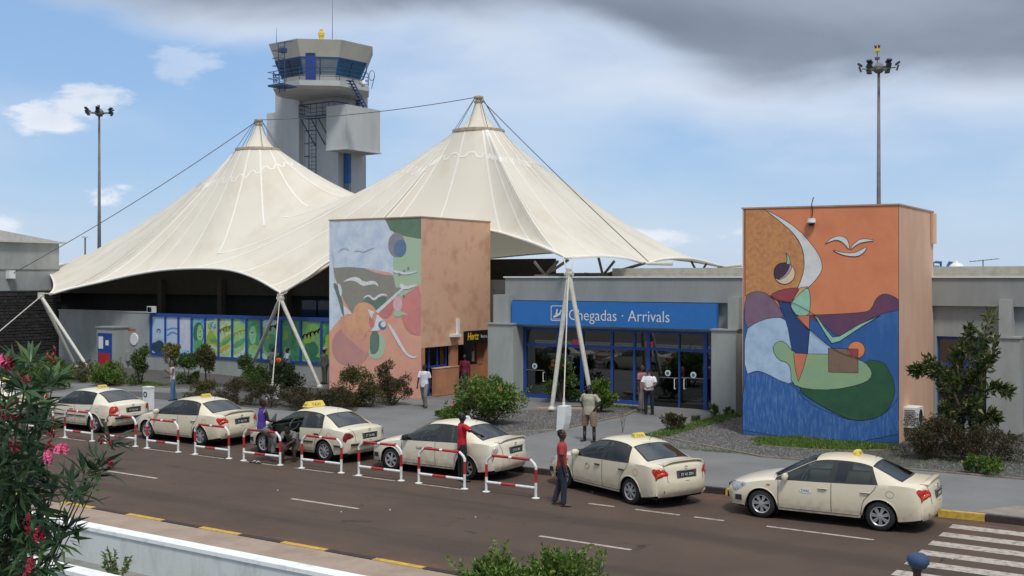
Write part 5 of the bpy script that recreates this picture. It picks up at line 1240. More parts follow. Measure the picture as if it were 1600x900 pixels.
def make_car(kind, label, loc, rz, wheel='alloy', sign='small', opendoor=False, spoiler=True, trim=False, plate='ST', badge=None, tail='red', paint=None):
    car = thing('taxi', label, 'taxi', loc, rz, 'cream taxis parked along the kerb'); B = Body('liftback' if kind == 'liftback' else ('old' if kind == 'old' else 'sedan'))
    P = B.par; st = B.st; paint = paint or m_paint
    rows = [(0, r) for r in B.fr]+[(1, r) for r in B.gr[1:]]+[(2, r) for r in B.ro[1:]]
    pa = lambda xb: next(p for p in np.linspace(3, 18, 1501) if B.at(p)[0] >= xb)
    def near(xb): return min(range(len(P)), key=lambda i: abs(st[i][0]-xb)+(10 if P[i] < 4 or P[i] > 18 else 0))
    i_d0, i_b0, i_b1, i_d2, i_q = near(-.98), near(.12), near(.22), near(1.12), near(1.18)
    iw0, iw1 = near(-1.05), near(-.45); ir0, ir1 = near(1.18), near(1.66)
    nrow = len(rows); iBelt, iCant = 5, 11
    mesh = {}
    def part(key): 
        if key not in mesh: mesh[key] = MB()
        return mesh[key]
    fr0 = near(-.80)
    for side in (-1, 1):
        V_ = [[(lambda v: Vector((v.x, v.y*side, v.z)))(B.pt(S_, r, sec)) for sec, r in rows] for S_ in st]
        for i in range(len(st)-1):
            for j in range(nrow-1):
                quad = [V_[i][j], V_[i+1][j], V_[i+1][j+1], V_[i][j+1]]; key = 'body'; sec = 'low' if j < iBelt else ('win' if j < iCant else 'top')
                dz = st[i][3]-st[i][5]
                if sec == 'low':
                    if i_d0 <= i < i_b1-0 and quad[0].z < 2: key = ('front_door', side)
                    if i_b1 <= i < i_q and not (quad[1].x > WX[1]-AR-.03 and quad[3].z < .315+AR+.05): key = ('rear_door', side)
                    if key != 'body' and j == 0: key = 'body' if True else key
                if sec == 'win':
                    frow = j-iBelt
                    if fr0 <= i < i_b0: key = ('fglass', side) if 1 <= frow <= 4 else (('fframe', side))
                    elif i_b0 <= i < i_b1: key = ('fframe', side) if True else key
                    elif i_b1 <= i < i_q: key = ('rglass', side) if 1 <= frow <= 4 and not (i >= i_q-2) else ('rframe', side)
                    elif iw0 <= i < fr0: key = ('fframe', side)
                if sec == 'top':
                    if iw0+1 <= i < iw1+2 and j >= iCant+2: key = 'windscreen' 
                    elif iw0 <= i < iw1+2 and j >= iCant+1: key = 'screen_seal'
                    elif ir0+1 <= i < ir1 and j >= iCant+2: key = 'rear_window'
                    elif ir0 <= i < ir1+1 and j >= iCant+1: key = 'rear_seal'
                if kind == 'curvy' and False: pass
                ww = quad if side > 0 else quad[::-1]
                part(key).add(ww, [(0, 1, 2, 3)])
    def fin(key, name, mat, parent=None, org=None, thick=.012, smooth=32):
        if key not in mesh: return None
        o = mesh[key].build(name, mat, parent or car, org=org, fix=False)
        bm = bmesh.new(); bm.from_mesh(o.data); bmesh.ops.remove_doubles(bm, verts=bm.verts, dist=.0006); bmesh.ops.recalc_face_normals(bm, faces=bm.faces)
        c = sum((v.co for v in bm.verts), Vector())/len(bm.verts); base = Vector((0, 0, .7))-Vector(org or (0, 0, 0))
        fs = max(bm.faces, key=lambda f: (f.calc_center_median()-base).length)
        if fs.normal.dot(fs.calc_center_median()-base) < 0: bmesh.ops.reverse_faces(bm, faces=bm.faces)
        bm.to_mesh(o.data); bm.free(); o.data.shade_smooth(); o.data.set_sharp_from_angle(angle=R(smooth)); return o
    fin('body', 'body', paint)
    fin('windscreen', 'windscreen', m_glassc); fin('rear_window', 'rear_window', m_glassr); fin('screen_seal', 'window_seal', m_blk); fin('rear_seal', 'window_seal', m_blk)
    lampoff = .004
    def seamline(dparent, pts, side, off, w=.006, org=(0, 0, 0), mat=None, name='door_gap'):
        q = MB(); pp = [B.side(x, z, side, off) for x, z in pts]
        for a, b in zip(pp[:-1], pp[1:]):
            d = b-a; n = Vector((0, side, .25)).normalized(); k = d.cross(n).normalized()*w; q.add([a+k, b+k, b-k, a-k], [(0, 1, 2, 3)])
        return q.build(name, mat or m_blk, dparent, org=org, fix=False)
    for side in (-1, 1):
        zb1 = B.at(pa(-.98))[5]; hinge = (-.98, side*.86, .6); h2 = (.20, side*.86, .6)
        fd = fin(('front_door', side), 'door', paint, org=hinge)
        rd = fin(('rear_door', side), 'door', paint, org=h2)
        for d, g_, f_, hx in ((fd, 'fglass', 'fframe', hinge), (rd, 'rglass', 'rframe', h2)):
            o = fin((g_, side), 'window', m_glassc, d); o.data.transform(Matrix.Translation(-Vector(hx)))
            fr = fin((f_, side), 'window_frame', m_blk if f_ == 'fframe' or True else paint, d); fr.data.transform(Matrix.Translation(-Vector(hx)))
        # painted strip of roof rail above the glass
        def edge(o, pts, mat, w, name, dpt): pass
        for d, pts in ((fd, [(-.975, z) for z in np.linspace(.30, .88, 8)]), (rd, [(.20, z) for z in np.linspace(.28, .93, 8)]),
                       (rd, [(.82, .30), (.845, .42), (.86, .52), (.90, .63), (.97, .72), (1.05, .80), (1.12, .88), (1.15, .96)])):
            q = seamline(d, pts, side, .0035, org=None); q.data.transform(Matrix.Translation(-Vector(hinge if d is fd else h2)))
        for d, x0, x1, hx in ((fd, -.97, .19, hinge), (rd, .21, .80, h2)):
            q = seamline(d, [(x, .285) for x in np.linspace(x0, x1, 8)], side, .0035); q.data.transform(Matrix.Translation(-Vector(hx)))
        # handles
        for d, x, hx in ((fd, .02, hinge), (rd, .93, h2)):
            v = B.side(x, .80, side, .012); q = MB(); q.tube([v+Vector((-.10, 0, 0)), v+Vector((-.07, side*.02, .002)), v+Vector((.07, side*.02, .002)), v+Vector((.10, 0, 0))], .013, 6)
            q.tube([v+Vector((-.08, -side*.006, -.004)), v+Vector((.08, -side*.006, -.004))], .02, 6, mi=1)
            o = q.build('handle', [m_blk if kind == 'old' or plate == 'ST 41 DN' else paint, m_blk], d); o.data.transform(Matrix.Translation(-Vector(hx)))
        if trim:
            for d, x0, x1, hx in ((fd, -.93, .17, hinge), (rd, .24, .80, h2)):
                q = MB().tube([B.side(x, .56, side, .006) for x in np.linspace(x0, x1, 6)], .02, 6); o = q.build('rubbing_strip', m_blk, d); o.data.transform(Matrix.Translation(-Vector(hx)))
            q = MB().tube([B.side(x, .50, side, .006) for x in np.linspace(1.66, 2.12, 6)], .03, 6); q.build('bumper_strip', m_blk, car)
        if kind in ('sedan',) or kind == 'curvy':
            o = seamline(fd, [(x, .40) for x in np.linspace(-.95, .17, 6)], side, .003, .004, mat=M('paint_crease', (.5, .43, .3), .4, var=0), name='crease') if kind == 'curvy' else None  # flat strip on a smooth door; shade of a fold painted as darker cream
            if o: o.data.transform(Matrix.Translation(-Vector(hinge)))
        # mirror
        m = MB(); v = Vector((-.80, side*.93, .99))
        m.lathe([(.02, -.11), (.07, -.095), (.085, -.02), (.085, .05), (.05, .10), (.01, .11)], tuple(v), 'Y', 12)
        for i, q_ in enumerate(m.v): m.v[i] = (v.x+(q_[0]-v.x)*.75, q_[1], q_[2])
        m.box(v.x-.03, v.x+.03, v.y-.08-(0), v.y+.08, v.z-.08, v.z-.05)
        mo = m.build('mirror', paint if kind != 'curvy' else m_blk, fd, smooth=40); mo.data.transform(Matrix.Translation(-Vector(hinge)))
        # wheel wells
        for x in WX:
            q = MB().lathe([(AR+.002, side*.80), (AR+.002, side*.45)], (x, 0, .315), 'Y', 24, cap=False); q.lathe([(AR+.01, side*.46), (.001, side*.46)], (x, 0, .315), 'Y', 24); q.build('wheel_arch', m_under, car, fix=False)
            aq = MB().tube([(x+AR*1.005*math.cos(a), side*(B.wz(B.at(pa(min(max(x+AR*math.cos(a), -1.7), 1.6))), .315+AR*math.sin(a))+.002), .315+AR*1.005*math.sin(a)) for a in np.linspace(.0, PI, 17)], .010, 5); aq.build('arch_lip', paint, car, smooth=True)
            wheel_parts(wheel, x, .755, side, car)
        # filler flap on the near side
        if side == -1 and kind != 'curvy':
            v = [(1.44+.085*math.cos(a)*(1.0), .80+.07*math.sin(a)) for a in np.linspace(0, 2*PI, 17)]; seamline(car, v, side, .003, .003, name='filler_flap')
        # lamps
        if kind == 'curvy':
            curve_lamp(B, [(17.15, .55), (18.3, .35), (19.4, .55), (19.4, 1.0), (18.6, 2.1), (17.6, .98)], side, .006, 'tail_light', m_tailc, car)
            curve_lamp(B, [(18.3, .45), (19.2, .62), (19.0, .95), (18.4, .9)], side, .022, 'tail_light', M('tail_lamp_dark', (.14, .10, .10), .1, var=.1, coat=.5), car)
        elif kind == 'liftback':
            curve_lamp(B, [(17.2, .62), (17.0, .98), (17.7, 1.9), (18.2, 2.1), (19.3, 2.12), (19.3, .8), (18.6, .55)], side, .006, 'tail_light', m_tail, car)
            curve_lamp(B, [(18.3, .9), (18.9, .85), (18.9, 1.9), (18.3, 1.9)], side, .022, 'tail_light', m_amber, car)
        elif kind == 'old':
            curve_lamp(B, [(16.7, .60), (16.8, .85), (18.0, 1.3), (18.6, 2.05), (19.3, 2.08), (19.2, .75), (18.2, .55)], side, .006, 'tail_light', M('tail_lamp_maroon', (.20, .015, .02), .2, var=.1, coat=.6), car)
        else:
            curve_lamp(B, [(16.5, .91), (17.2, .80), (18.4, .77), (19.2, .82), (19.15, 2.16), (18.7, 2.20), (18.1, 2.02), (17.4, 1.0), (16.8, .985)], side, .006, 'tail_light', m_tail, car)
            curve_lamp(B, [(18.5, .86), (18.95, .86), (18.95, 2.04), (18.55, 2.06)], side, .022, 'tail_light', m_amber, car)
        curve_lamp(B, [(3.2, .9), (3.1, 2.25), (3.9, 2.3), (4.6, 1.6), (5.05, 1.0), (4.9, .86), (4.0, .72)], side, .005, 'headlight', m_head, car)
        v = B.side(-1.83, .42, side, 0); MB().box(v.x-.17, v.x-.02, v.y-.004 if side < 0 else v.y-.02, v.y+.02 if side < 0 else v.y+.004, .36, .48).build('fog_light_slot', m_blk, car)
        v = B.side(-1.2, .77, side, .004); MB().box(v.x-.04, v.x+.04, v.y-.01, v.y+.006, .76, .785).build('indicator', m_amber, car)
    # underbody, inside
    MB().box(-1.95, 2.0, -.72, .72, .20, .30).build('underbody', m_under, car)
    MB().box(-1.0, 1.05, -.76, .76, .30, .34).build('cabin_floor', m_under, car)
    q = MB()
    for x, y in ((-.15, -.36), (-.15, .36)):
        q.obox((x, y, .60), .5, .48, .16); q.obox((x+.28, y, .92), .12, .46, .60, Euler((0, R(14), 0)).to_matrix()); q.obox((x+.39, y, 1.28), .07, .26, .17, Euler((0, R(10), 0)).to_matrix())
    q.obox((.70, 0, .60), .5, 1.3, .16); q.obox((1.0, 0, .90), .14, 1.3, .55, Euler((0, R(18), 0)).to_matrix())
    for y in (-.36, .36): q.obox((1.1, y, 1.20), .07, .24, .15)
    q.build('seats', m_seat, car)
    MB().box(-1.1, -.72, -.76, .76, .70, .93).build('dashboard', M('dashboard_dark', (.03, .03, .032), .7, var=0), car)
    MB().tube([Vector((-.52+.17*math.sin(a)*.45, -.36+.18*math.cos(a), .93+.18*math.sin(a))) for a in np.linspace(0, 2*PI, 17)], .016, 6).build('steering_wheel', M('wheel_grey', (.25, .25, .25), .5, var=0), car, smooth=True)
    MB().box(1.16, 1.62, -.62, .62, .96, .98).build('parcel_shelf', m_under, car)
    # rear: plate, painted recess shade, badge
    def rear(z):      # x of the rear skin on the centre line
        lo, hi = 17.0, 22.0
        for _ in range(30):
            m = (lo+hi)/2
            if B.at(m)[2] > z: lo = m
            else: hi = m
        return B.at(lo)[1]
    zp = .80 if kind != 'old' else .78; xr = max(rear(zp), rear(zp-.06))
    MB().box(xr-.05, xr+.006, -.30, .30, zp-.085, zp+.09).build('plate_recess', M('recess_shadow_plastic', (.10, .09, .08), .6, var=0), car)  # dark panel on the boot skin; recess shade is painted into its colour
    pl = MB().box(xr+.006, xr+.016, -.235, .235, zp-.055, zp+.055).build('licence_plate', m_plate, car)
    text(plate, .095, m_white, pl, (xr+.018, -.20, zp-.035), (R(90), 0, R(90)), ext=.001)
    MB().tube([(xr+.005, -.30, zp+.095), (xr+.02, -.2, zp+.10), (xr+.02, .2, zp+.10), (xr+.005, .30, zp+.095)], .014, 6).build('boot_trim', m_chrome if kind != 'old' else paint, car)
    e = MB(); e.lathe([(.045, 0), (.045, .008), (.03, .008), (.03, 0)], (rear(zp+.15)+.004, 0, zp+.155), 'X', 16, cap=False); e.build('emblem', m_chrome, car)
    # boot outline on the rear
    for s_ in (-1, 1):
        pts = []
        for p_ in (16.4, 17, 17.6, 18.2, 18.8, 19.3, 19.8):
            v = B.pt(B.at(p_), .93 if p_ < 18.5 else .86, 2); pts.append(Vector((v.x+.003, s_*v.y, v.z+.004)))
        MB().tube(pts, .005, 4).build('boot_gap', m_blk, car)
    v0 = B.pt(B.at(19.85), .86, 2); v1 = B.pt(B.at(19.85), 0, 2)
    MB().tube([(v0.x+.003, -v0.y, v0.z), (v1.x+.003, 0, v1.z), (v0.x+.003, v0.y, v0.z)], .005, 4).build('boot_gap', m_blk, car)
    if spoiler:
        q = MB(); n = 13; prof = []
        for i in range(n):
            y = -.62+1.24*i/(n-1); S_ = B.at(17.0); v = B.pt(S_, min(abs(y)/S_[4], 1), 2); h = .055*(1-(abs(y)/.64)**6)
            prof.append([(v.x-.13, y, v.z-.004), (v.x-.02, y, v.z+h), (v.x+.08, y, v.z+h+.012), (v.x+.085, y, v.z+h-.012), (v.x-.0, y, v.z-.006)])
        q.add([p for r in prof for p in r], [(i*5+j, i*5+(j+1) % 5, (i+1)*5+(j+1) % 5, (i+1)*5+j) for i in range(n-1) for j in range(5)]+[tuple(range(5)), tuple(range((n-1)*5, n*5))[::-1]])
        q.build('spoiler', paint, car, smooth=40)
    if kind == 'old' or kind == 'liftback':
        MB().tube([(B.at(20.3)[1]-.02+B.pull(2.2, y)+.03, y, .56) for y in np.linspace(-.72, .72, 11)], .032, 6).build('bumper_strip', m_blk, car)
    if kind == 'sedan': 
        for s_ in (-1, 1): MB().lathe([(.001, 0), (.035, 0)], (2.2, s_*.62, .43), 'X', 12).build('reflector', m_red, car)
    # front grille
    MB().box(-2.30, -2.24, -.36, .36, .56, .64).build('grille', m_blk, car); MB().box(-2.32, -2.24, -.4, .4, .32, .44).build('grille', m_blk, car)
    MB().tube([(-1.08, -.55, 1.0), (-1.0, -.1, 1.03), (-.95, .3, 1.05)], .009, 5).build('wiper', m_blk, car); MB().box(-1.12, -1.0, -.6, .6, .985, 1.0).build('cowl', m_blk, car)
    MB().tube([(.95, 0, 1.43), (1.06, 0, 1.56)], .006, 5).build('aerial', m_blk, car)
    # roof sign
    big = sign == 'big'
    sx = .09 if not big else .13; w = .175 if not big else .36; h = .10 if not big else .16; zr = 1.465; x0 = .55
    sg = thing('roof_sign', None, None); sg.parent = car; sg.location = (x0 if not big else -.05, 0, zr)
    if sign == 'white': w = .2
    k = MB(); k.add([(-sx, -w, 0), (sx, -w, 0), (sx, w, 0), (-sx, w, 0), (-sx*.45, -w*.85, h), (sx*.45, -w*.85, h), (sx*.45, w*.85, h), (-sx*.45, w*.85, h)], [(0, 3, 2, 1), (4, 5, 6, 7), (0, 1, 5, 4), (1, 2, 6, 5), (2, 3, 7, 6), (3, 0, 4, 7)])
    mt = M('taxi_sign_yellow', (.80, .60, .12), .4, var=.05); k.build('sign_case', {'big': mt, 'small': M('taxi_sign_gold', (.70, .55, .10), .4, var=.05), 'white': m_white, 'side': mt}[sign], sg)
    sl = math.atan2(sx*.55, h)
    tx = text('TAXI', h*.86, m_black if sign != 'small' else M('sign_brown', (.10, .07, .01), .5, var=0), sg, (sx*.90, 0, h*.16), (R(90)-0, 0, R(90)), ext=.001, align='CENTER', sx=1.25)
    tx.rotation_euler = Euler((R(90), 0, R(90))); tx.matrix_local = Matrix.Translation((sx*.90+.002, 0, h*.16)) @ Matrix.Rotation(R(90), 4, 'Z') @ Matrix.Rotation(R(90)-sl, 4, 'X') @ Matrix.Diagonal((1.2, 1, 1, 1))
    # same word on the side towards the road
    text('TAXI', h*.7, m_black, sg, (-sx*.7, -w*.97, h*.12), (R(82), 0, 0), ext=.001, sx=.55)
    # door badge
    if badge:
        hinge = Vector((-.98, -.86, .6)); fd = [c for c in car.children if c.name.startswith('door') and c.location.y < 0 and c.location.x < -.5][0]; v = B.side(-.36, .72, -1, .006)
        if badge == 'oval':
            MB().add([(v.x+.13*math.cos(a), v.y-.003, v.z+.06*math.sin(a)) for a in np.linspace(0, 2*PI, 20, endpoint=False)], [tuple(range(20))]).build('door_badge', m_white, fd, org=None).data.transform(Matrix.Translation(-hinge))
            text('TAXI', .08, m_black, fd, Vector((v.x-.10, v.y-.006, v.z-.03))-hinge, (R(90), 0, 0), ext=.001)
        elif badge == 'text': text('TAXI', .10, m_black, fd, Vector((v.x-.1, v.y-.006, v.z-.03))-hinge, (R(90), 0, 0), ext=.001)
        else:
            q = MB().tube([(v.x+.08*math.cos(a), v.y-.002, v.z+.07*math.sin(a)) for a in np.linspace(0, 2*PI, 15)], .006, 4); q.build('door_badge', M('badge_grey', (.25, .22, .18), .5, var=0), fd).data.transform(Matrix.Translation(-hinge))
    if opendoor:
        for c in car.children:
            if c.name.startswith('door') and c.location.y < 0 and c.location.x < -.5:
                q = MB()
                q.add([(0.0, .05, -.30), (1.1, .05, -.30), (1.1, .05, .30), (0.0, .05, .30)], [(0, 1, 2, 3)]); q.build('door_lining', m_seat, c, fix=False)
                c.rotation_euler = (0, 0, R(-50))
                c.location.y -= .02
        # dark doorway reveals: sill and pillar faces
        MB().box(-.95, .16, -.84, -.78, .24, .33).build('door_sill', paint, car)
    if rearw := (kind == 'sedan' and plate == 'ST'):
        pass
    return car
def place(front, rear):
    """near-side wheel contact points -> car origin and heading"""
    f, r = Vector(front), Vector(rear); d = (r-f).normalized(); rz = math.atan2(d.y, d.x); n = Vector((-d.y, d.x)); mid = (f+r)/2
    c = mid+n*.81-d*((WX[0]+WX[1])/2); return (c.x, c.y, 0), rz
def PW(f, r): return place(f, r)
CARS = []
def addcar(kind, label, f, r, **k):
    loc, rz = place(f, r); CARS.append(make_car(kind, label, loc, rz, **k))
addcar('sedan', 'cream taxi with an oval door badge parked last by the zebra crossing', (-9.27, 24.12), (-6.68, 24.24), badge='oval', sign='side', plate='ST 80 EC')
addcar('sedan', 'cream taxi standing askew with its tail out, beside the man in plain red shirt', (-14.84, 24.78), (-12.38, 23.80), badge='ring', plate='ST 41 DN')
addcar('curvy', 'cream taxi with a white roof sign and clear tail lamps', (-20.2, 24.28), (-17.55, 24.28), badge='text', sign='white', wheel='star', plate='ST 27 BK', paint=m_paint2)
addcar('old', 'cream taxi with an open front door, big yellow TAXI sign and black bumper strips', (-25.45, 24.45), (-22.70, 24.35), sign='big', opendoor=True, spoiler=False, trim=True, wheel='hub', plate='ST 19 AR', paint=m_paint3)
addcar('sedan', 'cream taxi with rear spoiler directly left of the open door taxi', (-30.85, 24.42), (-28.2, 24.42), plate='ST 63 CV')
addcar('liftback', 'cream hatchback taxi with tall red tail lamps beside the white post', (-36.35, 24.42), (-33.65, 24.46), trim=True, spoiler=False, wheel='five', plate='ST 52 AX', paint=m_paint2)
addcar('sedan', 'cream taxi at the far left almost wholly hidden behind the oleander', (-42.2, 24.45), (-39.55, 24.45), plate='ST 35 BM')
v = text('mobalery', .07, m_white, CARS[1], (1.05, -.28, 1.42), (R(35), 0, R(90)), ext=.001)
# ---------------------------------------------------------------- people
def remeshed(mb, name, mat, parent, vox=.012, it=3, fac=.5, dec=None):
    o = mb.build('tmp', mat); m = o.modifiers.new('r', 'REMESH'); m.mode = 'VOXEL'; m.voxel_size = vox; m.use_smooth_shade = True
    s = o.modifiers.new('s', 'SMOOTH'); s.iterations = it; s.factor = fac
    dg = bpy.context.evaluated_depsgraph_get(); dg.update()
    me = bpy.data.meshes.new_from_object(o.evaluated_get(dg)); me.name = name; bpy.data.objects.remove(o)
    if not me.materials: me.materials.append(mat)
    me.shade_smooth(); return link(name, me, parent)
m_jean = M('jeans_dark', (.02, .028, .05), .85, scale=12, var=.2); m_shoe = M('dark_shoe', (.02, .018, .017), .6, var=.1); m_hair = M('black_hair', (.010, .009, .009), .9, var=.1); m_eye = M('eye_white', (.5, .48, .45), .3, var=0); m_lip = M('lips', (.07, .03, .028), .5, var=0)
def cloth(n, c, var=.14): return M('cloth_'+n, c, .88, scale=9, var=var, bump=.25, bscale=22)
def person(label, loc, face, h=1.75, tL=(0, 0, -1), sL=(0, 0, -1), tR=(0, 0, -1), sR=(0, 0, -1), aL=(-.2, 0, -1), fL=(-.05, .15, -1), aR=(.2, 0, -1), fR=(.05, .15, -1), lean=(0, 0, 1), head=(0, 0, 1), yaw=0,
           top=None, legs=None, sleeve='short', leg='long', untuck=True, shoe=m_shoe, base=None, skin=None, cap=None, fat=1., bald=False, socks=None, extra=None, long_hair=False, capr=1.):
    """local axes: +Y is where the person faces, +X is their right hand side... limbs are given as direction vectors"""
    t = thing('person', label, 'person', loc, face); V = Vector; k = h/1.75; skin = skin or m_skin
    up = V(lean).normalized(); n = lambda v: V(v).normalized()
    th, sh_, ua, fa = .44*k, .43*k, .29*k, .26*k
    hips = {-1: V((-.095*k*fat, 0, 0)), 1: V((.095*k*fat, 0, 0))}
    J = {}
    for s, a, b in ((-1, tL, sL), (1, tR, sR)):
        hp = hips[s]; kn = hp+n(a)*th; an = kn+n(b)*sh_; J[s] = [hp, kn, an]
    low = min(J[-1][2].z, J[1][2].z)-.075*k
    off = V((0, 0, -low if base is None else base))
    for s in J: J[s] = [p+off for p in J[s]]
    pel = off.copy(); waist = pel+up*.18*k; chest = pel+up*.40*k; neck = pel+up*.555*k; hd = n(head); hc = neck+hd*.155*k
    X = V((1, 0, 0)); fwd = up.cross(X)*-1; fwd = V((0, up.z, -up.y)).normalized()
    sho = {s: pel+up*.50*k+X*s*.185*k*(.5+.5*fat) for s in (-1, 1)}; A = {}
    for s, a, b in ((-1, aL, fL), (1, aR, fR)):
        el = sho[s]+n(a)*ua; wr = el+n(b)*fa; A[s] = [sho[s], el, wr]
    b = MB(); f = fat
    # trunk, neck
    b.tube([pel-up*.06*k, pel+up*.02*k, waist, chest, pel+up*.49*k, pel+up*.535*k], [.13*k*f, .16*k*f, .135*k*f, .165*k*f, .15*k*f, .08*k], 14, side=X, ry=[.09*k*f, .105*k*f, .09*k*f, .108*k*f, .085*k, .06*k])
    b.tube([pel+up*.50*k, neck+hd*.06*k], [.062*k, .052*k], 10)
    # head: skull, jaw, brow, nose, ears
    rot = Matrix.Rotation(yaw, 3, hd); F = rot @ (fwd-hd*fwd.dot(hd)).normalized(); Sd = F.cross(hd)
    hk = k*1.0
    def hp_(x, y, z): return hc+Sd*x*hk+F*y*hk+hd*z*hk
    b.tube([hp_(0, .012, -.108), hp_(0, .014, -.085), hp_(0, .008, -.045), hp_(0, 0, 0), hp_(0, -.008, .045), hp_(0, -.012, .085), hp_(0, -.012, .112), hp_(0, -.012, .122)],
           [.030*hk, .050*hk, .064*hk, .072*hk, .075*hk, .064*hk, .036*hk, .01], 14, side=Sd, ry=[.05*hk, .072*hk, .084*hk, .092*hk, .098*hk, .084*hk, .046*hk, .01])
    b.tube([hp_(0, .088, .018), hp_(0, .106, -.022), hp_(0, .09, -.03)], [.008*hk, .017*hk, .012*hk], 6)
    b.tube([hp_(0, .078, -.056), hp_(0, .094, -.062), hp_(0, .078, -.07)], [.02*hk, .022*hk, .018*hk], 6, side=Sd, ry=[.008*hk]*3)
    b.tube([hp_(-.045, .082, .026), hp_(0, .092, .03), hp_(.045, .082, .026)], .011*hk, 6)
    for s in (-1, 1): b.tube([hp_(s*.07, .0, -.03), hp_(s*.083, -.008, -.005), hp_(s*.078, -.006, .026)], [.010*hk, .016*hk, .010*hk], 6)
    # arms and hands
    for s in (-1, 1):
        a0, a1, a2 = A[s]
        b.tube([a0-X*s*.03*k, a0+(a1-a0)*.15, a0+(a1-a0)*.5, a1, a1+(a2-a1)*.3, a2-(a2-a1)*.08, a2+(a2-a1)*.02], [.05*k, .056*k, .047*k, .038*k, .041*k, .027*k, .024*k], 10)
        d = (a2-a1).normalized(); side = d.cross(V((0, 1, 0)) if abs(d.y) < .8 else V((0, 0, 1))).normalized(); pn = d.cross(side).normalized()
        pc = a2+d*.05*k
        b.tube([a2-d*.005, a2+d*.03*k, a2+d*.085*k, a2+d*.10*k], [.02*k, .036*k, .04*k, .036*k], 8, side=pn, ry=[.018*k, .016*k, .015*k, .012*k]) if 0 else b.tube([a2-d*.005, a2+d*.03*k, a2+d*.085*k, a2+d*.10*k], [.02*k, .034*k, .04*k, .036*k], 8, side=side, ry=[.018*k, .016*k, .015*k, .012*k])
        for i, (o, L_) in enumerate(((-.028, .066), (-.010, .078), (.009, .072), (.027, .056))):
            p0 = a2+d*.085*k+side*o*k; p1 = p0+d*L_*.45*k+pn*.004*k; p2 = p1+(d*.9-pn*.35*s).normalized()*L_*.35*k; p3 = p2+(d*.6-pn*.7*s).normalized()*L_*.28*k
            b.tube([p0, p1, p2, p3], [.0095*k, .009*k, .0085*k, .007*k], 6)
        q0 = a2+d*.035*k+side*(-.026)*k; q1 = q0+(d*.6-side*.7).normalized()*.035*k; q2 = q1+(d*.9-side*.15).normalized()*.03*k; b.tube([q0, q1, q2], [.013*k, .0105*k, .009*k], 6)
    # legs, feet
    for s in (-1, 1):
        h0, kn, an = J[s]
        b.tube([h0+up*.03, h0+(kn-h0)*.2, h0+(kn-h0)*.6, kn, kn+(an-kn)*.3, kn+(an-kn)*.75, an, an+V((0, 0, -.02))], [.085*k*f, .085*k*f, .066*k, .052*k, .056*k, .038*k, .036*k, .036*k], 12)
        ft = V((.12*s, 1, 0)).normalized(); hl = an+V((0, 0, -.05*k))-ft*.05*k
        b.tube([hl, hl+ft*.06*k+V((0, 0, .012)), hl+ft*.15*k, hl+ft*.22*k-V((0, 0, .008))], [.032*k, .04*k, .045*k, .035*k], 8, side=V((0, 0, 1)).cross(ft), ry=[.03*k, .036*k, .024*k, .016*k])
    remeshed(b, 'body', skin, t, .011, 2)
    # hair
    if not bald and cap is None:
        q = MB(); q.tube([hp_(0, -.022, -.03), hp_(0, -.026, .02), hp_(0, -.022, .06), hp_(0, -.018, .10), hp_(0, -.016, .128)], [.068*hk, .078*hk, .079*hk, .060*hk, .012], 14, side=Sd, ry=[.078*hk, .086*hk, .093*hk, .074*hk, .012])
        if long_hair: q.tube([hp_(0, -.08, .05), hp_(0, -.10, -.03), hp_(0, -.09, -.09)], [.05, .05, .02], 8)
        remeshed(q, 'hair', m_hair, t, .011, 2)
    for s in (-1, 1):
        e = MB(); c = hp_(s*.031, .083, .008); e.tube([c-Sd*.013, c+F*.006, c+Sd*.013], [.003, .0075, .003], 6); e.build('eye', m_eye, t, smooth=True)
    # shirt
    q = MB(); g = 1.0
    bot = -.10 if untuck else -.01
    q.tube([pel+up*bot*k, pel+up*.05*k, waist, chest, pel+up*.485*k, pel+up*.545*k], [.172*k*f, .175*k*f, .155*k*f, .182*k*f, .172*k*f, .075*k], 16, side=X, ry=[.118*k*f, .118*k*f, .108*k*f, .124*k*f, .105*k, .068*k])
    for s in (-1, 1):
        a0, a1, a2 = A[s]; 
        if sleeve == 'none': q.tube([a0-X*s*.06*k, a0-X*s*.0*k], [.07*k, .062*k], 10)
        elif sleeve == 'short': q.tube([a0-X*s*.05*k+V((0, 0, .005)), a0+(a1-a0)*.12, a0+(a1-a0)*.5, a0+(a1-a0)*.80], [.06*k, .070*k, .070*k, .074*k], 12)
        else: q.tube([a0-X*s*.05*k, a0+(a1-a0)*.12, a1, a2-(a2-a1)*.08], [.06*k, .068*k, .056*k, .042*k], 12)
    remeshed(q, 'shirt', top or cloth('white', (.7, .7, .7)), t, .015, 2)
    # trousers
    q = MB(); q.tube([pel+up*.06*k, pel-up*.02*k, pel-up*.09*k], [.163*k*f, .168*k*f, .13*k*f], 14, side=X, ry=[.108*k*f, .112*k*f, .10*k*f])
    for s in (-1, 1):
        h0, kn, an = J[s]
        if leg == 'long': q.tube([h0+up*.0, h0+(kn-h0)*.25, kn, kn+(an-kn)*.5, an+V((0, 0, -.025))], [.098*k*f, .098*k*f, .078*k, .070*k, .066*k], 12)
        else: q.tube([h0, h0+(kn-h0)*.3, kn+(an-kn)*.06], [.10*k*f, .105*k*f, .098*k], 12)
    remeshed(q, 'trousers', legs or m_jean, t, .015, 2)
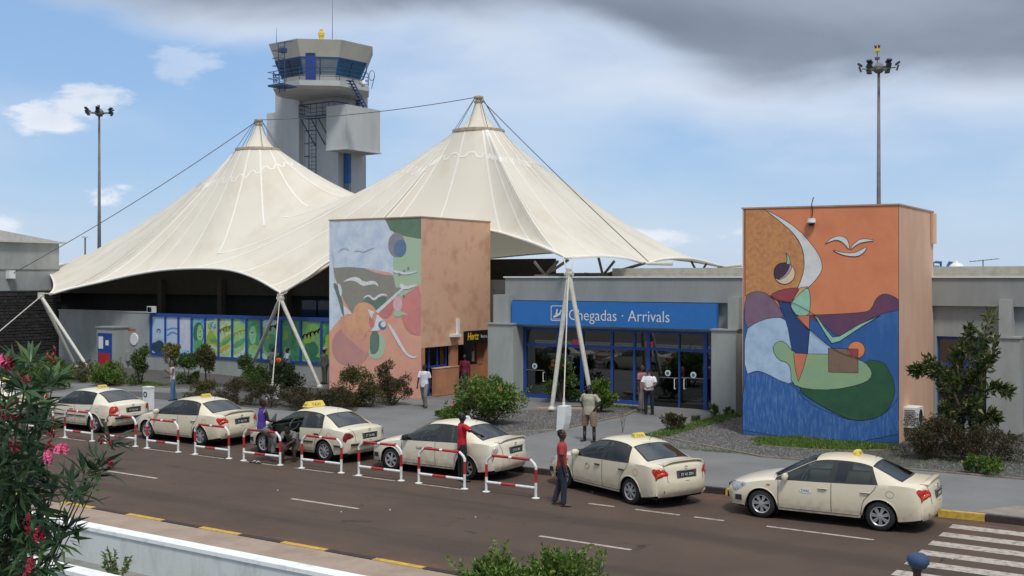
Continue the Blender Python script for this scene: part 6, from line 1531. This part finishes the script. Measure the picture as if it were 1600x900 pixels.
    for s in (-1, 1):
        an = J[s][2]; ft = V((.12*s, 1, 0)).normalized(); hl = an+V((0, 0, -.045*k))-ft*.06*k
        q = MB(); q.tube([hl, hl+ft*.07*k+V((0, 0, .01)), hl+ft*.16*k, hl+ft*.245*k-V((0, 0, .008))], [.040*k, .046*k, .050*k, .040*k], 10, side=V((0, 0, 1)).cross(ft), ry=[.038*k, .044*k, .032*k, .022*k]); remeshed(q, 'shoe', shoe, t, .012, 2)
        if socks: MB().tube([an+V((0, 0, -.03)), an+(J[s][1]-an)*.55], [.046*k, .056*k], 10).build('sock', socks, t, smooth=True)
    if cap is not None:
        q = MB(); q.tube([hp_(0, -.01, -.02), hp_(0, -.012, .02), hp_(0, -.016, .05), hp_(0, -.02, .095), hp_(0, -.024, .135), hp_(0, -.024, .165), hp_(0, -.024, .18)], [v*capr for v in (.092*hk, .118*hk, .138*hk, .142*hk, .124*hk, .08*hk, .01)], 20, side=Sd, ry=[v*capr for v in (.11*hk, .135*hk, .155*hk, .160*hk, .142*hk, .09*hk, .01)]); q.build('cap', cap, t, smooth=40)
        MB().tube([hp_(0, .08, .02), hp_(0, .13, .005), hp_(0, .155, -.005)], [.07*hk, .06*hk, .02*hk], 10, side=Sd, ry=[.006]*3).build('cap_peak', m_black, t, smooth=True)
        MB().tube([hp_(0, -.01, -.005), hp_(0, -.01, .03)], [.09*hk, .101*hk], 18, side=Sd, ry=[.108*hk, .121*hk]).build('cap_band', M('cap_band_navy', (.02, .03, .06), .6, var=0), t, smooth=True)
    return t, dict(A=A, J=J, pel=pel, up=up, fwd=fwd, k=k)
def at(x, y, z=0.): p = G(x, y, z); return (p.x, p.y, z)
red = cloth('faded_red', (.40, .045, .05)); m_sandal = M('sandal', (.10, .075, .05), .7, var=.1)
# heading: angle of local +Y; 0 faces away along +n, pi faces the camera side
person('man in a plain red shirt and dark jeans standing in the road', at(878, 790, .004), R(-62), 1.78, tL=(-.02, -.10, -1), sL=(0, -.35, -1), tR=(.02, .12, -1), sR=(0, -.02, -1), aL=(-.12, -.05, -1), fL=(-.02, .12, -1), aR=(.14, .05, -1), fR=(0, .2, -1),
       top=red, legs=m_jean, yaw=R(-12), shoe=m_sandal)
jersey = cloth('football_red', (.50, .012, .02))
pj, dj = person('man in a red football shirt resting a hand on a taxi boot', at(722, 752, .004), R(-38), 1.80, tL=(-.04, 0, -1), sL=(0, -.03, -1), tR=(.05, .05, -1), sR=(0, -.02, -1), aL=(-.15, .1, -1), fL=(.1, .25, -1), aR=(.80, .55, -.42), fR=(.85, .55, -.25),
       top=jersey, legs=cloth('black', (.015, .015, .017)), skin=M('very_dark_skin', (.018, .010, .008), .5, var=.05), bald=True, yaw=R(-15))
for s in (-1, 1):
    a0, a1, a2 = dj['A'][s]
    for o in (-.018, 0, .018): MB().tube([a0+Vector((o-.03*s, 0, .068)), a0+(a1-a0)*.25+Vector((s*.055+0, o, .035)), a0+(a1-a0)*.72+Vector((s*.074*(1-abs(o)*5), o, .02))], .005, 4).build('sleeve_stripe', m_white, pj)
text('FC', .06, m_white, pj, (-.05, .137, dj['pel'].z+.36), (R(90), 0, R(180)), ext=.001)
# man perched on a barrier
pv, dv = person('man in a purple basketball vest and grey trousers sitting on a barrier rail', (-24.13, 23.12, 0.004), R(-22), 1.78, tL=(-.18, .75, -.55), sL=(0, .02, -1), tR=(.15, .80, -.60), sR=(-.05, -.12, -1), aL=(-.18, .30, -1), fL=(.55, .75, -.15), aR=(.18, .30, -1), fR=(-.50, .80, -.18),
       top=cloth('purple', (.075, .035, .30)), legs=cloth('grey_trousers', (.20, .19, .175)), sleeve='none', untuck=False, lean=(0, .10, 1), yaw=R(-20), base=1.02, skin=M('brown_skin', (.035, .018, .013), .5, var=.08))
for s in (-1, 1):
    a0 = dv['A'][s][0]; MB().tube([a0+Vector((-s*.03, .075, -.09)), a0+Vector((s*.035, .03, -.02)), a0+Vector((-s*.02, -.01, .06)), a0+Vector((s*.03, -.06, -.04))], .009, 5).build('vest_piping', cloth('cream', (.7, .65, .5)), pv)
person('man crouched forward in the open doorway of the taxi with the big yellow sign', (-23.72, 24.02, .004), R(205), 1.72, tL=(-.15, .85, -.35), sL=(0, -.05, -1), tR=(.2, .85, -.35), sR=(0, .1, -1), aL=(-.05, .75, -.8), fL=(.45, .8, -.3), aR=(.05, .75, -.8), fR=(-.45, .8, -.3),
       top=cloth('grey_tee', (.17, .165, .15)), legs=cloth('brown_shorts', (.07, .045, .035)), leg='short', lean=(0, .8, .75), head=(0, 1, .35), base=.52, shoe=M('dull_red_shoe', (.16, .03, .03), .7, var=.1))
shirt = cloth('khaki_shirt', (.42, .40, .30))
person('heavy man in a khaki shirt and shorts with hands on hips', at(921, 690, .15), R(175), 1.80, tL=(-.12, 0, -1), sL=(-.02, 0, -1), tR=(.14, 0, -1), sR=(.02, 0, -1), aL=(-.60, -.25, -.85), fL=(.52, .35, -.62), aR=(.60, -.25, -.85), fR=(-.52, .35, -.62),
       top=shirt, legs=cloth('khaki_shorts', (.24, .17, .12)), leg='short', fat=1.22, skin=M('very_dark_skin', (.018, .010, .008)), socks=m_blk, yaw=R(10))
person('man in a white T-shirt and grey trousers walking near the rental office', at(663, 637, .15), R(188), 1.76, tL=(-.03, .28, -1), sL=(0, -.12, -1), tR=(.03, -.22, -1), sR=(0, -.42, -1), aL=(-.16, -.25, -1), fL=(-.05, .0, -1), aR=(.16, .2, -1), fR=(.02, .3, -1),
       top=cloth('white', (.68, .69, .72)), legs=cloth('grey_trousers', (.20, .19, .175)), yaw=R(-35), fat=1.05, skin=M('brown_skin', (.035, .018, .013)))
person('man in a maroon top and jeans standing in the rental office doorway', tuple(U(726, 604, -30.0)[:2])+(.17,), R(200), 1.72, aL=(-.18, 0, -1), aR=(.22, -.1, -1), fR=(.05, .05, -1), top=cloth('maroon', (.16, .012, .035)), legs=m_jean, sleeve='long', skin=M('brown_skin', (.035, .018, .013)))
person('woman in a white sleeveless top and blue jeans at the left hand side path', at(270, 626, .15), R(150), 1.68, tL=(-.03, .1, -1), tR=(.04, -.12, -1), sR=(0, -.2, -1), aL=(-.18, .25, -.9), fL=(.3, .7, .6), aR=(.2, .2, -.9), fR=(-.3, .8, .55), top=cloth('off_white', (.6, .57, .58)), legs=cloth('blue_jeans', (.07, .16, .28)), sleeve='none', fat=.9, skin=M('tan_skin', (.17, .085, .055), .5, var=.08), long_hair=True)
wp = person('man in white shirt and black trousers, hands clasped behind, at the arrivals doors', at(1014, 648, .15), R(20), 1.74, tL=(-.05, 0, -1), tR=(.06, .02, -1), aL=(-.25, -.35, -.8), fL=(.62, -.5, -.35), aR=(.25, -.35, -.8), fR=(-.62, -.5, -.35), lean=(0, .14, 1), head=(0, .55, 1), top=cloth('bright_white', (.78, .78, .80)), legs=cloth('black', (.015, .015, .017)), untuck=False, skin=M('light_brown_skin', (.20, .10, .07), .5, var=.08), fat=1.05)
person('man in a pink shirt half hidden at the arrivals doors', at(1003, 642, .15), R(-100), 1.78, aL=(-.15, .1, -1), aR=(.2, .1, -1), top=cloth('dusty_pink', (.34, .16, .18)), legs=cloth('grey_trousers', (.20, .19, .175)))
# group behind the round bush under the tent
def sitp(x, y, n_, lab, top, legs, face, hh=1.6): 
    p = N(x, y, n_); person(lab, (p.x, p.y, .15), face, hh, tL=(-.05, .25, -1), sL=(0, -.1, -1), tR=(.06, .15, -1), sR=(0, 0, -1), aL=(-.2, .3, -.9), fL=(.3, .8, -.1), aR=(.2, .3, -.9), fR=(-.3, .8, -.2), top=top, legs=legs)
sitp(427, 600, 40.6, 'person in a grey shirt standing behind the round bush below the green posters', cloth('grey_tee', (.17, .165, .15)), m_jean, R(200), 1.75)
sitp(436, 600, 39.9, 'person in a bright orange shirt standing behind the round bush below the green posters', cloth('orange', (.75, .11, .02)), m_jean, R(160), 1.5)
sitp(449, 600, 40.3, 'person in a white and blue top standing behind the round bush', cloth('pale_blue', (.45, .55, .70)), m_jean, R(150), 1.75)
person('guard in mottled camouflage clothes and a pale cap standing at the left mural block', at(507, 600, .15), R(165), 1.76, fat=1.15, capr=.72, top=M('camo', (.17, .16, .12), .9, scale=9, col2=(.06, .07, .05)), legs=M('camo', (.15, .14, .10)), sleeve='long', cap=M('pale_cap', (.45, .40, .28), .8, var=.1), aR=(.2, .15, -1), fR=(.0, .5, -1))
pp = D(1433, 866, 14.4); person('officer with a navy blue peaked cap at the bottom edge by the zebra crossing', (pp.x, pp.y, .13), R(18), 1.66, top=cloth('navy', (.025, .035, .07)), legs=cloth('navy', (.025, .035, .07)), cap=M('officer_cap_blue', (.035, .07, .15), .75, scale=30, var=.1), yaw=R(40))
# sandals lying in the road
for x, y, a in ((396, 723, .3), (402, 724, .1)):
    p = G(x, y, .004); t = thing('sandal', 'black and white sandal lying on the road below the barrier, '+('left one of the pair' if x < 400 else 'right one of the pair'), 'sandal', (p.x, p.y, .004), a)
    MB().tube([(-.13, 0, .012), (-.05, 0, .015), (.06, 0, .015), (.14, 0, .012)], [.03, .04, .05, .03], 10, side=(0, 1, 0), ry=[.012]*4).build('sole', m_blk, t, smooth=True)
    MB().tube([(.0, -.045, .02), (.04, 0, .07), (.08, .045, .02)], .012, 6).build('strap', m_white, t, smooth=True)
for i in range(12):
    p = G(random.uniform(300, 1500), random.uniform(745, 880)); s = random.uniform(.01, .022)
    if p.y > 25.6 or p.y < 16.6: continue
    q = MB().lathe([(s, 0), (s*.8, s*.5), (s*.2, s*.7)], (0, 0, 0), seg=6); o = q.build('litter', m_white if i % 3 else m_grav); o.location = (p.x, p.y, .003); tag(o, 'small pale scrap of litter lying on the asphalt', 'litter', 'scraps of litter on the road')
# ---------------------------------------------------------------- plants
lm_green = leafmat('leaf_mid_green', (.022, .055, .012), (.09, .165, .035), (.16, .19, .05))
lm_bright = leafmat('leaf_bright_green', (.035, .09, .015), (.14, .25, .045), (.26, .27, .06))
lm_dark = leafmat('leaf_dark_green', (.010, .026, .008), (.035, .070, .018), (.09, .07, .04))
lm_brown = leafmat('leaf_reddish', (.022, .032, .012), (.068, .076, .030), (.14, .07, .045), oddp=.8)
lm_olive = leafmat('leaf_olive', (.025, .045, .012), (.09, .12, .035), (.20, .13, .05), oddp=.8)
lm_ole = leafmat('oleander_leaf', (.014, .042, .018), (.055, .12, .045), (.11, .17, .06), rough=.35, oddp=.95)
lm_rub = leafmat('rubber_leaf', (.025, .048, .014), (.10, .145, .04), (.26, .23, .09), rough=.3)
def bush(label, x, y, rx, ry, h, n, ls, mat, cat='bush', name='shrub', z=.15, clumps=None, aspect=.45, stems=5, flowers=None, group=None, base=.0, loose=.5):
    t = thing(name, label, cat, (x, y, z), 0, group)
    k = clumps or max(8, int(14*(rx*ry*h)**.5)); cen = []
    for _ in range(k):
        a = random.uniform(0, 2*PI); r = math.sqrt(random.random())*.86; zz = random.uniform(.12 if base == 0 else base, .92)
        prof = math.sin(PI*min(1, (zz*.8+.22)))**.6
        cen.append((math.cos(a)*r*rx*prof, math.sin(a)*r*ry*prof, zz*h, random.uniform(.6, 1.3)*min(rx, ry, h/1.6)*.42))
    P_, Dn = [], []; per = n//k
    for cx, cy, cz, cr_ in cen:
        g = RNG.normal(size=(per, 3)); g /= np.linalg.norm(g, axis=1)[:, None]; rad = cr_*(RNG.uniform(.25, 1, (per, 1))**.6); p = np.array([cx, cy, cz])+g*rad*np.array([1, 1, .85])
        p[:, 2] = np.maximum(p[:, 2], .02); P_.append(p); d = g*.7+RNG.normal(size=(per, 3))*.5; d[:, 2] += .35; Dn.append(d)
    # stray sprigs break the outline
    for _ in range(int(k*loose*1.6)):
        cx, cy, cz, cr_ = random.choice(cen); d = Vector((random.gauss(cx/rx, .4), random.gauss(cy/ry, .4), random.uniform(.4, 1.2))).normalized(); L_ = cr_*random.uniform(1.1, 1.8)
        m = 14; f = RNG.uniform(.4, 1, (m, 1)); P_.append(np.array([cx, cy, cz])+np.array(d)*L_*f); Dn.append(np.array(d)*.6+RNG.normal(size=(m, 3))*.5)
    leaves(np.vstack(P_), np.vstack(Dn), ls, aspect, mat, 'foliage', t)
    for i in range(stems):
        c = random.choice(cen); MB().tube([(c[0]*.1, c[1]*.1, -.02), (c[0]*.5, c[1]*.5, c[2]*.5), (c[0], c[1], c[2])], [.03*h**.5, .02*h**.5, .008], 5).build('stem', m_bark, t)
    if flowers:
        fm, cnt, fs = flowers
        for i in range(cnt):
            c = random.choice(cen); p = Vector((c[0], c[1], max(c[2], h*.35)))+Vector((random.uniform(-.1, .1), -c[3]*.85, c[3]*.45)); q = MB()
            for j in range(5):
                a = 2*PI*j/5; d = Vector((math.cos(a), -.35, math.sin(a))); s = Vector((-math.sin(a), 0, math.cos(a)))
                q.add([p, p+d*fs*.6+s*fs*.38, p+d*fs, p+d*fs*.6-s*fs*.38], [(0, 1, 2, 3)])
            q.tube([p, p+Vector((0, -fs*.8, .01))], fs*.08, 4); q.build('flower', fm, t)
    return t
m_fl = M('hibiscus_red', (.65, .05, .04), .6, var=.1); m_flo = M('hibiscus_salmon', (.75, .22, .13), .6, var=.1); m_flp = M('oleander_pink', (.80, .14, .30), .6, scale=20, var=.15); m_fld = M('oleander_crimson', (.28, .012, .035), .6, scale=20, var=.2)
def bp(x, y): p = G(x, y, .15); return p.x, p.y
def B_(label, x, y, *a, **k): bx, by = bp(x, y); return bush(label, bx, by, *a, **k)
B_('large bright green hibiscus bush with salmon flowers behind the white signed taxi', 760, 664, 1.55, 1.0, 1.72, 9000, .12, lm_bright, flowers=(m_flo, 7, .085), clumps=34)
B_('low leafy fringe plant at the left foot of the large hibiscus', 700, 655, .55, .4, .42, 1300, .10, lm_bright)
B_('green hibiscus with red flowers behind the left leg of the right support frame', 878, 628, .85, .7, 1.75, 4200, .12, lm_green, flowers=(m_fl, 5, .11), clumps=22)
B_('rounded light green bush just behind the heavy man in khaki', 938, 645, .55, .5, 1.25, 3600, .12, lm_bright, clumps=16)
B_('mixed green bush growing at the foot of the left mural block', 556, 634, 1.5, .8, 1.5, 9500, .085, lm_olive, clumps=26)
B_('taller reddish brown twiggy bush at the right corner of the left mural block', 612, 632, 1.05, .7, 1.85, 8000, .07, lm_brown, clumps=24)
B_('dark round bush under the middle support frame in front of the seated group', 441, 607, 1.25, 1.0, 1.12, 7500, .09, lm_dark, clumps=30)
B_('green bush left of the dark round bush under the support frame', 398, 610, .85, .75, 1.15, 4600, .09, lm_green, clumps=20)
B_('small round bush against the poster wall left of the support frame leg', 386, 592, .7, .6, 1.2, 2600, .1, lm_green, clumps=14)
for i, (x, y, rx, h, lab) in enumerate(((372, 632, 1.3, .80, 'reddish low hedge section behind the second visible taxi'), (425, 634, 1.3, .72, 'reddish low hedge section behind the man in the purple vest'), (475, 640, 1.35, .70, 'reddish low hedge section behind the open door taxi'), (522, 640, 1.1, .68, 'reddish low hedge section joining the bush at the left mural block'))):
    B_(lab, x, y, rx, .7, h+.15, 5200, .065, lm_brown, name='hedge', cat='hedge', group='sections of the low reddish hedge', clumps=30)
B_('brown and green mixed low bush right of the woman in the white top', 318, 628, 1.3, .7, .85, 4800, .07, lm_olive, clumps=26)
B_('yellow leaved thin shrub in front of the first poster windows', 270, 592, .55, .5, 2.0, 1500, .12, leafmat('leaf_yellowish', (.10, .11, .02), (.26, .24, .05), (.32, .20, .04)), clumps=15, base=.35)
B_('young green bush between the yellow shrub and the round topped little tree', 292, 600, .75, .6, 1.55, 3000, .11, lm_green, clumps=16)
B_('green upright bush below the round wall disc', 219, 602, .62, .6, 2.0, 3600, .10, lm_green, clumps=20)
B_('low round green bush left of the upright bush below the wall disc', 172, 602, 1.2, .8, 1.15, 5000, .10, lm_bright, clumps=24)
B_('pale straggly bush at the foot of the leftmost support frame', 130, 596, 1.1, .8, .95, 3200, .08, lm_olive, clumps=20)
B_('broad yellow green bush at the far left behind the oleander', 70, 606, 2.2, 1.2, 1.35, 8000, .12, lm_bright, clumps=34)
B_('leafy bush at the far left edge under the stone wall', 12, 602, 1.8, 1.2, 1.3, 5000, .12, lm_green, clumps=24)
B_('small reddish shrub on the grass strip right of the walkway', 1052, 672, .42, .38, .72, 2000, .075, lm_brown, clumps=12)
B_('tiny green plant at the foot of the right column of the arrivals doors', 1116, 649, .22, .2, .38, 420, .08, lm_green, clumps=6)
B_('tiny green tuft on the grass strip beside the reddish shrub', 1087, 658, .18, .18, .28, 300, .07, lm_green, clumps=5)
B_('tiny green tuft at the top end of the grass strip', 1140, 648, .25, .2, .25, 300, .07, lm_green, clumps=5)
B_('wide reddish brown twiggy bush right of the tall mural block', 1455, 716, 1.35, .9, 1.15, 9500, .06, lm_brown, clumps=40, loose=1)
B_('reddish twiggy bush continuing right at the foot of the rubber plant', 1545, 722, 1.25, .9, .95, 7500, .06, lm_brown, clumps=34, loose=1)
B_('low bright green weed clump in front of the reddish twiggy bush', 1535, 742, .6, .3, .5, 1700, .08, lm_bright, clumps=12)
# little tree with a round crown
bx, by = bp(321, 603); t = thing('small_tree', 'little round crowned tree in front of the fourth poster window', 'tree', (bx, by, .15))
MB().tube([(0, 0, 0), (.02, 0, .5), (-.02, 0, 1.0)], [.05, .04, .03], 7).build('trunk', m_bark, t)
P_, Dn = [], []
for _ in range(18):
    a = random.uniform(0, 2*PI); r = random.random()**.5*.45; c = np.array([r*math.cos(a), r*math.sin(a), random.uniform(.85, 1.8)]); g = RNG.normal(size=(170, 3)); g /= np.linalg.norm(g, axis=1)[:, None]; P_.append(c+g*.24*RNG.uniform(.4, 1, (170, 1))); Dn.append(g+[0, 0, .3])
leaves(np.vstack(P_), np.vstack(Dn), .11, .5, lm_olive, 'crown', t)
# rubber plant right of the block: limbs carrying rosettes of large glossy leaves
def rubber():
    b = G(1507, 712, .15); t = thing('rubber_tree', 'tall loose rubber tree with large glossy leaves right of the tall mural block', 'tree', (b.x, b.y, .15)); o = Vector((b.x, b.y, .15))
    def w(x, y, dn=0.): return N(x, y, b.y+dn)-o
    limbs = [[(1507, 712), (1505, 660), (1512, 600), (1530, 545), (1546, 495)], [(1506, 680), (1490, 640), (1500, 590), (1510, 535), (1516, 515)], [(1505, 670), (1480, 620), (1465, 585), (1440, 578), (1430, 580)], [(1508, 650), (1535, 615), (1560, 606), (1576, 612)],
             [(1506, 690), (1525, 665), (1545, 652), (1556, 652)], [(1504, 650), (1485, 600), (1470, 580), (1450, 565)], [(1510, 640), (1520, 590), (1548, 560), (1553, 530)], [(1500, 680), (1480, 655), (1476, 640)], [(1508, 640), (1500, 600), (1495, 560), (1506, 540)], [(1508, 620), (1535, 580), (1540, 555)], [(1506, 660), (1515, 640), (1525, 630)], [(1507, 700), (1495, 690), (1490, 676)]]
    tips = []
    for i, l in enumerate(limbs):
        dn = random.uniform(-.5, .5); pts = cr([w(x, y, dn*min(1, j/2)) for j, (x, y) in enumerate(l)], 4); MB().tube(pts, [max(.012, .05*(1-j/len(pts))) for j in range(len(pts))], 6).build('trunk' if i == 0 else 'limb', m_bark, t, smooth=True)
        for j in range(len(pts)//4, len(pts)): tips.append((pts[j], (pts[j]-pts[j-1]).normalized()))
    q = MB(); L_ = .17; q.add([(0, 0, 0), (L_*.3, .03, .012), (L_*.7, .034, .006), (L_, 0, -.02), (L_*.7, -.034, .006), (L_*.3, -.03, .012), (L_*.3, 0, -.002), (L_*.7, 0, -.008)], [(0, 6, 1), (1, 6, 7, 2), (2, 7, 3), (0, 5, 6), (5, 4, 7, 6), (4, 3, 7)])
    me = mesh_of(q, 'leaf', lm_rub, fix=False); me.shade_smooth(); cnt = 0; P2, D2 = [], []
    order = sorted(tips, key=lambda a: random.random())
    while cnt < 2600:
        p, d = random.choice(tips); r = Vector(RNG.normal(size=3)).normalized(); dr = (d*.55+r*.9+Vector((0, -.15, .15))).normalized(); pos = p+r*random.uniform(0, .07)
        if cnt < 290:
            lf = link('leaf', me, t, pos); lf.rotation_euler = dr.to_track_quat('X', 'Z').to_euler(); s = random.uniform(1.1, 1.7); lf.scale = (s, s, s)
        else: P2.append(pos+r*random.uniform(0, .12)); D2.append(dr)
        cnt += 1
    leaves(P2, D2, .21, .38, lm_rub, 'foliage', t)
rubber()
# foreground plants behind the parapet
def near_bush():
    for x, y, rx, h, lab, n in ((775, 880, .85, 1.75, 'bright green bush at the bottom edge, left half of the roadside pair', 5200), (880, 872, .75, 1.95, 'bright green feathery bush at the bottom edge, right half of the roadside pair', 5200)):
        p = D(x, 900, 14.9); bush(lab, p.x, p.y, rx, .6, EYE-(y-HOR-8)*14.9/FOC-.0, n, .075, lm_bright, z=0, clumps=42, aspect=.4, base=.5, loose=1.3)
    p = D(938, 860, 14.9); t = thing('tall_weed', 'thin feathery weed stem standing right of the bright bushes at the bottom edge', 'plant', (p.x, p.y, 0)); MB().tube([(0, 0, 0), (.02, 0, .9), (-.02, 0, p.z-.1)], [.015, .01, .004], 5).build('stem', m_bark, t)
    z = RNG.uniform(1.1, p.z, 260); leaves(np.stack([RNG.normal(0, .05, 260), RNG.normal(0, .05, 260), z], 1), RNG.normal(size=(260, 3))+[0, 0, .8], .07, .3, lm_bright, 'foliage', t)
near_bush()
p = G(182, 890, .0); p = N(184, 888, 12.2); t = thing('young_plant', 'young yellow green plant between the two white parapet walls', 'plant', (p.x, p.y, 0))
P_, Dn = [], []
for i in range(11):
    a = random.uniform(0, 2*PI); tip = Vector((math.cos(a)*random.uniform(.15, .42), math.sin(a)*.2, random.uniform(.35, .68))); MB().tube([(0, 0, 0), tip*.5+Vector((0, 0, .08)), tip], [.012, .008, .004], 5).build('stem', m_bark, t)
    for j in range(26): P_.append(tip*random.uniform(.6, 1.05)); Dn.append(Vector(RNG.normal(size=3))+Vector((0, 0, .6)))
leaves(P_, Dn, .085, .42, lm_bright, 'foliage', t)
# oleander close to the camera
def oleander():
    dd = 6.4; base = D(-60, 434, 7.4); t = thing('oleander', 'large oleander with narrow dark leaves and pink and crimson flowers at the left edge', 'shrub', (base.x, base.y, 0)); o = Vector((base.x, base.y, 0))
    tips = [(48, 566, 0), (86, 592, .2), (72, 602, -.1), (60, 640, .2), (18, 588, .3), (50, 632, -.3), (172, 692, 0), (150, 716, .2), (66, 668, -.2), (158, 738, .1), (112, 752, -.2), (40, 690, .3), (124, 772, 0), (70, 800, .2), (88, 850, -.1), (30, 770, 0), (20, 850, .1), (60, 888, -.2), (8, 640, 0), (60, 740, .2), (5, 720, -.2), (10, 800, .3), (132, 742, .1), (38, 610, -.4), (104, 826, .2), (26, 568, .3), (5, 575, .1), (58, 665, .3), (12, 890, 0), (84, 770, .1), (50, 830, .3)]
    q = MB(); L_ = .15; w = .013
    q.add([(0, 0, 0), (L_*.25, w*.8, .004), (L_*.6, w, 0), (L_, 0, -.022), (L_*.6, -w, 0), (L_*.25, -w*.8, .004), (L_*.25, 0, -.001), (L_*.6, 0, -.006)], [(0, 6, 1), (1, 6, 7, 2), (2, 7, 3), (0, 5, 6), (5, 4, 7, 6), (4, 3, 7)])
    me = mesh_of(q, 'leaf', lm_ole, fix=False); me.shade_smooth(); spots = []
    for x, y, dz in tips:
        tip = D(x, y, dd+dz)-o; root = Vector((random.uniform(-.1, .1), random.uniform(-.1, .1), 0)); mid = Vector((tip.x*.45, tip.y*.45, tip.z*.72)); l = cr([root, mid*.6, mid, tip], 9)
        MB().tube(l, [max(.0035, .022*(1-j/len(l))) for j in range(len(l))], 6).build('stem', M('oleander_stem', (.075, .085, .04), .7, var=.15), t, smooth=True)
        m = len(l)
        for j in range(int(m*(.58 if x < 84 else .80)), m):
            for _ in range(2 if x < 84 else 1): spots.append((l[j].lerp(l[min(j+1, m-1)], random.random()), (l[min(j+1, m-1)]-l[j-1]).normalized(), j/m))
        for _ in range(7 if x < 100 else 5): spots.append((tip, (tip-l[-3]).normalized(), 1.0))
    random.shuffle(spots); spots.sort(key=lambda s: -round(s[2]*5)); n = 0; P2, D2 = [], []
    def emit(p, d, i):
        r = Vector(RNG.normal(size=3)); r -= d*r.dot(d); r.normalize(); dr = (d*random.uniform(.25, .9)+r+Vector((0, 0, random.uniform(-.35, .1)))).normalized()
        if i < 292:
            lf = link('leaf', me, t, p); lf.rotation_euler = dr.to_track_quat('X', 'Z').to_euler(); s = random.uniform(.75, 1.25); lf.scale = (s, s, s)
        else: P2.append(p); D2.append(dr)
    i = 0
    for rep in range(2):
        for p, d, f in spots: emit(p, d, i); i += 1
    # inner mass low down
    for _ in range(700):
        x = random.uniform(-40, 58); y = random.uniform(620+max(x, 0)*1.6, 920); P2.append(D(x, y, dd+random.uniform(-.3, .7))-o); r = Vector(RNG.normal(size=3))+Vector((.3, 0, .3)); D2.append(r)
    leaves(P2, D2, .15, .17, lm_ole, 'foliage', t, bend=.15)
    for x, y, s, mat, cnt, nm in ((86, 714, 1.0, m_flp, 3, 'flower'), (102, 702, .7, m_flp, 3, 'flower'), (38, 594, .8, m_fld, 9, 'flower_bud'), (14, 566, .8, m_fld, 3, 'flower'), (80, 704, .8, m_fld, 9, 'flower_bud'), (46, 826, .9, m_fld, 9, 'flower_bud'), (60, 838, .7, m_fld, 3, 'flower'), (44, 884, .9, m_fld, 3, 'flower'), (164, 690, .7, m_fld, 7, 'flower_bud'), (174, 722, .6, m_fld, 6, 'flower_bud'), (5, 652, .9, m_fld, 9, 'flower_bud'), (24, 702, .6, m_fld, 6, 'flower_bud'), (84, 558, .5, m_fld, 6, 'flower_bud'), (78, 680, .5, m_fld, 5, 'flower_bud'), (4, 562, .8, m_flp, 3, 'flower')):
        c = D(x, y, dd-.35)-o
        for _ in range(cnt):
            p = c+Vector(RNG.normal(size=3))*.028*s; q = MB()
            if nm == 'flower':
                ax = Vector((random.uniform(-.4, .6), -1, random.uniform(-.2, .5))).normalized(); e1 = ax.orthogonal().normalized(); e2 = ax.cross(e1)
                for ring, rs in ((0, .034), (1, .022)):
                    for j in range(5):
                        a = 2*PI*j/5+ring*.6; d = e1*math.cos(a)+e2*math.sin(a); sd_ = e2*math.cos(a)-e1*math.sin(a)
                        q.add([p+ax*.004*ring, p+d*rs*.6+sd_*rs*.42+ax*.01, p+d*rs+ax*.004, p+d*rs*.6-sd_*rs*.42+ax*.01], [(0, 1, 2, 3)])
            else:
                d = Vector((random.gauss(.2, .5), random.gauss(-.3, .4), random.uniform(.2, 1))).normalized(); q.tube([p, p+d*.015, p+d*.034], [.003, .0075, .002], 5)
                q.tube([c, p], .0015, 4)
            q.build(nm, mat, t)
oleander()
# tall bare weed on the walkway edge
p = G(973, 676, .15); t = thing('bare_weed', 'thin bare weed stem standing at the walkway edge right of the heavy man', 'plant', (p.x, p.y, .15))
for a in (-.3, 0, .35): MB().tube([(0, 0, 0), (a*.2, 0, .35), (a*.5, 0, .78)], [.008, .006, .003], 5).build('stem', m_bark, t)
leaves([(random.uniform(-.12, .12), 0, random.uniform(.3, .8)) for _ in range(30)], RNG.normal(size=(30, 3)), .05, .4, lm_brown, 'foliage', t)
